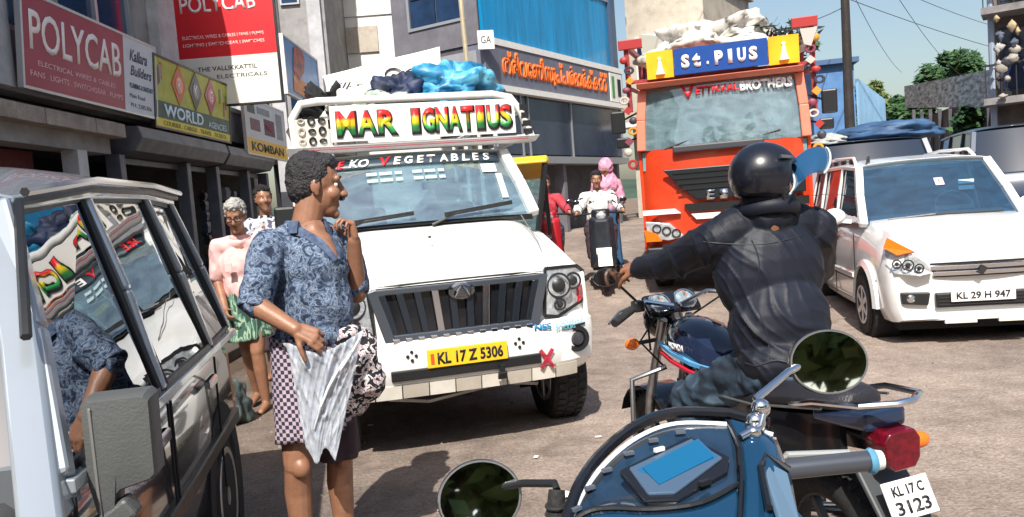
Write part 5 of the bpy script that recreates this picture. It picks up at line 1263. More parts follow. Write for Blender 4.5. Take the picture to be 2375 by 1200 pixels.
for sx in (-1, 1):   # broad silver windscreen pillars and gutters
    q = MB(); q.loft([[(sx*.74, 1.02, .93), (sx*.815, 1.06, .93), (sx*.815, 1.19, .93), (sx*.74, 1.16, .93)], [(sx*.66, 1.24, 1.28), (sx*.735, 1.27, 1.28), (sx*.725, 1.36, 1.28), (sx*.66, 1.34, 1.28)], [(sx*.56, 1.46, 1.59), (sx*.625, 1.47, 1.57), (sx*.615, 1.56, 1.58), (sx*.55, 1.55, 1.62)]]); q.build('front_pillar', silver, sv, smooth=True, bevel=.012)
    q = MB(); q.tube([(sx*.735, 1.2, 1.30), (sx*.64, 1.50, 1.60), (sx*.635, 2.1, 1.655), (sx*.635, 2.84, 1.668), (sx*.62, 3.40, 1.655)], .012, 6); q.build('gutter', black_trim, sv, smooth=True)
    q = MB(); q.tube([(sx*.65, 1.52, 1.625), (sx*.65, 2.1, 1.68), (sx*.65, 2.84, 1.69), (sx*.64, 3.40, 1.675)], .012, 6); q.build('gutter_rail', chrome, sv, smooth=True)
    for y0, y1 in ((1.14, 2.0), (2.04, 2.86)):
        q = MB(); q.tube([(sx*.808, y0, .4), (sx*.812, y0, .96)], .005, 5); q.build('door_seam', black_in, sv)
        q = MB(); q.tube([(sx*.808, y1, .4), (sx*.812, y1, .96)], .005, 5); q.build('door_seam', black_in, sv)
        q = MB(); q.box(sx*.815-.015, sx*.815+.015, y1-.2, y1-.06, .86, .90); q.build('door_handle', chrome, sv, bevel=.008)
    q = MB(); q.loft([[(sx*.795, y, .965), (sx*.818, y, .968), (sx*.818, y, .998), (sx*.795, y, 1.0)] for y in (1.14, 2.0, 2.9, 3.47)]); q.build('belt_moulding', silver, sv, bevel=.004)
    q = MB(); q.loft([[(sx*.795, y, .58), (sx*.822, y, .585), (sx*.822, y, .64), (sx*.795, y, .645)] for y in (.9, 2.0, 3.3)]); q.build('rub_strip', black_trim, sv, bevel=.006)
    for y in (.62, 2.95):
        wheel(sv, (sx*.70, y, .33), .33, .2, 6)
        q = MB(); q.lathe([(.40, -.10), (.40, .10)], 24, Matrix.Translation((sx*.70, y, .34)) @ Matrix.Rotation(R(90), 4, 'Y')); q.build('wheel_arch', black_in, sv)
q = MB(); q.box(-.7, .7, 1.2, 3.4, .9, 1.0); q.build('interior_floor', dark_inside, sv)
seats(sv, (-.36, .36), 1.75, .92); seats(sv, (-.36, .36), 2.6, .92)
steering(sv, .36, 1.6, 1.1)
q = MB(); q.box(-.72, .72, 1.12, 1.4, .93, 1.04); q.build('dashboard', dash_m, sv)
q = MB(); q.box(.60, .64, 2.12, 2.16, 1.08, 1.5); q.build('orange_strap', orange_plastic, sv)
for sx in (-1, 1):
    q = MB(); q.lathe([(.09, 0), (.07, .03), (.02, .04)], 18, Matrix.Translation((sx*.58, -.01, .70)) @ Matrix.Rotation(R(90), 4, 'X')); q.build('headlight', lamp_clear, sv, smooth=True)
q = MB(); q.box(-.4, .4, -.03, .02, .55, .80); gg = q.build('grille', black_trim, sv, bevel=.01)
for k in range(7): 
    q = MB(); q.box(-.35+k*.105, -.29+k*.105, -.045, -.03, .57, .78); q.build('grille_slat', chrome, gg)
q = MB(); q.box(-.8, .8, -.12, .0, .38, .52); q.build('bumper', silver, sv, bevel=.03)
# windscreen wiper and the big moulded mirror
q = MB(); q.tube([(-.3, .98, 1.0), (.3, 1.1, 1.2)], .008, 6); q.build('wiper', black_trim, sv)
mp = mat('mirror_plastic', (.085, .09, .09), .5, var=.12, vscale=9, bump=.15, bscale=160)
q = MB(); q.bar((.80, 1.24, .84), (.90, 1.24, .90), .06, .05); q.bar((.80, 1.24, 1.0), (.9, 1.24, .97), .03, .03)
mm = q.build('side_mirror', mp, sv, bevel=.01)
prof = [(.845+(x-.845)*.72-.030, 1.15+(z-1.178)*.74) for x, z in [(.845, 1.160), (.862, 1.178), (1.035, 1.178), (1.05, 1.162), (1.045, .925), (1.03, .91), (.935, .888), (.918, .872), (.912, .825), (.90, .81), (.868, .81), (.858, .83), (.842, .92)]]
q = MB(); n = len(prof); cx, cz = .885, 1.03
def ringp(s, y): return [(cx+(x-cx)*s, y, cz+(z-cz)*s) for x, z in prof]
q.loft([ringp(1, 1.29), ringp(1, 1.245), ringp(.985, 1.225), ringp(.93, 1.213), ringp(.5, 1.208)]); q.build('shell', mp, mm, smooth=True, flat_ang=35)
q = MB(); q.loft([[(0.833, 1.208, 1.13), (0.841, 1.205, 1.13), (0.841, 1.215, 1.13), (0.833, 1.215, 1.13)], [(0.833, 1.208, .88), (0.841, 1.205, .88), (0.841, 1.215, .88), (0.833, 1.215, .88)]]); q.build('ridge', mat('mirror_ridge', (.16, .16, .155), .45), mm, bevel=.003)
q = MB(); q.loft([ringp(.90, 1.291), ringp(.90, 1.294)]); q.build('glass', chrome, mm)

# ================================================================ auto rickshaw behind the pickup
ar = thing('auto_rickshaw', 'auto rickshaw with yellow roof edge half hidden behind the pickup cab', 'rickshaw', (-.10, 9.4, .08), 0)
q = MB(); q.loft([[(-.35, 0, .35), (.35, 0, .35), (.35, 0, 1.0), (-.35, 0, 1.0)], [(-.62, .6, .3), (.62, .6, .3), (.62, .6, 1.0), (-.62, .6, 1.0)], [(-.65, 2.3, .3), (.65, 2.3, .3), (.65, 2.3, 1.05), (-.65, 2.3, 1.05)]]); q.build('body', black_gloss, ar, bevel=.04)
q = MB(); q.loft([[(-.6, .1, 1.88), (.6, .1, 1.88), (.6, .1, 1.92), (-.6, .1, 1.92)], [(-.64, .3, 1.90), (.64, .3, 1.90), (.62, .3, 1.98), (-.62, .3, 1.98)], [(-.64, 2.3, 1.70), (.64, 2.3, 1.70), (.6, 2.3, 1.86), (-.6, 2.3, 1.86)]]); q.build('roof', mat('rickshaw_yellow', (.80, .50, .02), .5), ar, bevel=.03)
for sx in (-1, 1):
    for a_, b_ in (((sx*.42, .05, 1.0), (sx*.58, .15, 1.88)), ((sx*.63, 2.2, 1.0), (sx*.6, 2.2, 1.75)), ((sx*.62, 1.0, 1.0), (sx*.6, 1.0, 1.82))):
        q = MB(); q.bar(a_, b_, .05); q.build('pillar', black_trim, ar)
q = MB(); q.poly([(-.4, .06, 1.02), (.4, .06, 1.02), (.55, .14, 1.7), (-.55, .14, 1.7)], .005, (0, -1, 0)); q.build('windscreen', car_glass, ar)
wheel(ar, (0, .05, .24), .24, .1, 5); wheel(ar, (-.55, 2.0, .24), .24, .12, 5); wheel(ar, (.55, 2.0, .24), .24, .12, 5)
q = MB(); q.lathe([(.09, 0), (.06, .05)], 16, Matrix.Translation((0, -.02, .78)) @ Matrix.Rotation(R(90), 4, 'X')); q.build('headlight', lamp_clear, ar, smooth=True)
# ---------------------------------------------------------------- people
def frame(o, fwd, up=(0, 0, 1)):
    f = Vector(fwd).normalized(); u = Vector(up); x = f.cross(u).normalized(); u = x.cross(f)
    M = Matrix((x, f, u)).transposed().to_4x4(); M.translation = o; return M
def T3(M, p): return tuple(M @ Vector(p))
def add_head(mb, M, s=1.0, ears=True):
    def E(c, r): mb.sph((0, 0, 0), tuple(k*s for k in r), 16, 12, M @ Matrix.Translation(Vector(c)*s))
    E((0, -.012, .035), (.074, .093, .098)); E((0, .022, -.03), (.060, .066, .075)); E((0, .045, -.078), (.040, .038, .036)); E((0, .072, -.100), (.022, .018, .020))
    E((.036, .058, -.022), (.028, .030, .030)); E((-.036, .058, -.022), (.028, .030, .030))
    capsule(mb, T3(M, (-.036*s, .074*s, .036*s)), .013*s, T3(M, (.036*s, .074*s, .036*s)), .013*s)
    capsule(mb, T3(M, (0, .082*s, .026*s)), .009*s, T3(M, (0, .108*s, -.022*s)), .0135*s)
    E((.012, .094, -.026), (.010, .012, .009)); E((-.012, .094, -.026), (.010, .012, .009))
    capsule(mb, T3(M, (-.020*s, .078*s, -.054*s)), .008*s, T3(M, (.020*s, .078*s, -.054*s)), .008*s); capsule(mb, T3(M, (-.016*s, .080*s, -.066*s)), .008*s, T3(M, (.016*s, .080*s, -.066*s)), .008*s)
    if ears:
        for sx in (-1, 1):
            E((sx*.076, -.010, .002), (.010, .020, .030)); E((sx*.074, -.004, -.022), (.008, .010, .014))
def eyes(root, M, s=1.0):
    for sx in (-1, 1):
        q = MB(); q.sph(T3(M, (sx*.030*s, .0690*s, .012*s)), .0100*s, 12, 8); e = q.build('eye', eye_white, root, smooth='all')
        q = MB(); q.sph(T3(M, (sx*.030*s, .0762*s, .0115*s)), .0056*s, 10, 6); q.build('iris', eye_dark, e, smooth='all')
def hair_mesh(M, s=1.0, seed=0, curl=.008, front=.0):
    mb = MB()
    def E(c, r): mb.sph((0, 0, 0), tuple(k*s for k in r), 20, 14, M @ Matrix.Translation(Vector(c)*s))
    E((0, -.028, .055), (.083, .092, .088)); E((0, -.045, .01), (.076, .070, .085)); E((0, .028, .095+front), (.060, .050, .040))
    E((.066, -.012, .028), (.018, .028, .042)); E((-.066, -.012, .028), (.018, .028, .042))
    def d(p, n): return s*(curl*1.6*noise.noise(p*46+Vector((seed, 0, 0))) + curl*.9*noise.noise(p*110))
    return remesh(mb, .006*s, 2, .5, d)
def add_hand(mb, wrist, d, n, curl=.5, side=1, s=1.0, spread=.006):
    """palm, four fingers of unequal length bent at the knuckles, and a thumb from the side of the palm; n = back of the hand"""
    W_ = Vector(wrist); d = Vector(d).normalized(); n = Vector(n); n = (n - d*n.dot(d)).normalized(); x = d.cross(n)*side
    P = lambda a, b, c: W_ + (x*a + d*b + n*c)*s
    capsule(mb, P(-.018, .018, 0), .017*s, P(-.026, .075, 0), .013*s); capsule(mb, P(0, .015, 0), .018*s, P(-.004, .082, 0), .013*s); capsule(mb, P(.018, .018, 0), .017*s, P(.022, .078, 0), .013*s)
    for i, L in enumerate((.070, .080, .076, .060)):
        a = .034 - i*.0215 + 0; b = .082 - .006*abs(i-1.3); p = P(a, b, .0); r = (.0094-.0006*i)*s
        ang = 0; base = (i-1.5)*-spread*8
        for j, f in enumerate((.46, .30, .24)):
            ang += curl*(.75, 1.0, .7)[j]*(1+.12*i)
            dd = (d*math.cos(ang) - n*math.sin(ang) + x*base*.35).normalized()
            q = p + dd*L*f*s; capsule(mb, p, r, q, r*.92, 10); p = q; r *= .93
    p = P(.026, .022, -.004); ang = 0
    for L, w in ((.040, .0125), (.030, .0105), (.024, .0095)):
        dd = (x*(.72-ang*.5) + d*(.62+ang*.2) - n*(.25+ang)).normalized(); q = p + dd*L*s; capsule(mb, p, w*s, q, w*.92*s, 10); p = q; ang += curl*.45
def limb(mb, pts, rs):
    for i in range(len(pts)-1): capsule(mb, pts[i], rs[i], pts[i+1], rs[i+1])

def wrinkle(amp, sc, stretch=(1, 1, 1), seed=0, big=0):
    def f(p, n):
        q = Vector((p.x*stretch[0], p.y*stretch[1], p.z*stretch[2]))*sc + Vector((seed, seed, 0))
        r = 1-abs(noise.noise(q))*2.2
        return amp*(r-.5) + big*noise.noise(q*.35) + amp*.35*noise.noise(q*2.7)
    return f

# ---- man in the blue shirt
mn = thing('person', 'man in a mottled blue shirt and checked lungi, one hand raised to his chin', 'person', (-.88, 3.27, 0))
O = Vector((-.88, 3.27, 0))
def L(*p): return tuple(Vector(p) - O)
F = Vector((.72, -.69, 0)); Rt = Vector((-.69, -.72, 0))    # facing; his right hand side
mb = MB()
HM = frame(L(-.782, 3.31, 1.632), (.93, .30, -.10))
add_head(mb, HM, 1.07)
limb(mb, [L(-.80, 3.295, 1.60), L(-.835, 3.28, 1.46)], [.058, .064])
limb(mb, [L(-.835, 3.28, 1.37), L(-.83, 3.28, 1.15), L(-.85, 3.27, .95)], [.085, .10, .10])
# his right arm (nearer): elbow back, forearm across to the folded cloth
rs_, re_, rw_ = L(-.965, 3.17, 1.40), L(-1.005, 3.06, 1.195), L(-.835, 2.985, 1.095)
limb(mb, [rs_, re_], [.058, .045]); limb(mb, [re_, rw_], [.045, .029])
add_hand(mb, rw_, (.85, -.03, -.42), (.25, -.75, .55), .55, 1, 1.0)
# his left arm raised to the chin
ls_, le_, lw_ = L(-.715, 3.40, 1.40), L(-.672, 3.385, 1.175), L(-.645, 3.30, 1.40)
limb(mb, [ls_, le_], [.055, .044]); limb(mb, [le_, lw_], [.044, .028])
add_hand(mb, lw_, (-.15, -.08, 1), (.75, .55, .1), 1.05, 1, .98)
# legs
for hp, kn, an, to in ((L(-.92, 3.24, .92), L(-.935, 3.19, .52), L(-.955, 3.22, .09), (.6, -.75, 0)), (L(-.79, 3.32, .92), L(-.79, 3.31, .51), L(-.81, 3.36, .09), (.75, -.6, 0))):
    limb(mb, [hp, kn], [.088, .058]); kv = Vector(kn); av = Vector(an)
    calf = kv.lerp(av, .3) + Vector((-.012, .02, 0)); limb(mb, [kn, tuple(calf), an], [.054, .056, .036])
    ell(mb, tuple(kv + Vector((.02, -.03, -.01))), (.040, .038, .046))
    t_ = Vector(to); capsule(mb, an, .040, tuple(av + t_*.08 - Vector((0, 0, .045))), .034); capsule(mb, tuple(av + t_*.08 - Vector((0, 0, .045))), .036, tuple(av + t_*.17 - Vector((0, 0, .062))), .024)
link('body', remesh(mb, .0048, 3, .5), skin, mn, smooth='all')
eyes(mn, HM, 1.07)
hm = mat('hair_greying', (.014, .013, .015), .5, col2=(.042, .040, .044), vscale=55, bump=.8, bscale=120)
link('hair', hair_mesh(HM, 1.07, 3, .0038), hm, mn, smooth='all')
q = MB(); q.tube([T3(HM, (-.028, .100, -.045)), T3(HM, (0, .106, -.040)), T3(HM, (.028, .100, -.045))], [.006, .012, .006], 8); q.build('moustache', hair_black, mn, smooth=True)
for sx in (-1, 1):
    q = MB(); q.tube([T3(HM, (sx*.014, .094, .040)), T3(HM, (sx*.032, .093, .048)), T3(HM, (sx*.050, .080, .040))], [.003, .005, .003], 6); q.build('eyebrow', hair_black, mn, smooth=True)
# shirt
shirt_m = ramp_mat('shirt_blue_print', 'noise', ((.0, (.014, .022, .05)), (.40, (.035, .06, .115)), (.46, (.11, .155, .235)), (.53, (.22, .27, .35)), (.575, (.03, .05, .10)), (.63, (.13, .18, .27)), (.67, (.03, .045, .09))), 26, .85, True, detail=4, dist=1.8)
mb = MB()
ell(mb, L(-.84, 3.28, 1.30), (.196, .142, .18), (0, 0, -44)); ell(mb, L(-.835, 3.272, 1.21), (.190, .140, .16), (0, 0, -44)); capsule(mb, L(-.90, 3.23, 1.43), .062, L(-.76, 3.35, 1.43), .060); ell(mb, L(-.825, 3.265, 1.14), (.186, .140, .18), (0, 0, -44)); ell(mb, L(-.836, 3.266, 1.03), (.184, .140, .10), (0, 0, -44))
capsule(mb, L(-.955, 3.18, 1.40), .066, L(-.71, 3.395, 1.40), .064); ell(mb, L(-.832, 3.28, 1.462), (.092, .082, .048), (0, 0, -44)); capsule(mb, L(-.82, 3.29, 1.44), .075, L(-.835, 3.28, 1.40), .10)
limb(mb, [rs_, tuple(Vector(rs_).lerp(Vector(re_), .75))], [.073, .070]); limb(mb, [tuple(Vector(rs_).lerp(Vector(re_), .6)), tuple(Vector(rs_).lerp(Vector(re_), .98))], [.066, .060])
limb(mb, [ls_, tuple(Vector(ls_).lerp(Vector(le_), .85))], [.066, .060])
sm = remesh(mb, .0065, 5, .5, wrinkle(.010, 9.5, (1.5, 1.5, .9), 2, .012))
link('shirt', sm, shirt_m, mn, smooth='all')
# cuff roll, collar, placket, open neck
q = MB(); c = Vector(rs_).lerp(Vector(re_), 1.03); d = (Vector(re_)-Vector(rs_)).normalized(); q.torus(.056, .008, 24, 8, c.to_track_quat('Z', 'Y').to_matrix().to_4x4() if False else Matrix.Translation(c) @ d.to_track_quat('Z', 'Y').to_matrix().to_4x4(), 1.6); q.build('cuff', shirt_m, mn, smooth=True)
nb = Vector(L(-.832, 3.28, 1.478)); fr_ = F.normalized(); rt = Rt.normalized(); up = Vector((0, 0, 1))
from mathutils.bvhtree import BVHTree
bvh = BVHTree.FromPolygons([v.co.copy() for v in sm.vertices], [tuple(p.vertices) for p in sm.polygons])
def on_shirt(lat, z, off=.003):
    o_ = Vector((nb.x, nb.y, z)) + rt*lat + fr_*.5
    h = bvh.ray_cast(o_, -fr_)
    return (h[0] + fr_*off) if h[0] is not None else Vector((nb.x, nb.y, z)) + rt*lat + fr_*.08
zt = nb.z + .02
def vee(u, v):   # bare chest in the open neck
    return tuple(on_shirt((u-.5)*.115*(1-v), zt - .165*v, .004))
q = MB(); q.grid(vee, 10, 14); q.build('chest', skin, mn, smooth='all')
for sx in (-1, 1):   # collar: a stand round the neck running into a turned down leaf along the opening
    rings = []
    for k in range(19):
        t = k/18
        if t < .55:
            a = math.pi*(1 - t/.55*.78); c_ = nb + rt*sx*.070*math.sin(a) + fr_*.066*math.cos(a); out = (rt*sx*math.sin(a) + fr_*math.cos(a)); zz = .034*(1-t*.6)
            rings.append([tuple(c_ + up*zz), tuple(c_ + out*.014 + up*zz*.9), tuple(c_ + out*.034 - up*.024), tuple(c_ - up*.02)])
            last = c_
        else:
            f = (t-.55)/.45; lat = sx*(.052*(1-f)+.004); z = zt - .02 - .135*f; w = .036*(1-f*.55)
            a0 = on_shirt(lat-sx*.004, z, .006); b0 = on_shirt(lat+sx*w, z-.012, .008)
            rings.append([tuple(a0+fr_*.004), tuple((a0+b0)/2+fr_*.008), tuple(b0), tuple((a0+b0)/2 - fr_*.002)])
    q = MB(); q.loft(rings); q.build('collar', mat('collar_dark', (.03, .045, .09), .8, col2=(.10, .15, .25), vscale=30), mn, smooth=True)
for k in range(4):
    p = Vector(L(-.84, 3.28, 1.29-.085*k)) + fr_*(.137+.004*k)
    q = MB(); q.sph(tuple(p), (.007, .007, .007), 8, 6); q.build('button', mat('button_dark', (.03, .04, .08), .3), mn, smooth=True)
# lungi, doubled up to the knee
lg = bpy.data.materials.new('lungi_check'); lg.use_nodes = True; n = lg.node_tree.nodes; l = lg.node_tree.links
tc = n.new('ShaderNodeTexCoord'); mp_ = n.new('ShaderNodeMapping'); mp_.inputs['Scale'].default_value = (1, 0, 1); mp_.inputs['Location'].default_value = (.003, .3, .003); ck = n.new('ShaderNodeTexChecker'); ck.inputs['Scale'].default_value = 64
ck.inputs['Color1'].default_value = (.03, .025, .05, 1); ck.inputs['Color2'].default_value = (.46, .37, .43, 1); l.new(tc.outputs['Object'], mp_.inputs[0]); l.new(mp_.outputs[0], ck.inputs[0]); l.new(ck.outputs[0], n['Principled BSDF'].inputs['Base Color']); n['Principled BSDF'].inputs['Roughness'].default_value = .85
def skirt(cx, cy, z0, z1, rx0, ry0, rx1, ry1, rot, folds=9, amp=.010, seed=0, hem=0.0, nu=72, nv=20):
    mb = MB(); Mz = Matrix.Rotation(R(rot), 4, 'Z'); rings = []
    for j in range(nv+1):
        t = j/nv; ring = []
        for i in range(nu):
            a = 2*math.pi*i/nu; k = 1 + amp*8*t*(math.sin(a*folds+seed+t*1.2)+.5*math.sin(a*folds*1.7+1+seed)) + .05*t*noise.noise(Vector((a*2, t*3, seed)))
            rx = rx0+(rx1-rx0)*t; ry = ry0+(ry1-ry0)*t
            v = Mz @ Vector((rx*k*math.cos(a), ry*k*math.sin(a), 0)); ring.append((cx+v.x, cy+v.y, z0+(z1-z0)*t + hem*t*math.sin(a+1.0)))
        rings.append(ring)
    mb.loft(rings, True, False); return mb
skirt(L(-.868, 0, 0)[0], L(0, 3.235, 0)[1], 1.04, .635, .150, .135, .155, .155, -30, 7, .008, 1, .02).build('lungi', lg, mn, smooth='all', solid=.006)
dark_cloth = mat('lungi_inner', (.06, .035, .045), .9, var=.5, vscale=6)
skirt(L(-.80, 0, 0)[0], L(0, 3.32, 0)[1], .9, .50, .09, .10, .095, .10, 0, 5, .008, 3).build('lungi_inner_fold', dark_cloth, mn, smooth='all', solid=.006)
floral = ramp_mat('floral_print', 'noise', ((0, (.012, .012, .018)), (.50, (.65, .60, .60)), (.57, (.35, .12, .14)), (.60, (.6, .58, .58)), (.66, (.015, .015, .02))), 34, .85, True, detail=2, dist=.8)
mb = MB()
ell(mb, L(-.66, 3.23, .93), (.085, .08, .13)); ell(mb, L(-.640, 3.24, .83), (.082, .08, .10)); ell(mb, L(-.70, 3.2, 1.02), (.07, .06, .05)); ell(mb, L(-.70, 3.26, .80), (.08, .08, .12))
link('lungi_gather', remesh(mb, .007, 4, .5, wrinkle(.014, 9, (1, 1, 1.6), 4)), floral, mn, smooth='all')
gz = mat('lungi_gauze', (.74, .78, .84), .3, col2=(.50, .56, .66), vscale=14, stretch=(2, 1, 3), alpha=.56, sheen=.2, coat=.3)
tl, tr, tip = Vector(L(-.885, 3.03, 1.045)), Vector(L(-.60, 3.10, 1.06)), Vector(L(-.815, 3.06, .585))
def gauze(u, v):
    top = tl.lerp(tr, u); top.z -= .05*math.sin(u*math.pi); p = top.lerp(tip + Vector((.11*(u-.4), 0, .03*math.cos(u*9))), v**.92)
    w = (1-v*.8)
    p.y -= .06*math.sin(u*math.pi)*w + (.016*(1-abs(math.sin(u*9+v*6+2*noise.noise(Vector((u*3, v*3, 0))))))**2 + .016*(1-abs(math.sin(u*15-v*9+3*noise.noise(Vector((u*2, v*4, 5))))))**3 + .010*(1-abs(math.sin(u*31+v*14)))**3 + .010*noise.noise(Vector((u*9, v*7, 3))))*w
    return tuple(p)
q = MB(); q.grid(gauze, 90, 36); q.build('lungi_front_fold', gz, mn, smooth='all', solid=.004)
for k in range(3):   # bright pleat edges pulled towards the hand
    u0 = .98-.09*k; pts = []
    for j in range(9):
        t = j/8; p = Vector(gauze(max(.02, u0 - t*(.55-.04*k)), min(.98, .04+.10*k*.6+t*.5))); p.y -= .007; pts.append(tuple(p))
    q = MB(); q.tube(pts, [.003, .005, .006, .006, .005, .005, .004, .003, .002], 6); q.build('pleat', mat('gauze_bright', (.75, .77, .82), .7), mn, smooth=True)
for kn, to in ((L(-.955, 3.22, 0), (.6, -.75, 0)), (L(-.81, 3.36, 0), (.75, -.6, 0))):
    a_ = Vector(kn); t_ = Vector(to).normalized(); rt_ = t_.cross(Vector((0, 0, 1)))
    q = MB(); q.loft([[tuple(a_ + t_*y + rt_*w + Vector((0, 0, z))), tuple(a_ + t_*y - rt_*w + Vector((0, 0, z))), tuple(a_ + t_*y - rt_*w), tuple(a_ + t_*y + rt_*w)] for y, w, z in ((-.06, .03, .022), (-.02, .042, .022), (.1, .046, .02), (.18, .045, .018), (.22, .02, .018))]); q.tube([tuple(a_+t_*.1+rt_*.045+Vector((0, 0, .02))), tuple(a_+t_*.12+Vector((0, 0, .065))), tuple(a_+t_*.1-rt_*.045+Vector((0, 0, .02)))], .008, 6); q.build('sandal', rubber, mn)

# ---- generic simpler figure
def figure(root, O, J, headdir, shirt, lower, hairm, hs=1.0, skinm=skin, voxel=.009, short=True, lowkind='lungi', cuff=.8, rot=0, hem=.6, wseed=1, headmask=False):
    """J: dict of joints in world coordinates"""
    O = Vector(O); G = {k: tuple(Vector(v)-O) for k, v in J.items() if k not in ('curl', 'toe')}
    mb = MB(); HM = frame(G['head'], headdir); add_head(mb, HM, hs)
    nk = Vector(G['neck']); limb(mb, [tuple(Vector(G['head'])*.5+nk*.5), G['neck']], [.055, .062])
    pl = Vector(G['pelvis']); limb(mb, [tuple(nk-Vector((0, 0, .09))), tuple(pl)], [.08, .10])
    for s in 'RL':
        limb(mb, [G[s+'sh'], G[s+'el']], [.052, .042]); limb(mb, [G[s+'el'], G[s+'wr']], [.042, .027])
        d = Vector(G[s+'wr'])-Vector(G[s+'el']); add_hand(mb, G[s+'wr'], d, G.get(s+'n', None) and (Vector(J[s+'n'])) or (1 if s == 'L' else -1, -.3, .2), J.get('curl', .6), 1 if s == 'L' else -1, .96)
        limb(mb, [G[s+'hp'], G[s+'kn']], [.085, .056]); limb(mb, [G[s+'kn'], tuple(Vector(G[s+'kn']).lerp(Vector(G[s+'an']), .35)), G[s+'an']], [.052, .054, .035])
        f_ = Vector(J.get('toe', (0, -1, 0))); a = Vector(G[s+'an']); capsule(mb, tuple(a-Vector((0, 0, .03))), .036, tuple(a+f_*.15-Vector((0, 0, .055))), .025)
    link('body', remesh(mb, voxel, 3, .5), skinm, root, smooth='all')
    eyes(root, HM, hs)
    if hairm: link('hair', hair_mesh(HM, hs, wseed, .007), hairm, root, smooth='all')
    mb = MB(); mid = (nk+pl)/2
    capsule(mb, G['Rsh'], .072, G['Lsh'], .072); ell(mb, tuple(nk-Vector((0, 0, .05))), (.10, .08, .05)); sh_c = (Vector(G['Rsh'])+Vector(G['Lsh']))/2
    ell(mb, tuple(sh_c.lerp(pl, .35)), (.175, .125, .19), (0, 0, rot)); ell(mb, tuple(sh_c.lerp(pl, .75)), (.17, .13, .17), (0, 0, rot))
    for s in 'RL':
        a, b, c = Vector(G[s+'sh']), Vector(G[s+'el']), Vector(G[s+'wr'])
        limb(mb, [tuple(a), tuple(a.lerp(b, cuff if short else 1))], [.072, .064])
        if not short: limb(mb, [tuple(b), tuple(b.lerp(c, .93))], [.060, .044])
    link('shirt', remesh(mb, voxel, 4, .5, wrinkle(.012, 7, (1.3, 1.3, 1), wseed, .015)), shirt, root, smooth='all')
    q = MB(); q.torus(.062, .018, 22, 8, Matrix.Translation(nk+Vector((0, 0, -.01))), 1.2); q.build('collar', shirt, root, smooth=True)
    if lowkind == 'lungi':
        skirt(pl.x, pl.y, pl.z+.10, hem, .15, .12, .18, .15, rot, 7, .009, wseed, .02).build('lungi', lower, root, smooth='all', solid=.006)
    else:
        mb = MB(); ell(mb, tuple(pl), (.16, .13, .12), (0, 0, rot))
        for s in 'RL': limb(mb, [G[s+'hp'], G[s+'kn']], [.10, .075]); limb(mb, [G[s+'kn'], tuple(Vector(G[s+'kn']).lerp(Vector(G[s+'an']), .9))], [.075, .055])
        link('trousers', remesh(mb, voxel, 3, .5, wrinkle(.012, 8, (1, 1, 1.5), wseed+3)), lower, root, smooth='all')
    return HM

# ---- old man in pink
pn = thing('person', 'grey haired old man with glasses in a pale pink shirt walking and looking down', 'person', (-2.15, 6.35, 0))
J = dict(head=(-2.135, 6.27, 1.575), neck=(-2.15, 6.35, 1.42), pelvis=(-2.15, 6.38, .92), Rsh=(-2.32, 6.36, 1.345), Lsh=(-1.98, 6.36, 1.345), Rel=(-2.365, 6.38, 1.07), Rwr=(-2.27, 6.22, .86), Lel=(-1.93, 6.38, 1.07), Lwr=(-1.96, 6.22, .88),
         Rhp=(-2.23, 6.38, .9), Lhp=(-2.07, 6.38, .9), Rkn=(-2.21, 6.45, .5), Ran=(-2.22, 6.62, .10), Lkn=(-2.08, 6.30, .5), Lan=(-2.07, 6.36, .08))
pink = mat('shirt_pink', (.80, .50, .48), .85, col2=(.72, .42, .41), vscale=5)
green_l = ramp_mat('lungi_green', 'noise', ((0, (.02, .05, .04)), (.45, (.10, .22, .16)), (.53, (.3, .42, .30)), (.6, (.04, .10, .07))), 12, .85, True, mapping={'s': (2, 2, .5)})
grey_hair = mat('hair_grey', (.55, .53, .5), .6, col2=(.2, .19, .18), vscale=50, bump=.6, bscale=110)
HM2 = figure(pn, (-2.15, 6.35, 0), J, (.1, -.9, -.35), pink, green_l, grey_hair, 1.0, skin, rot=0, hem=.60, wseed=2)
q = MB()
for sx in (-1, 1): q.torus(.024, .003, 18, 5, HM2 @ Matrix.Translation((sx*.031, .098, .012)) @ Matrix.Rotation(R(90), 4, 'X'))
q.tube([T3(HM2, (-.008, .1, .014)), T3(HM2, (.008, .1, .014))], .003, 5); q.tube([T3(HM2, (-.055, .098, .014)), T3(HM2, (-.078, .0, .01))], .003, 5); q.tube([T3(HM2, (.055, .098, .014)), T3(HM2, (.078, .0, .01))], .003, 5); q.build('glasses', black_gloss, pn, smooth=True)
q = MB(); q.box(-.075, -.02, -.18, -.172, 1.15, 1.22); q.build('pocket', pink, pn, bevel=.003)
bag = heap('carrier_bag', 'dark bulging bag beside the legs of the old man in pink', 'bag', mat('bag_dark', (.02, .03, .035), .5, col2=(.10, .13, .12), vscale=9), (-2.24, 6.0, .14), (.16, .14, .24), 9.2, .3)

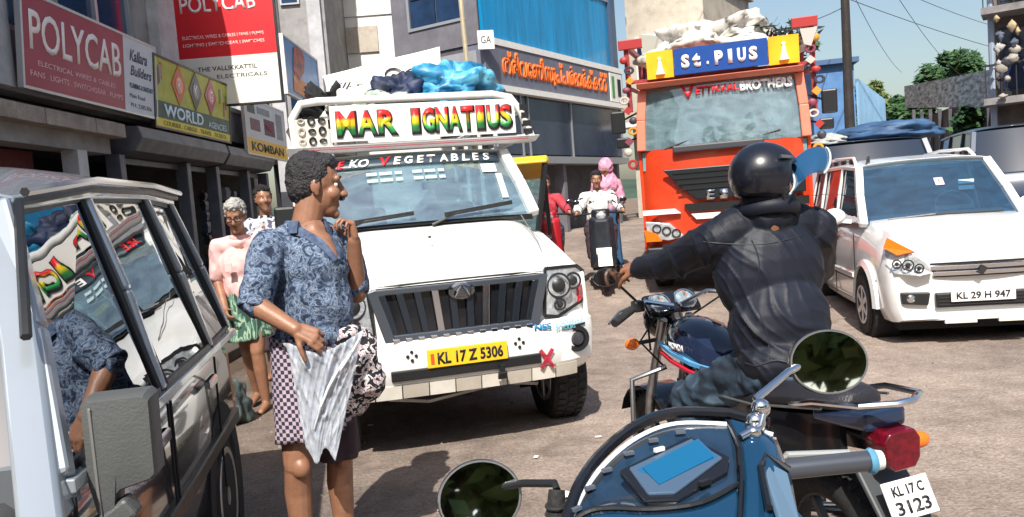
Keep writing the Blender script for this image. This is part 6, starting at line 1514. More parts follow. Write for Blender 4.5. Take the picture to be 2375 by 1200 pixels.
# ---- man behind, dark hair and pale shirt
mb2 = thing('person', 'dark haired man in a pale patterned shirt standing behind the old man in pink', 'person', (-2.36, 7.6, 0))
J = dict(head=(-2.30, 7.57, 1.73), neck=(-2.30, 7.62, 1.57), pelvis=(-2.30, 7.64, 1.0), Rsh=(-2.47, 7.62, 1.49), Lsh=(-2.13, 7.62, 1.49), Rel=(-2.50, 7.6, 1.2), Rwr=(-2.42, 7.42, 1.05), Lel=(-2.10, 7.6, 1.2), Lwr=(-2.15, 7.42, 1.05),
         Rhp=(-2.38, 7.64, .95), Lhp=(-2.22, 7.64, .95), Rkn=(-2.38, 7.6, .52), Ran=(-2.39, 7.66, .09), Lkn=(-2.21, 7.6, .52), Lan=(-2.2, 7.68, .09))
figure(mb2, (-2.36, 7.6, 0), J, (.5, -.8, 0), ramp_mat('shirt_pale_print', 'noise', ((0, (.03, .03, .06)), (.44, (.6, .6, .65)), (.6, (.10, .10, .16))), 14, .85, True), dark_cloth, hair_black, 1.0, skin, voxel=.012, wseed=5, hem=.3)

# ================================================================ motorcycles
tyre_m = rubber
def mc_wheel(root, y, r, w, spokes=5, disc=False):
    T = Matrix.Translation((0, y, r)) @ Matrix.Rotation(R(90), 4, 'Y')
    q = MB(); q.torus(r-w*.45, w*.5, 40, 10, T, 1.0); 
    for k in range(40):
        Mx = T @ Matrix.Rotation(k*math.pi/20, 4, 'Z'); q.box(r-.006, r+.005, -.008, .008, -w*.3, w*.3, Mx)
    wh = q.build('wheel', tyre_m, root, smooth=True)
    q = MB(); rr_ = r-w*.95; rings = [[(a*math.cos(k*6.2832/36), a*math.sin(k*6.2832/36), h) for k in range(36)] for a, h in ((rr_, -.03), (rr_+.02, -.03), (rr_+.02, .03), (rr_, .03), (rr_, -.03))]
    q.loft(rings, True, False, T)
    for k in range(spokes): q.box(.02, rr_+.005, -.014, .014, -.012, .012, T @ Matrix.Rotation(k*6.2832/spokes, 4, 'Z'))
    q.lathe([(.035, -.05), (.04, -.02), (.04, .02), (.035, .05)], 16, T); q.build('rim', dark_metal, wh, bevel=.002)
    if disc:
        q = MB(); q.lathe([(.12, .052), (.12, .056)], 24, T); q.build('brake_disc', steel, wh)
def mirror(root, base, mid, c, r, tilt, mname='side_mirror', glassm=chrome, reflect=None):
    q = MB(); q.tube([base, mid, c], .006, 8); mm = q.build(mname, black_trim, root, smooth=True)
    T = Matrix.Translation(c) @ Matrix.Rotation(R(tilt), 4, 'X') @ Matrix.Rotation(R(90), 4, 'X') @ Matrix.Diagonal((1, .66, 1, 1))
    q = MB(); q.lathe([(r*.96, .004), (r, 0), (r*1.0, -.012), (r*.8, -.028), (r*.3, -.036)], 28, T); q.build('shell', black_gloss, mm, smooth=True)
    q = MB(); q.lathe([(r*.92, .003), (r*.92, .0055)], 28, T); q.build('glass', glassm, mm)

bk = thing('motorcycle', 'black motorcycle with blue and red tank stripe, dark red tail light and white plate', 'motorcycle', (.86, 3.12, 0), 15)
bk.rotation_euler = (0, R(-3), R(16)); bk.scale = (.95, .95, .95)
mc_wheel(bk, .70, .30, .10); mc_wheel(bk, -.60, .30, .12)
q = MB(); q.loft([[(x*w, y, z+c) for x, c in ((-1, -.03), (-.75, .05), (0, .075), (.75, .05), (1, -.03), (.8, -.11), (0, -.14), (-.8, -.11))] for y, z, w in ((-.10, .84, .07), (-.04, .87, .115), (.10, .93, .145), (.24, .96, .15), (.36, .95, .12), (.42, .92, .07))]); tank = q.build('tank', mat('tank_black_blue', (.012, .02, .05), .12, coat=.6), bk, smooth=True, sub=1)
for sx in (-1, 1):
    for c, z0, w_, m_ in (('blue', .02, .018, mat('stripe_blue', (.12, .40, .75), .3)), ('red', -.018, .014, mat('stripe_red', (.75, .02, .06), .3))):
        q = MB(); q.loft([[(sx*(x+.004), y, z+z0), (sx*(x+.006), y, z+z0+w_), (sx*(x-.01), y, z+z0+w_), (sx*(x-.01), y, z+z0)] for x, y, z in ((.10, -.05, .82), (.135, .08, .835), (.148, .22, .86), (.13, .36, .88))]); q.build('stripe', m_, tank)
    text_obj('HONDA', 'tank_lettering', white_ink, .13, .03, Matrix.Translation((sx*.151, .16, .925)) @ Matrix.Rotation(R(90*sx), 4, 'Z'), tank, bold=.03, shear=.2)
    q = MB(); q.loft([[(sx*.06, y, z), (sx*(.10+w), y, z+.01), (sx*(.11+w), y, z-.16), (sx*.06, y, z-.14)] for y, z, w in ((-.10, .74, .0), (-.28, .76, .02), (-.5, .78, .02), (-.78, .82, -.02))]); q.build('side_panel', black_gloss, bk, smooth=True)
    q = MB(); q.tube([(sx*.12, -.36, .78), (sx*.135, -.58, .32)], .025, 10); q.tube([(sx*.12, -.36, .78), (sx*.14, -.5, .50)], .034, 12); q.build('shock_absorber', dark_metal, bk, smooth=True)
    q = MB(); q.tube([(sx*.07, .42, 1.0), (sx*.085, .62, .60), (sx*.09, .70, .30)], [.022, .022, .028], 10); q.build('fork_leg', steel, bk, smooth=True)
    # indicator stalks
    for y, z, x in ((-.80, .70, .17), (.48, .90, .18)):
        q = MB(); q.tube([(sx*.05, y, z), (sx*x, y, z)], .010, 6); st_ = q.build('indicator', black_trim, bk); q = MB(); q.sph((sx*(x+.03), y, z), (.036, .028, .028), 12, 8); q.build('lens', orange_plastic, st_, smooth=True)
    # bars: grips, levers
    q = MB(); q.tube([(sx*.02, .40, 1.06), (sx*.16, .40, 1.10), (sx*.24, .34, 1.09), (sx*.37, .25, 1.06)], .011, 8); hb_ = q.build('handlebar', chrome, bk, smooth=True)
    q = MB(); q.tube([(sx*.26, .325, 1.087), (sx*.385, .24, 1.057)], .018, 10); q.build('grip', rubber, hb_, smooth=True)
    q = MB(); q.tube([(sx*.22, .40, 1.09), (sx*.30, .37, 1.08), (sx*.39, .29, 1.05)], .006, 6); q.build('lever', steel, hb_, smooth=True)
    q = MB(); q.box(sx*.22-.025, sx*.22+.025, .32, .37, 1.07, 1.12); q.build('switch_box', black_trim, hb_, bevel=.008)
    mirror(bk, (sx*.20, .37, 1.10), (sx*.27, .40, 1.19), (sx*.33, .40, 1.24), .062, 0)
    q = MB(); q.tube([(sx*.08, -.05, .34), (sx*.24, -.05, .34)], .014, 8); q.tube([(sx*.1, -.35, .42), (sx*.24, -.36, .42)], .014, 8); q.build('foot_peg', rubber, bk)
    # crash guard
    q = MB(); q.tube([(sx*.08, .42, .78), (sx*.24, .46, .74), (sx*.27, .44, .50), (sx*.20, .36, .32), (sx*.06, .26, .28)], .013, 8); q.build('crash_guard', steel, bk, smooth=True)
q = MB(); q.loft([[(-w, y, z-.05), (-w, y, z), (-w*.6, y, z+.035), (0, y, z+.042), (w*.6, y, z+.035), (w, y, z), (w, y, z-.05)] for y, z, w in ((-.04, .80, .09), (-.15, .79, .125), (-.30, .80, .135), (-.42, .83, .14), (-.55, .86, .135), (-.75, .88, .11), (-.82, .87, .07))]); seat = q.build('seat', mat('seat_vinyl', (.022, .022, .028), .42, bump=.25, bscale=150), bk, smooth=True, sub=1)
q = MB(); q.tube([(-.145, -.12, .775), (-.155, -.40, .80), (-.13, -.76, .86)], .005, 5); q.tube([(.145, -.12, .775), (.155, -.40, .80), (.13, -.76, .86)], .005, 5); q.build('seat_piping', steel, seat)
q = MB(); q.loft([[(-.10, -.66, .83), (.10, -.66, .83), (.10, -.66, .79), (-.10, -.66, .79)], [(-.075, -.90, .865), (.075, -.90, .865), (.07, -.90, .80), (-.07, -.90, .80)]]); q.build('tail_cowl', mat('cowl_blue_black', (.015, .03, .07), .2, coat=.4), bk, bevel=.015)
q = MB(); q.tube([(-.13, -.60, .84), (-.14, -.74, .88), (-.11, -.92, .90), (-.03, -.98, .905), (.03, -.98, .905), (.11, -.92, .90), (.14, -.74, .88), (.13, -.60, .84)], .011, 8); q.build('grab_rail', chrome, bk, smooth=True)
q = MB(); q.loft([[(-w, -.93, z), (-w*.9, -.96, z), (w*.9, -.96, z), (w, -.93, z), (w*.8, -.86, z), (-w*.8, -.86, z)] for z, w in ((.69, .04), (.72, .065), (.78, .072), (.81, .05))]); q.build('tail_light', mat('tail_red', (.16, .002, .012), .22, coat=.2, var=.6, vscale=40), bk, smooth=True, bevel=.006)
q = MB(); q.loft([[(-.085, -.80, .70), (.085, -.80, .70), (.085, -.84, .68), (-.085, -.84, .68)], [(-.09, -.92, .55), (.09, -.92, .55), (.09, -.945, .545), (-.09, -.945, .545)], [(-.075, -.98, .38), (.075, -.98, .38), (.075, -1.0, .375), (-.075, -1.0, .375)]]); q.build('mudguard', mat('mudflap_grey', (.05, .055, .06), .5), bk, bevel=.01)
PT = Matrix.Translation((0, -.965, .605)) @ Matrix.Rotation(R(-24), 4, 'X') @ Matrix.Scale(.88, 4)
q = MB(); q.box(-.095, .095, -.004, .004, -.065, .065, PT); plm = q.build('number_plate', white_ink, bk, bevel=.003)
text_obj('KL 17 C', 'plate_lettering', black_ink, .13, .034, PT @ Matrix.Translation((0, -.007, .030)), plm, bold=.02); text_obj('3123', 'plate_lettering', black_ink, .14, .044, PT @ Matrix.Translation((0, -.007, -.026)), plm, bold=.02)
q = MB(); q.loft([[(.09*math.cos(a), .70+r*math.sin(t), .30+r*math.cos(t)) for a, r in ((3.14, .33), (1.57, .335), (0, .33), (0, .325), (3.14, .325))] for t in [-.9+k*.25 for k in range(9)]]); q.build('front_mudguard', black_gloss, bk, smooth=True)
q = MB(); q.box(-.10, .10, .02, .32, .30, .56); q.box(-.075, .075, .16, .34, .54, .74)
for k in range(6): q.box(-.095, .095, .15, .35, .56+.028*k, .568+.028*k)
q.build('engine', dark_metal, bk, bevel=.012)
q = MB(); q.tube([(.08, .32, .58), (.12, .40, .42), (.13, .15, .25), (.14, -.2, .26), (.17, -.45, .33), (.18, -.85, .42)], [.02, .02, .022, .03, .042, .045], 12); q.build('exhaust', chrome, bk, smooth=True)
q = MB(); q.tube([(0, .42, 1.02), (0, .30, .62), (0, .05, .30), (0, -.25, .32)], .025, 8); q.tube([(0, .36, .88), (0, -.1, .76), (0, -.8, .76)], .022, 8); q.tube([(0, -.2, .33), (.0, -.60, .30)], .02, 8); q.build('frame', dark_metal, bk, smooth=True)
q = MB(); q.sph((0, .56, .98), (.10, .08, .10)); hd_ = q.build('headlamp', black_gloss, bk, smooth=True); q = MB(); q.sph((0, .59, .98), (.085, .06, .085)); q.build('lens', lamp_clear, hd_, smooth=True)
# twin gauges tilted to the rider
GT = Matrix.Translation((0, .44, 1.07)) @ Matrix.Rotation(R(48), 4, 'X')
q = MB(); q.box(-.135, .135, -.055, .065, -.03, .0, GT); gg = q.build('gauge_cluster', black_gloss, bk, bevel=.018)
for sx in (-1, 1):
    q = MB(); q.torus(.050, .006, 26, 6, GT @ Matrix.Translation((sx*.066, .005, .004))); q.build('gauge_ring', chrome, gg, smooth=True)
    q = MB(); q.lathe([(.046, .001), (.046, .004)], 26, GT @ Matrix.Translation((sx*.066, .005, 0))); q.build('dial', mat('dial_pale', (.30, .38, .40), .15, col2=(.04, .06, .08), vscale=30), gg)
    q = MB(); q.bar(T3(GT, (sx*.066, .005, .006)), T3(GT, (sx*.066+.02, .03, .006)), .003); q.build('needle', orange_plastic, gg)
q = MB()
for pts in (((-.10, .42, 1.02), (-.16, .50, .90), (-.08, .45, .78)), ((.08, .44, 1.0), (.15, .50, .88), (.06, .42, .8)), ((-.03, .42, 1.05), (-.10, .52, 1.0), (-.13, .46, .86)), ((.2, .34, 1.08), (.1, .48, .98), (.03, .42, .86))): q.tube(pts, .005, 6)
q.build('cable', rubber, bk)

# ---- rider
rd = thing('person', 'rider in a dark hooded jacket and jeans on the black motorcycle, blue visor flipped up', 'person', (.93, 2.82, -.02))
O2 = Vector((.85, 2.55, 0))
def L2(*p): return tuple(Vector(p)-O2)
mb = MB(); HM3 = frame(L2(.835, 2.56, 1.525), (.92, .30, -.10)); add_head(mb, HM3, .96)
limb(mb, [L2(.84, 2.56, 1.48), L2(.84, 2.57, 1.38)], [.056, .06]); limb(mb, [L2(.845, 2.64, 1.27), L2(.86, 2.56, .92)], [.065, .08])
rl, rel, rwr = L2(.655, 2.60, 1.335), L2(.53, 2.82, 1.245), L2(.435, 3.01, 1.215)
limb(mb, [rl, rel, rwr], [.055, .043, .029]); add_hand(mb, rwr, (-.45, .8, .02), (-.35, -.3, .8), .9, -1, 1.0)
rr_, rer, rwr2 = L2(1.05, 2.70, 1.335), L2(1.16, 2.98, 1.16), L2(1.10, 3.16, 1.08)
limb(mb, [rr_, rer, rwr2], [.055, .043, .029]); add_hand(mb, rwr2, (-.2, .95, -.1), (.3, -.1, .9), 1.1, 1, 1.0)
legs = ((L2(.79, 2.55, .86), L2(.60, 2.92, .68), L2(.60, 2.82, .30)), (L2(.96, 2.58, .86), L2(1.02, 3.02, .70), L2(1.06, 2.90, .32)))
for hp, kn, an in legs: limb(mb, [hp, kn, an], [.09, .06, .04])
link('body', remesh(mb, .0055, 3, .5), skin2, rd, smooth='all'); eyes(rd, HM3, .96)
jk = mat('jacket_black', (.011, .014, .026), .55, col2=(.006, .008, .015), vscale=3, bump=.08, bscale=260, spec=.35)
mb = MB(); capsule(mb, rl, .078, rr_, .078); ell(mb, L2(.85, 2.62, 1.20), (.215, .145, .22), (0, 0, 15)); ell(mb, L2(.86, 2.57, 1.02), (.195, .15, .2), (0, 0, 15)); ell(mb, L2(.86, 2.53, .90), (.18, .15, .11), (0, 0, 15)); capsule(mb, L2(.72, 2.6, 1.37), .08, L2(.98, 2.67, 1.37), .08)
limb(mb, [rl, rel], [.080, .066]); limb(mb, [rel, tuple(Vector(rel).lerp(Vector(rwr), .9))], [.066, .050]); limb(mb, [rr_, rer], [.09, .072]); limb(mb, [rer, tuple(Vector(rer).lerp(Vector(rwr2), .88))], [.072, .05])
ell(mb, L2(.845, 2.60, 1.40), (.10, .10, .07))
def jfold(p, n):
    # long folds that run down from the left shoulder to the right hip
    c = p.x*1.45 + p.z; s_ = noise.noise(Vector((p.x*2.4, p.y*2.4, p.z*2.0))); s2 = noise.noise(Vector((p.x*5, p.y*5, p.z*4))+Vector((7, 0, 0)))
    r = (1-abs(math.sin(c*19 + 4.0*s_ + 1.2*s2)))**3
    r2 = (1-abs(math.sin(c*43 + 6.0*s2 + 2*s_)))**4
    return .0125*r*(.35+1.2*abs(s2)) + .006*r2*(.3+abs(s_)) + .004*noise.noise(Vector((p.x*6, p.y*6, p.z*6))) - .004
jm = remesh(mb, .006, 4, .5, jfold)
link('jacket', jm, jk, rd, smooth='all')
jb = BVHTree.FromPolygons([v.co.copy() for v in jm.vertices], [tuple(p.vertices) for p in jm.polygons])
def jseam(pts, r=.0028):
    out = []
    for x, z in pts:
        h = jb.ray_cast(Vector((x, -.8, z)), Vector((0, 1, 0)))
        if h[0] is not None: out.append(tuple(h[0]))
    if len(out) > 2:
        q = MB(); q.tube(out, r, 6); q.build('seam', mat('seam_thread', (.012, .014, .024), .6), rd, smooth=True)
jseam([(-.25+.36*k/16, .0+1.335-.02*math.sin(k/16*3.1)) for k in range(17)])
jseam([(-.09+.012*math.sin(k*.5), 1.33-.40*k/18) for k in range(19)])
jseam([(-.24+.36*k/16, .915+.01*math.sin(k)) for k in range(17)], .004)
for rr0, tl_ in ((.088, 0), (.078, .03)):
    q = MB(); q.torus(rr0, .026, 30, 10, Matrix.Translation(L2(.845, 2.585, 1.425+tl_)) @ Matrix.Rotation(R(-14), 4, 'X'), 1.1); q.build('hood_roll', jk, rd, smooth=True)
jeans = ramp_mat('jeans', 'noise', ((.3, (.008, .014, .026)), (.54, (.022, .045, .075)), (.72, (.10, .15, .20))), 9, .85, False, detail=6, dist=.6)
mb = MB(); ell(mb, L2(.87, 2.55, .87), (.18, .16, .10))
for hp, kn, an in legs: limb(mb, [hp, kn], [.112, .082]); limb(mb, [kn, tuple(Vector(kn).lerp(Vector(an), .9))], [.082, .062])
link('jeans', remesh(mb, .008, 3, .5, wrinkle(.016, 11, (1.2, .6, 1.4), 7)), jeans, rd, smooth='all')
for hp, kn, an in legs:
    a = Vector(an); q = MB(); q.loft([[tuple(a + Vector((x*w, y, z))) for x, z in ((-1, -.10), (-1, -.05), (-.6, h), (.6, h), (1, -.05), (1, -.10))] for y, w, h in ((-.07, .035, .0), (0, .042, .02), (.10, .045, -.02), (.18, .035, -.05))]); q.build('shoe', rubber, rd, smooth=True, bevel=.008)
# helmet with the visor tipped up
helm = mat('helmet_black', (.010, .012, .020), .28, coat=.3, var=.3, vscale=9)
def helmet(root, M, m, s=1.0, open_y=.035):
    q = MB(); rings = []
    for j in range(15):
        t = math.pi*j/19; ring = []
        for k in range(30):
            a = 2*math.pi*k/30; p = Vector((.118*math.sin(t)*math.cos(a), .138*math.sin(t)*math.sin(a)-.008, .125*math.cos(t)+.03))
            if p.y > open_y and p.z < .075: p.y = open_y + (p.y-open_y)*.12*(1 if p.z > .03 else .4)
            ring.append(T3(M, p*s))
        rings.append(ring)
    q.loft(rings, True, False); sh_ = q.build('helmet', m, root, smooth=True, solid=.012, flat_ang=60)
    return sh_
hs_ = helmet(rd, HM3, helm, .93)
q = MB(); q.tube([T3(HM3, (.112*math.sin(a), .10*math.cos(a)-.02, .085)) for a in [-1.6+.32*k for k in range(11)]], .006, 6); q.build('rim_trim', steel, hs_, smooth=True)
vz = bpy.data.materials.new('visor_blue'); vz.use_nodes = True; b_ = vz.node_tree.nodes['Principled BSDF']; b_.inputs['Base Color'].default_value = (.018, .08, .18, 1); b_.inputs['Roughness'].default_value = .08; b_.inputs['Alpha'].default_value = .86; b_.inputs['Coat Weight'].default_value = .6
q = MB()
def vis(u, v):
    a = (u-.5)*2.3; w = 1 - .30*v*v
    return T3(HM3, (.126*math.sin(a)*w, -.035 + .125*math.cos(a) + .165*v, .058 + .080*v - .115*abs(math.sin(a))**1.4 + .03*math.sin(v*3.14)))
q.grid(vis, 24, 8); q.build('visor', vz, hs_, smooth=True, solid=.003)
q = MB(); q.tube([vis(k/20, 0) for k in range(21)], .004, 6); q.tube([vis(k/20, 1) for k in range(21)], .004, 6); q.build('visor_edge', mat('edge_pale', (.5, .6, .65), .3), hs_, smooth=True)
q = MB(); q.tube([T3(HM3, (.085, .01, -.03)), T3(HM3, (.07, .03, -.10)), T3(HM3, (0, .04, -.125)), T3(HM3, (-.07, .03, -.10)), T3(HM3, (-.085, .01, -.03))], .008, 6); q.build('chin_strap', black_trim, hs_, smooth=True)

# ---- foreground scooter (handlebar end, dash and mirrors)
sc = thing('scooter', 'blue scooter in the foreground with a lit blue display and two round mirrors', 'scooter', (.24, 1.2, 0))
S0 = Vector((.24, 1.2, 0))
def S(*p): return tuple(Vector(p)-S0)
sblue = mat('scooter_blue', (.016, .085, .18), .08, .55, coat=.8, var=.15, vscale=5); sdark = mat('scooter_dark_blue', (.02, .045, .09), .18, coat=.7, var=.4, vscale=12)
dashm = mat('dash_navy', (.008, .017, .035), .16, coat=.6, col2=(.018, .045, .085), vscale=9)
# dash panel between the visor rim and the cowl
vis_pts = [(.045, 1.13, 1.005), (.075, 1.20, 1.040), (.121, 1.26, 1.070), (.185, 1.30, 1.099), (.255, 1.32, 1.111), (.344, 1.30, 1.108)]
low_pts = smooth_curve([(.055, 1.12, 1.035), (.085, 1.13, 1.045), (.12, 1.12, 1.050), (.17, 1.10, 1.052), (.24, 1.10, 1.056), (.306, 1.15, 1.060)])
vis_pts = smooth_curve(vis_pts)
def mixp(a, b, t): return tuple(Vector(a).lerp(Vector(b), t))
q = MB()
def dsh(u, v):
    k = u*(len(vis_pts)-1); i = min(int(k), len(vis_pts)-2); f = k-i
    a = Vector(vis_pts[i]).lerp(Vector(vis_pts[i+1]), f); b = Vector(low_pts[i]).lerp(Vector(low_pts[i+1]), f)
    p = b.lerp(a, v); p.z -= .018*math.sin(v*math.pi)*math.sin(u*math.pi); return S(*p)
q.grid(dsh, 30, 12); q.build('dash_panel', dashm, sc, smooth=True, solid=.01)
for off, r, m_ in ((.016, .0095, black_gloss), (.0, .004, mat('edge_white', (.75, .78, .82), .25)), (-.012, .006, black_trim)):
    q = MB(); q.tube([S(x, y+off, z+off*.9) for x, y, z in vis_pts+[(.40, 1.27, 1.095)]], r, 8); q.build('visor_rim', m_, sc, smooth=True)
q = MB(); q.grid(lambda u, v: tuple(Vector(dsh(u*.95, 1)) + Vector((0, .03+.05*v, -.02-.16*v))), 24, 5); q.build('front_cowl', sblue, sc, smooth=True, solid=.008)
def dp(x, y, z, o=0): return S(x, y - o*.35, z + o)
def raised(pts, o, t, m_, nm, bev=.003):
    q = MB(); q.poly([dp(*p, o) for p in pts], t, (0, -.3, 1)); return q.build(nm, m_, sc, bevel=bev)
bez = [(.138, 1.195, 1.075), (.262, 1.262, 1.098), (.310, 1.205, 1.078), (.298, 1.175, 1.066), (.210, 1.118, 1.050), (.165, 1.122, 1.050)]
bz = raised(bez, .010, .014, black_gloss, 'display_bezel')
bez2 = [(.152, 1.193, 1.075), (.262, 1.25, 1.095), (.298, 1.20, 1.077), (.208, 1.13, 1.054), (.17, 1.134, 1.054)]
raised(bez2, .0135, .006, mat('bezel_slate', (.06, .10, .16), .25, coat=.5), 'display_surround')
lcdp = [(.172, 1.188, 1.069), (.266, 1.238, 1.089), (.283, 1.20, 1.073), (.189, 1.15, 1.055)]
lcd = bpy.data.materials.new('lcd_blue'); lcd.use_nodes = True; b_ = lcd.node_tree.nodes['Principled BSDF']; b_.inputs['Base Color'].default_value = (.008, .09, .20, 1); b_.inputs['Roughness'].default_value = .1; b_.inputs['Emission Color'].default_value = (.04, .45, .75, 1); b_.inputs['Emission Strength'].default_value = .06
l_ = raised(lcdp, .020, .004, lcd, 'display', 0); raised([(x*1.0+(x-.23)*.14, y+(y-1.19)*.14, z+(z-1.07)*.1) for x, y, z in lcdp], .0175, .003, mat('lcd_frame', (.02, .10, .22), .3), 'display_frame', 0)
q = MB(); q.box(-.009, .009, -.003, .003, -.002, .004, Matrix.Translation(dp(.205, 1.222, 1.088, .014)) @ Matrix.Rotation(R(28), 4, 'Z')); q.build('button', white_trim, sc)
q = MB(); q.box(-.010, .010, -.004, .004, -.002, .005, Matrix.Translation(dp(.255, 1.145, 1.058, .014)) @ Matrix.Rotation(R(30), 4, 'Z')); q.build('button', black_trim, sc)
for k in range(6):
    q = MB(); t = .1+.13*k; c = Vector(dsh(t+.05, .86)); q.box(-.008, .008, -.004, .004, -.002, .003, Matrix.Translation(c + Vector((0, -.004, .008))) @ Matrix.Rotation(R(40-8*k), 4, 'Z')); q.build('tell_tale', mat('tell_tale_grey', (.10, .12, .15), .3), sc)
# lower light blue apron and right cowl
q = MB()
def apr(u, v):
    k = u*(len(low_pts)-1); i = min(int(k), len(low_pts)-2); f = k-i
    a = Vector(low_pts[i]).lerp(Vector(low_pts[i+1]), f); p = a + Vector((-.01*v, -.14*v, -.02*v - .12*v*v)); p.z += .012*math.sin(v*2)*math.sin(u*3.1); return S(*p)
q.grid(apr, 24, 12); q.build('inner_apron', sblue, sc, smooth=True, solid=.006)
q = MB(); q.tube([tuple(Vector(apr(k/20, 0))+Vector((0, 0, .004))) for k in range(21)], .004, 6); q.build('panel_gap', black_trim, sc)
rc = [[(.344, 1.31, 1.108), (.385, 1.30, 1.102), (.405, 1.27, 1.090), (.402, 1.20, 1.05), (.385, 1.12, 1.0), (.37, 1.06, .94)], [(.335, 1.285, 1.104), (.335, 1.26, 1.10), (.33, 1.22, 1.088), (.318, 1.16, 1.066), (.29, 1.08, 1.03), (.25, 1.0, .98)]]
q = MB(); q.grid(lambda u, v: S(*(Vector(rc[0][min(int(v*5), 4)]).lerp(Vector(rc[0][min(int(v*5), 4)+1]), v*5-min(int(v*5), 4))).lerp(Vector(rc[1][min(int(v*5), 4)]).lerp(Vector(rc[1][min(int(v*5), 4)+1]), v*5-min(int(v*5), 4)), u) + Vector((0, 0, .012*math.sin(u*3.14)))), 8, 20); q.build('side_cowl', sblue, sc, smooth=True, solid=.006)
q = MB(); q.tube([S(.338, 1.30, 1.112), S(.332, 1.22, 1.095), S(.312, 1.15, 1.068), S(.28, 1.06, 1.03)], .0045, 6); q.build('panel_gap', black_gloss, sc)
q = MB(); q.tube([S(.40, 1.20, 1.060), S(.368, 1.215, 1.080), S(.350, 1.18, 1.075), S(.335, 1.10, 1.045)], .006, 6); q.build('panel_gap', black_gloss, sc)
raised([(.395, 1.195, 1.052), (.368, 1.205, 1.068), (.352, 1.165, 1.060), (.345, 1.09, 1.03), (.375, 1.08, 1.0)], .008, .01, mat('cowl_slate', (.10, .17, .25), .25, coat=.4), 'switch_cowl')
# right grip with end weight, brake lever, left boot
q = MB(); q.tube([S(.33, 1.23, 1.045), S(.42, 1.25, 1.045)], .013, 8); q.tube([S(.15, 1.25, 1.03), S(.33, 1.23, 1.045)], .012, 8); q.tube([S(-.02, 1.18, .90), S(.04, 1.22, .96), S(.15, 1.25, 1.03)], .012, 8); hb_ = q.build('handlebar', steel, sc, smooth=True)
q = MB(); q.tube([S(.385, 1.243, 1.045), S(.40, 1.246, 1.045), S(.402, 1.246, 1.045), S(.545, 1.252, 1.046)], [.021, .021, .0165, .0165], 16); q.build('grip', mat('grip_grey', (.09, .10, .12), .3, .5), hb_, smooth=True, flat_ang=30)
for x in (.388, .40, .548):
    q = MB(); q.torus(.0175 if x < .5 else .015, .0065, 20, 6, Matrix.Translation(S(x, 1.25, 1.046)) @ Matrix.Rotation(R(90), 4, 'Y')); q.build('grip_collar', black_trim if x != .548 else mat('end_blue', (.10, .28, .42), .3), hb_, smooth=True)
q = MB(); q.tube([S(.548, 1.252, 1.046), S(.566, 1.252, 1.046)], [.018, .015], 16); q.build('bar_end', mat('end_pale', (.62, .66, .68), .3), hb_, smooth=True)
q = MB(); q.tube([S(.375, 1.30, 1.115), S(.385, 1.275, 1.09), S(.408, 1.26, 1.055), S(.43, 1.30, 1.05), S(.54, 1.315, 1.04)], .0055, 8); q.build('brake_lever', mat('lever_pale', (.6, .62, .58), .3, .6), hb_, smooth=True)
q = MB(); q.tube([S(-.13, 1.11, .84), S(-.02, 1.18, .90)], .018, 14); q.build('grip', rubber, hb_, smooth=True)
q = MB(); q.tube([S(.038, 1.22, .96), S(.036, 1.22, 1.0), S(.042, 1.235, 1.045)], [.020, .017, .013], 12)
for k in range(5): q.torus(.018-.001*k, .004, 16, 6, Matrix.Translation(S(.038, 1.222, .972+.013*k)))
q.build('rubber_boot', rubber, hb_, smooth=True)
# mirrors
def smirror(c, rx, rz, stem, yaw, pitch, roll, label=None):
    q = MB(); q.tube(stem, .0065, 10); mm = q.build('side_mirror', chrome if c[0] > .2 else black_trim, sc, smooth=True)
    T = Matrix.Translation(c) @ Matrix.Rotation(R(yaw), 4, 'Z') @ Matrix.Rotation(R(pitch), 4, 'X') @ Matrix.Rotation(R(roll), 4, 'Y') @ Matrix.Rotation(R(90), 4, 'X') @ Matrix.Diagonal((rx/.07, rz/.07, 1, 1))
    q = MB(); q.lathe([(.066, .006), (.070, .003), (.070, -.006), (.060, -.022), (.030, -.030)], 40, T); q.build('shell', black_gloss, mm, smooth=True)
    q = MB(); q.torus(.0665, .0028, 40, 6, T @ Matrix.Translation((0, 0, .0055))); q.build('rim', steel, mm, smooth=True)
    q = MB(); q.lathe([(.0655, .0062), (.0655, .0075)], 40, T); q.build('glass', mat('mirror_glass', (.82, .86, .86), .02, 1), mm)
smirror(S(.530, 1.36, 1.187), .067, .056, [S(.338, 1.24, 1.105), S(.375, 1.255, 1.115), S(.388, 1.27, 1.14), S(.380, 1.285, 1.152), S(.455, 1.345, 1.178), S(.50, 1.375, 1.187)], -4, -10, 0)
smirror(S(-.085, 1.30, 1.018), .071, .062, [S(.042, 1.235, 1.045), S(.04, 1.245, 1.052), S(-.01, 1.285, 1.042), S(-.05, 1.31, 1.03)], 7, -15, -6)
q = MB(); q.sph(S(.383, 1.272, 1.140), (.016, .014, .016), 12, 8); q.sph(S(.372, 1.268, 1.118), (.017, .014, .017), 12, 8); q.sph(S(.362, 1.25, 1.108), (.013, .012, .012), 12, 8); q.build('mirror_joint', chrome, sc, smooth=True)
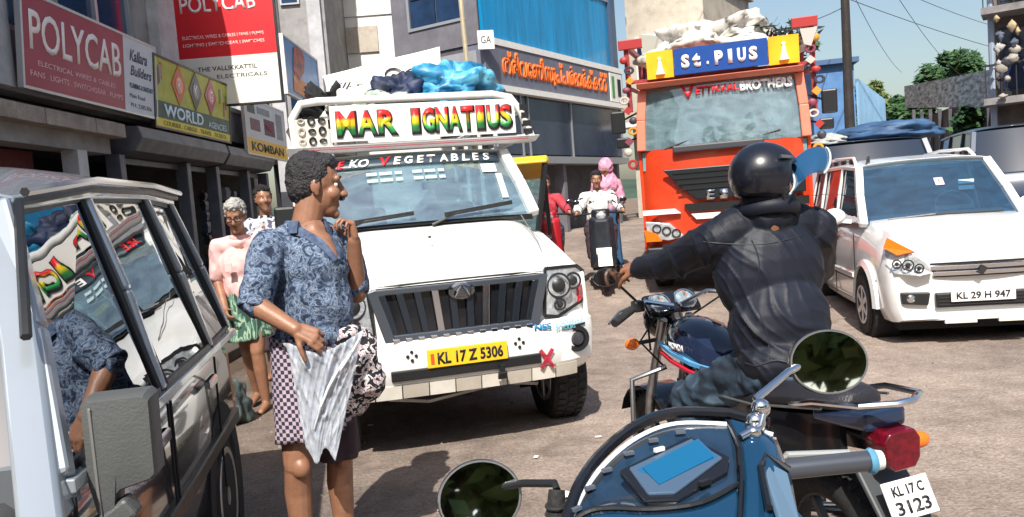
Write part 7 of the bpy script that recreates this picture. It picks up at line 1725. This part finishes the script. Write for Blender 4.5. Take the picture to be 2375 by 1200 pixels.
# the rest of the scooter, below the frame
q = MB(); q.loft([[S(.05, 1.34, .95), S(.42, 1.34, .98), S(.42, 1.10, .98), S(.05, 1.08, .95)], [S(.08, 1.42, .70), S(.40, 1.42, .70), S(.42, 1.25, .68), S(.06, 1.25, .68)], [S(.10, 1.30, .30), S(.38, 1.30, .30), S(.38, 1.12, .28), S(.10, 1.12, .28)]], True, True); q.build('front_apron', sblue, sc, smooth=True)
q = MB(); q.box(.02-.14+.0, .02+.12, -.75, -.05, .24, .32, Matrix.Identity(4)); q.build('floorboard', sdark, sc, bevel=.02)
q = MB(); q.loft([[S(.14, .55, .45), S(.34, .55, .45), S(.34, .55, .72), S(.14, .55, .72)], [S(.08, .2, .38), S(.40, .2, .38), S(.38, .2, .74), S(.10, .2, .74)], [S(.14, -.35, .5), S(.34, -.35, .5), S(.32, -.35, .74), S(.16, -.35, .74)]]); q.build('rear_body', sblue, sc, bevel=.03)
q = MB(); q.loft([[S(.15, .52, .73), S(.33, .52, .73), S(.32, .52, .78), S(.16, .52, .78)], [S(.10, .2, .75), S(.38, .2, .75), S(.36, .2, .82), S(.12, .2, .82)], [S(.16, -.3, .75), S(.32, -.3, .75), S(.3, -.3, .81), S(.18, -.3, .81)]]); q.build('seat', MATS['seat_vinyl'], sc, bevel=.02)
q = MB(); q.torus(.19, .05, 32, 10, Matrix.Translation(S(.24, 1.5, .24)) @ Matrix.Rotation(R(90), 4, 'Y')); q.build('front_wheel', rubber, sc, smooth=True)
q = MB(); q.torus(.19, .05, 32, 10, Matrix.Translation(S(.24, .05, .24)) @ Matrix.Rotation(R(90), 4, 'Y')); q.build('rear_wheel', rubber, sc, smooth=True)
q = MB(); q.tube([S(.24, 1.30, .95), S(.24, 1.5, .24)], .03, 10); q.build('fork', dark_metal, sc)

# ================================================================ traffic behind: two scooters
def small_bike(loc, rz, label, col, m2=None):
    b = thing('scooter', label, 'scooter', loc, rz)
    mc_wheel(b, .62, .25, .10); mc_wheel(b, -.55, .25, .10)
    q = MB(); q.loft([[(-w, y, z0), (w, y, z0), (w*.9, y, z1), (-w*.9, y, z1)] for y, z0, z1, w in ((.50, .40, .95, .10), (.42, .30, 1.0, .19), (.34, .28, .95, .17))]); q.build('front_apron', col, b, bevel=.03)
    q = MB(); q.loft([[(-w, y, z0), (w, y, z0), (w*.9, y, z1), (-w*.9, y, z1)] for y, z0, z1, w in ((-.05, .45, .72, .12), (-.4, .40, .76, .17), (-.8, .55, .78, .10))]); q.build('rear_body', col, b, bevel=.03)
    q = MB(); q.box(-.15, .15, -.1, .36, .26, .32); q.build('floorboard', black_trim, b, bevel=.01)
    q = MB(); q.box(-.13, .13, -.75, -.02, .76, .84); q.build('seat', MATS['seat_vinyl'], b, bevel=.03)
    q = MB(); q.tube([(-.33, .22, 1.02), (-.1, .34, 1.04), (.1, .34, 1.04), (.33, .22, 1.02)], .014, 8); q.build('handlebar', black_trim, b, smooth=True)
    q = MB(); q.loft([[(-w, y, 1.0-h), (w, y, 1.0-h), (w, y, 1.02+h), (-w, y, 1.02+h)] for y, w, h in ((.30, .13, .05), (.40, .12, .07), (.47, .07, .05))]); q.build('headlamp_cowl', col, b, bevel=.02)
    q = MB(); q.sph((0, .46, 1.0), (.07, .03, .055)); q.build('headlight', lamp_clear, b, smooth=True)
    q = MB(); q.loft([[(-.09, .62+.30*math.sin(t), .25+.30*math.cos(t)), (.09, .62+.30*math.sin(t), .25+.30*math.cos(t)), (.09, .62+.28*math.sin(t), .25+.28*math.cos(t)), (-.09, .62+.28*math.sin(t), .25+.28*math.cos(t))] for t in [-.8+.2*k for k in range(11)]]); q.build('front_mudguard', m2 or col, b, smooth=True)
    for sx in (-1, 1):
        mirror(b, (sx*.2, .30, 1.04), (sx*.26, .28, 1.15), (sx*.32, .28, 1.20), .05, 0)
    q = MB(); q.box(-.1, .1, .66, .67, .50, .58); q.build('number_plate', white_ink, b)
    return b
def rider_on(loc, rz, label, shirt, lower, hairm, face=None, seed=4):
    """seated rider built facing local +y, then turned"""
    root = thing('person', label, 'person', loc, rz)
    J = dict(head=(0, -.22, 1.50), neck=(0, -.28, 1.34), pelvis=(0, -.32, .90), Rsh=(.18, -.27, 1.27), Lsh=(-.18, -.27, 1.27), Rel=(.30, -.06, 1.08), Rwr=(.30, .14, 1.06), Lel=(-.30, -.06, 1.08), Lwr=(-.30, .14, 1.06),
             Rhp=(.09, -.3, .87), Lhp=(-.09, -.3, .87), Rkn=(.16, .12, .80), Ran=(.15, .15, .40), Lkn=(-.16, .12, .80), Lan=(-.15, .15, .40), toe=(0, 1, 0), curl=1.1)
    HMx = figure(root, (0, 0, 0), J, (0, 1, -.1), shirt, lower, hairm, 1.0, skin, voxel=.011, short=False, lowkind='trousers', wseed=seed)
    return root, HMx
zs = road_z(1.3, 11.2)+.03
small_bike((1.27, 11.2, zs), 176, 'dark scooter with a white front coming down the gap between pickup and lorry', mat('scooter_black', (.03, .035, .045), .2, coat=.5, var=.4, vscale=10), white_paint)
r1, H1 = rider_on((1.27, 11.2, zs), 176, 'rider in a white shirt on the dark scooter between pickup and lorry', ramp_mat('shirt_white_print', 'noise', ((0, (.03, .03, .04)), (.40, (.75, .74, .72)), (.70, (.78, .77, .75))), 9, .85, True, detail=3), dark_cloth, hair_black)
zs = road_z(1.6, 12.5)
r2 = thing('person', 'woman wrapped in a pink shawl standing behind the white shirted scooter rider', 'person', (1.56, 12.5, zs), 180)
J = dict(head=(0, .04, 1.62), neck=(0, 0, 1.46), pelvis=(0, 0, .95), Rsh=(.17, 0, 1.38), Lsh=(-.17, 0, 1.38), Rel=(.22, .05, 1.12), Rwr=(.12, .2, 1.05), Lel=(-.22, .05, 1.12), Lwr=(-.12, .2, 1.05), Rhp=(.09, 0, .9), Lhp=(-.09, 0, .9), Rkn=(.1, .06, .5), Ran=(.1, 0, .09), Lkn=(-.1, .02, .5), Lan=(-.1, -.1, .09), toe=(0, 1, 0))
pshawl = mat('shawl_pink', (.72, .36, .48), .85, col2=(.50, .22, .34), vscale=9)
H2 = figure(r2, (0, 0, 0), J, (.3, 1, -.1), pshawl, mat('trouser_blue', (.03, .09, .2), .8), None, 1.0, skin, voxel=.012, short=False, lowkind='lungi', wseed=9, hem=.12)
mb = MB(); mb.sph((0, 0, 0), (.115, .125, .145), 18, 12, H2 @ Matrix.Translation((0, -.03, .03))); capsule(mb, T3(H2, (0, -.05, -.08)), .11, T3(H2, (0, -.05, -.24)), .20)
link('shawl', remesh(mb, .010, 3, .5, wrinkle(.014, 12, (1, 1, 1), 3)), pshawl, r2, smooth='all')
zs = road_z(.58, 11.9)
small_bike((.58, 11.9, zs), 178, 'red scooter partly hidden behind the right side of the pickup', mat('scooter_red', (.45, .02, .03), .2, coat=.6))
rider_on((.58, 11.9, zs), 178, 'rider in a red shirt on the red scooter behind the pickup', mat('shirt_red', (.50, .05, .07), .85, col2=(.3, .02, .04), vscale=8), mat('trouser_dark', (.03, .03, .05), .8), hair_black, seed=12)

# ---------------------------------------------------------------- scraps and stones on the road
rr = random.Random(21)
scrap_m = [mat('scrap_%d' % i, c, .8) for i, c in enumerate(((.8, .78, .74), (.62, .45, .28), (.42, .2, .12), (.78, .74, .62)))]
spots = [(.17, 3.95, .05), (.34, 4.0, .05), (.28, 3.85, .03), (-.30, 4.35, .03), (.05, 4.6, .02), (-1.35, 4.4, .035), (-1.2, 4.9, .03), (-1.1, 5.6, .02), (.45, 4.9, .02), (-.45, 3.9, .025)]
names_ = ['larger white paper scrap lying left of the blue scooter dash', 'crumpled white paper scrap nearest the blue scooter visor', 'small scrap just below the two white paper scraps', 'tiny scrap on the bare road below the pickup plate', 'small brown scrap at the edge of the pickup shadow', 'white curled scrap by the lower body of the silver jeep', 'small scrap between the jeep and the man in blue', 'brown scrap near the old man in pink', 'orange scrap right of the pickup front wheel', 'small pale scrap beside the shadow of the man in blue']
for i, (x, y, s) in enumerate(spots):
    q = MB(); a0 = rr.random()*6
    q.grid(lambda u, v: ((u-.5)*s*2, (v-.5)*s*1.2, .010+.35*s*abs(noise.noise(Vector((u*3+i, v*3, i)))) ), 6, 4)
    o = tag(q.build('litter', scrap_m[i % 4], None, solid=.002), names_[i], 'litter'); o.location = (x, y, .004); o.rotation_euler = (0, 0, a0)
q = MB()
for k in range(900):
    x = rr.uniform(-3, 4.5); y = rr.uniform(2.6, 9); s = rr.uniform(.004, .014)
    q.add([(x-s, y, .003), (x, y-s, .003), (x+s, y, .003), (x, y+s*.8, .003), (x, y, .003+s*1.1)], [(0, 1, 4), (1, 2, 4), (2, 3, 4), (3, 0, 4)])
o = q.build('gravel', mat('gravel_stone', (.34, .28, .24), .9, col2=(.12, .10, .09), vscale=3), kind='stuff'); tag(o, 'loose grit and small stones scattered over the dusty road surface', 'gravel')
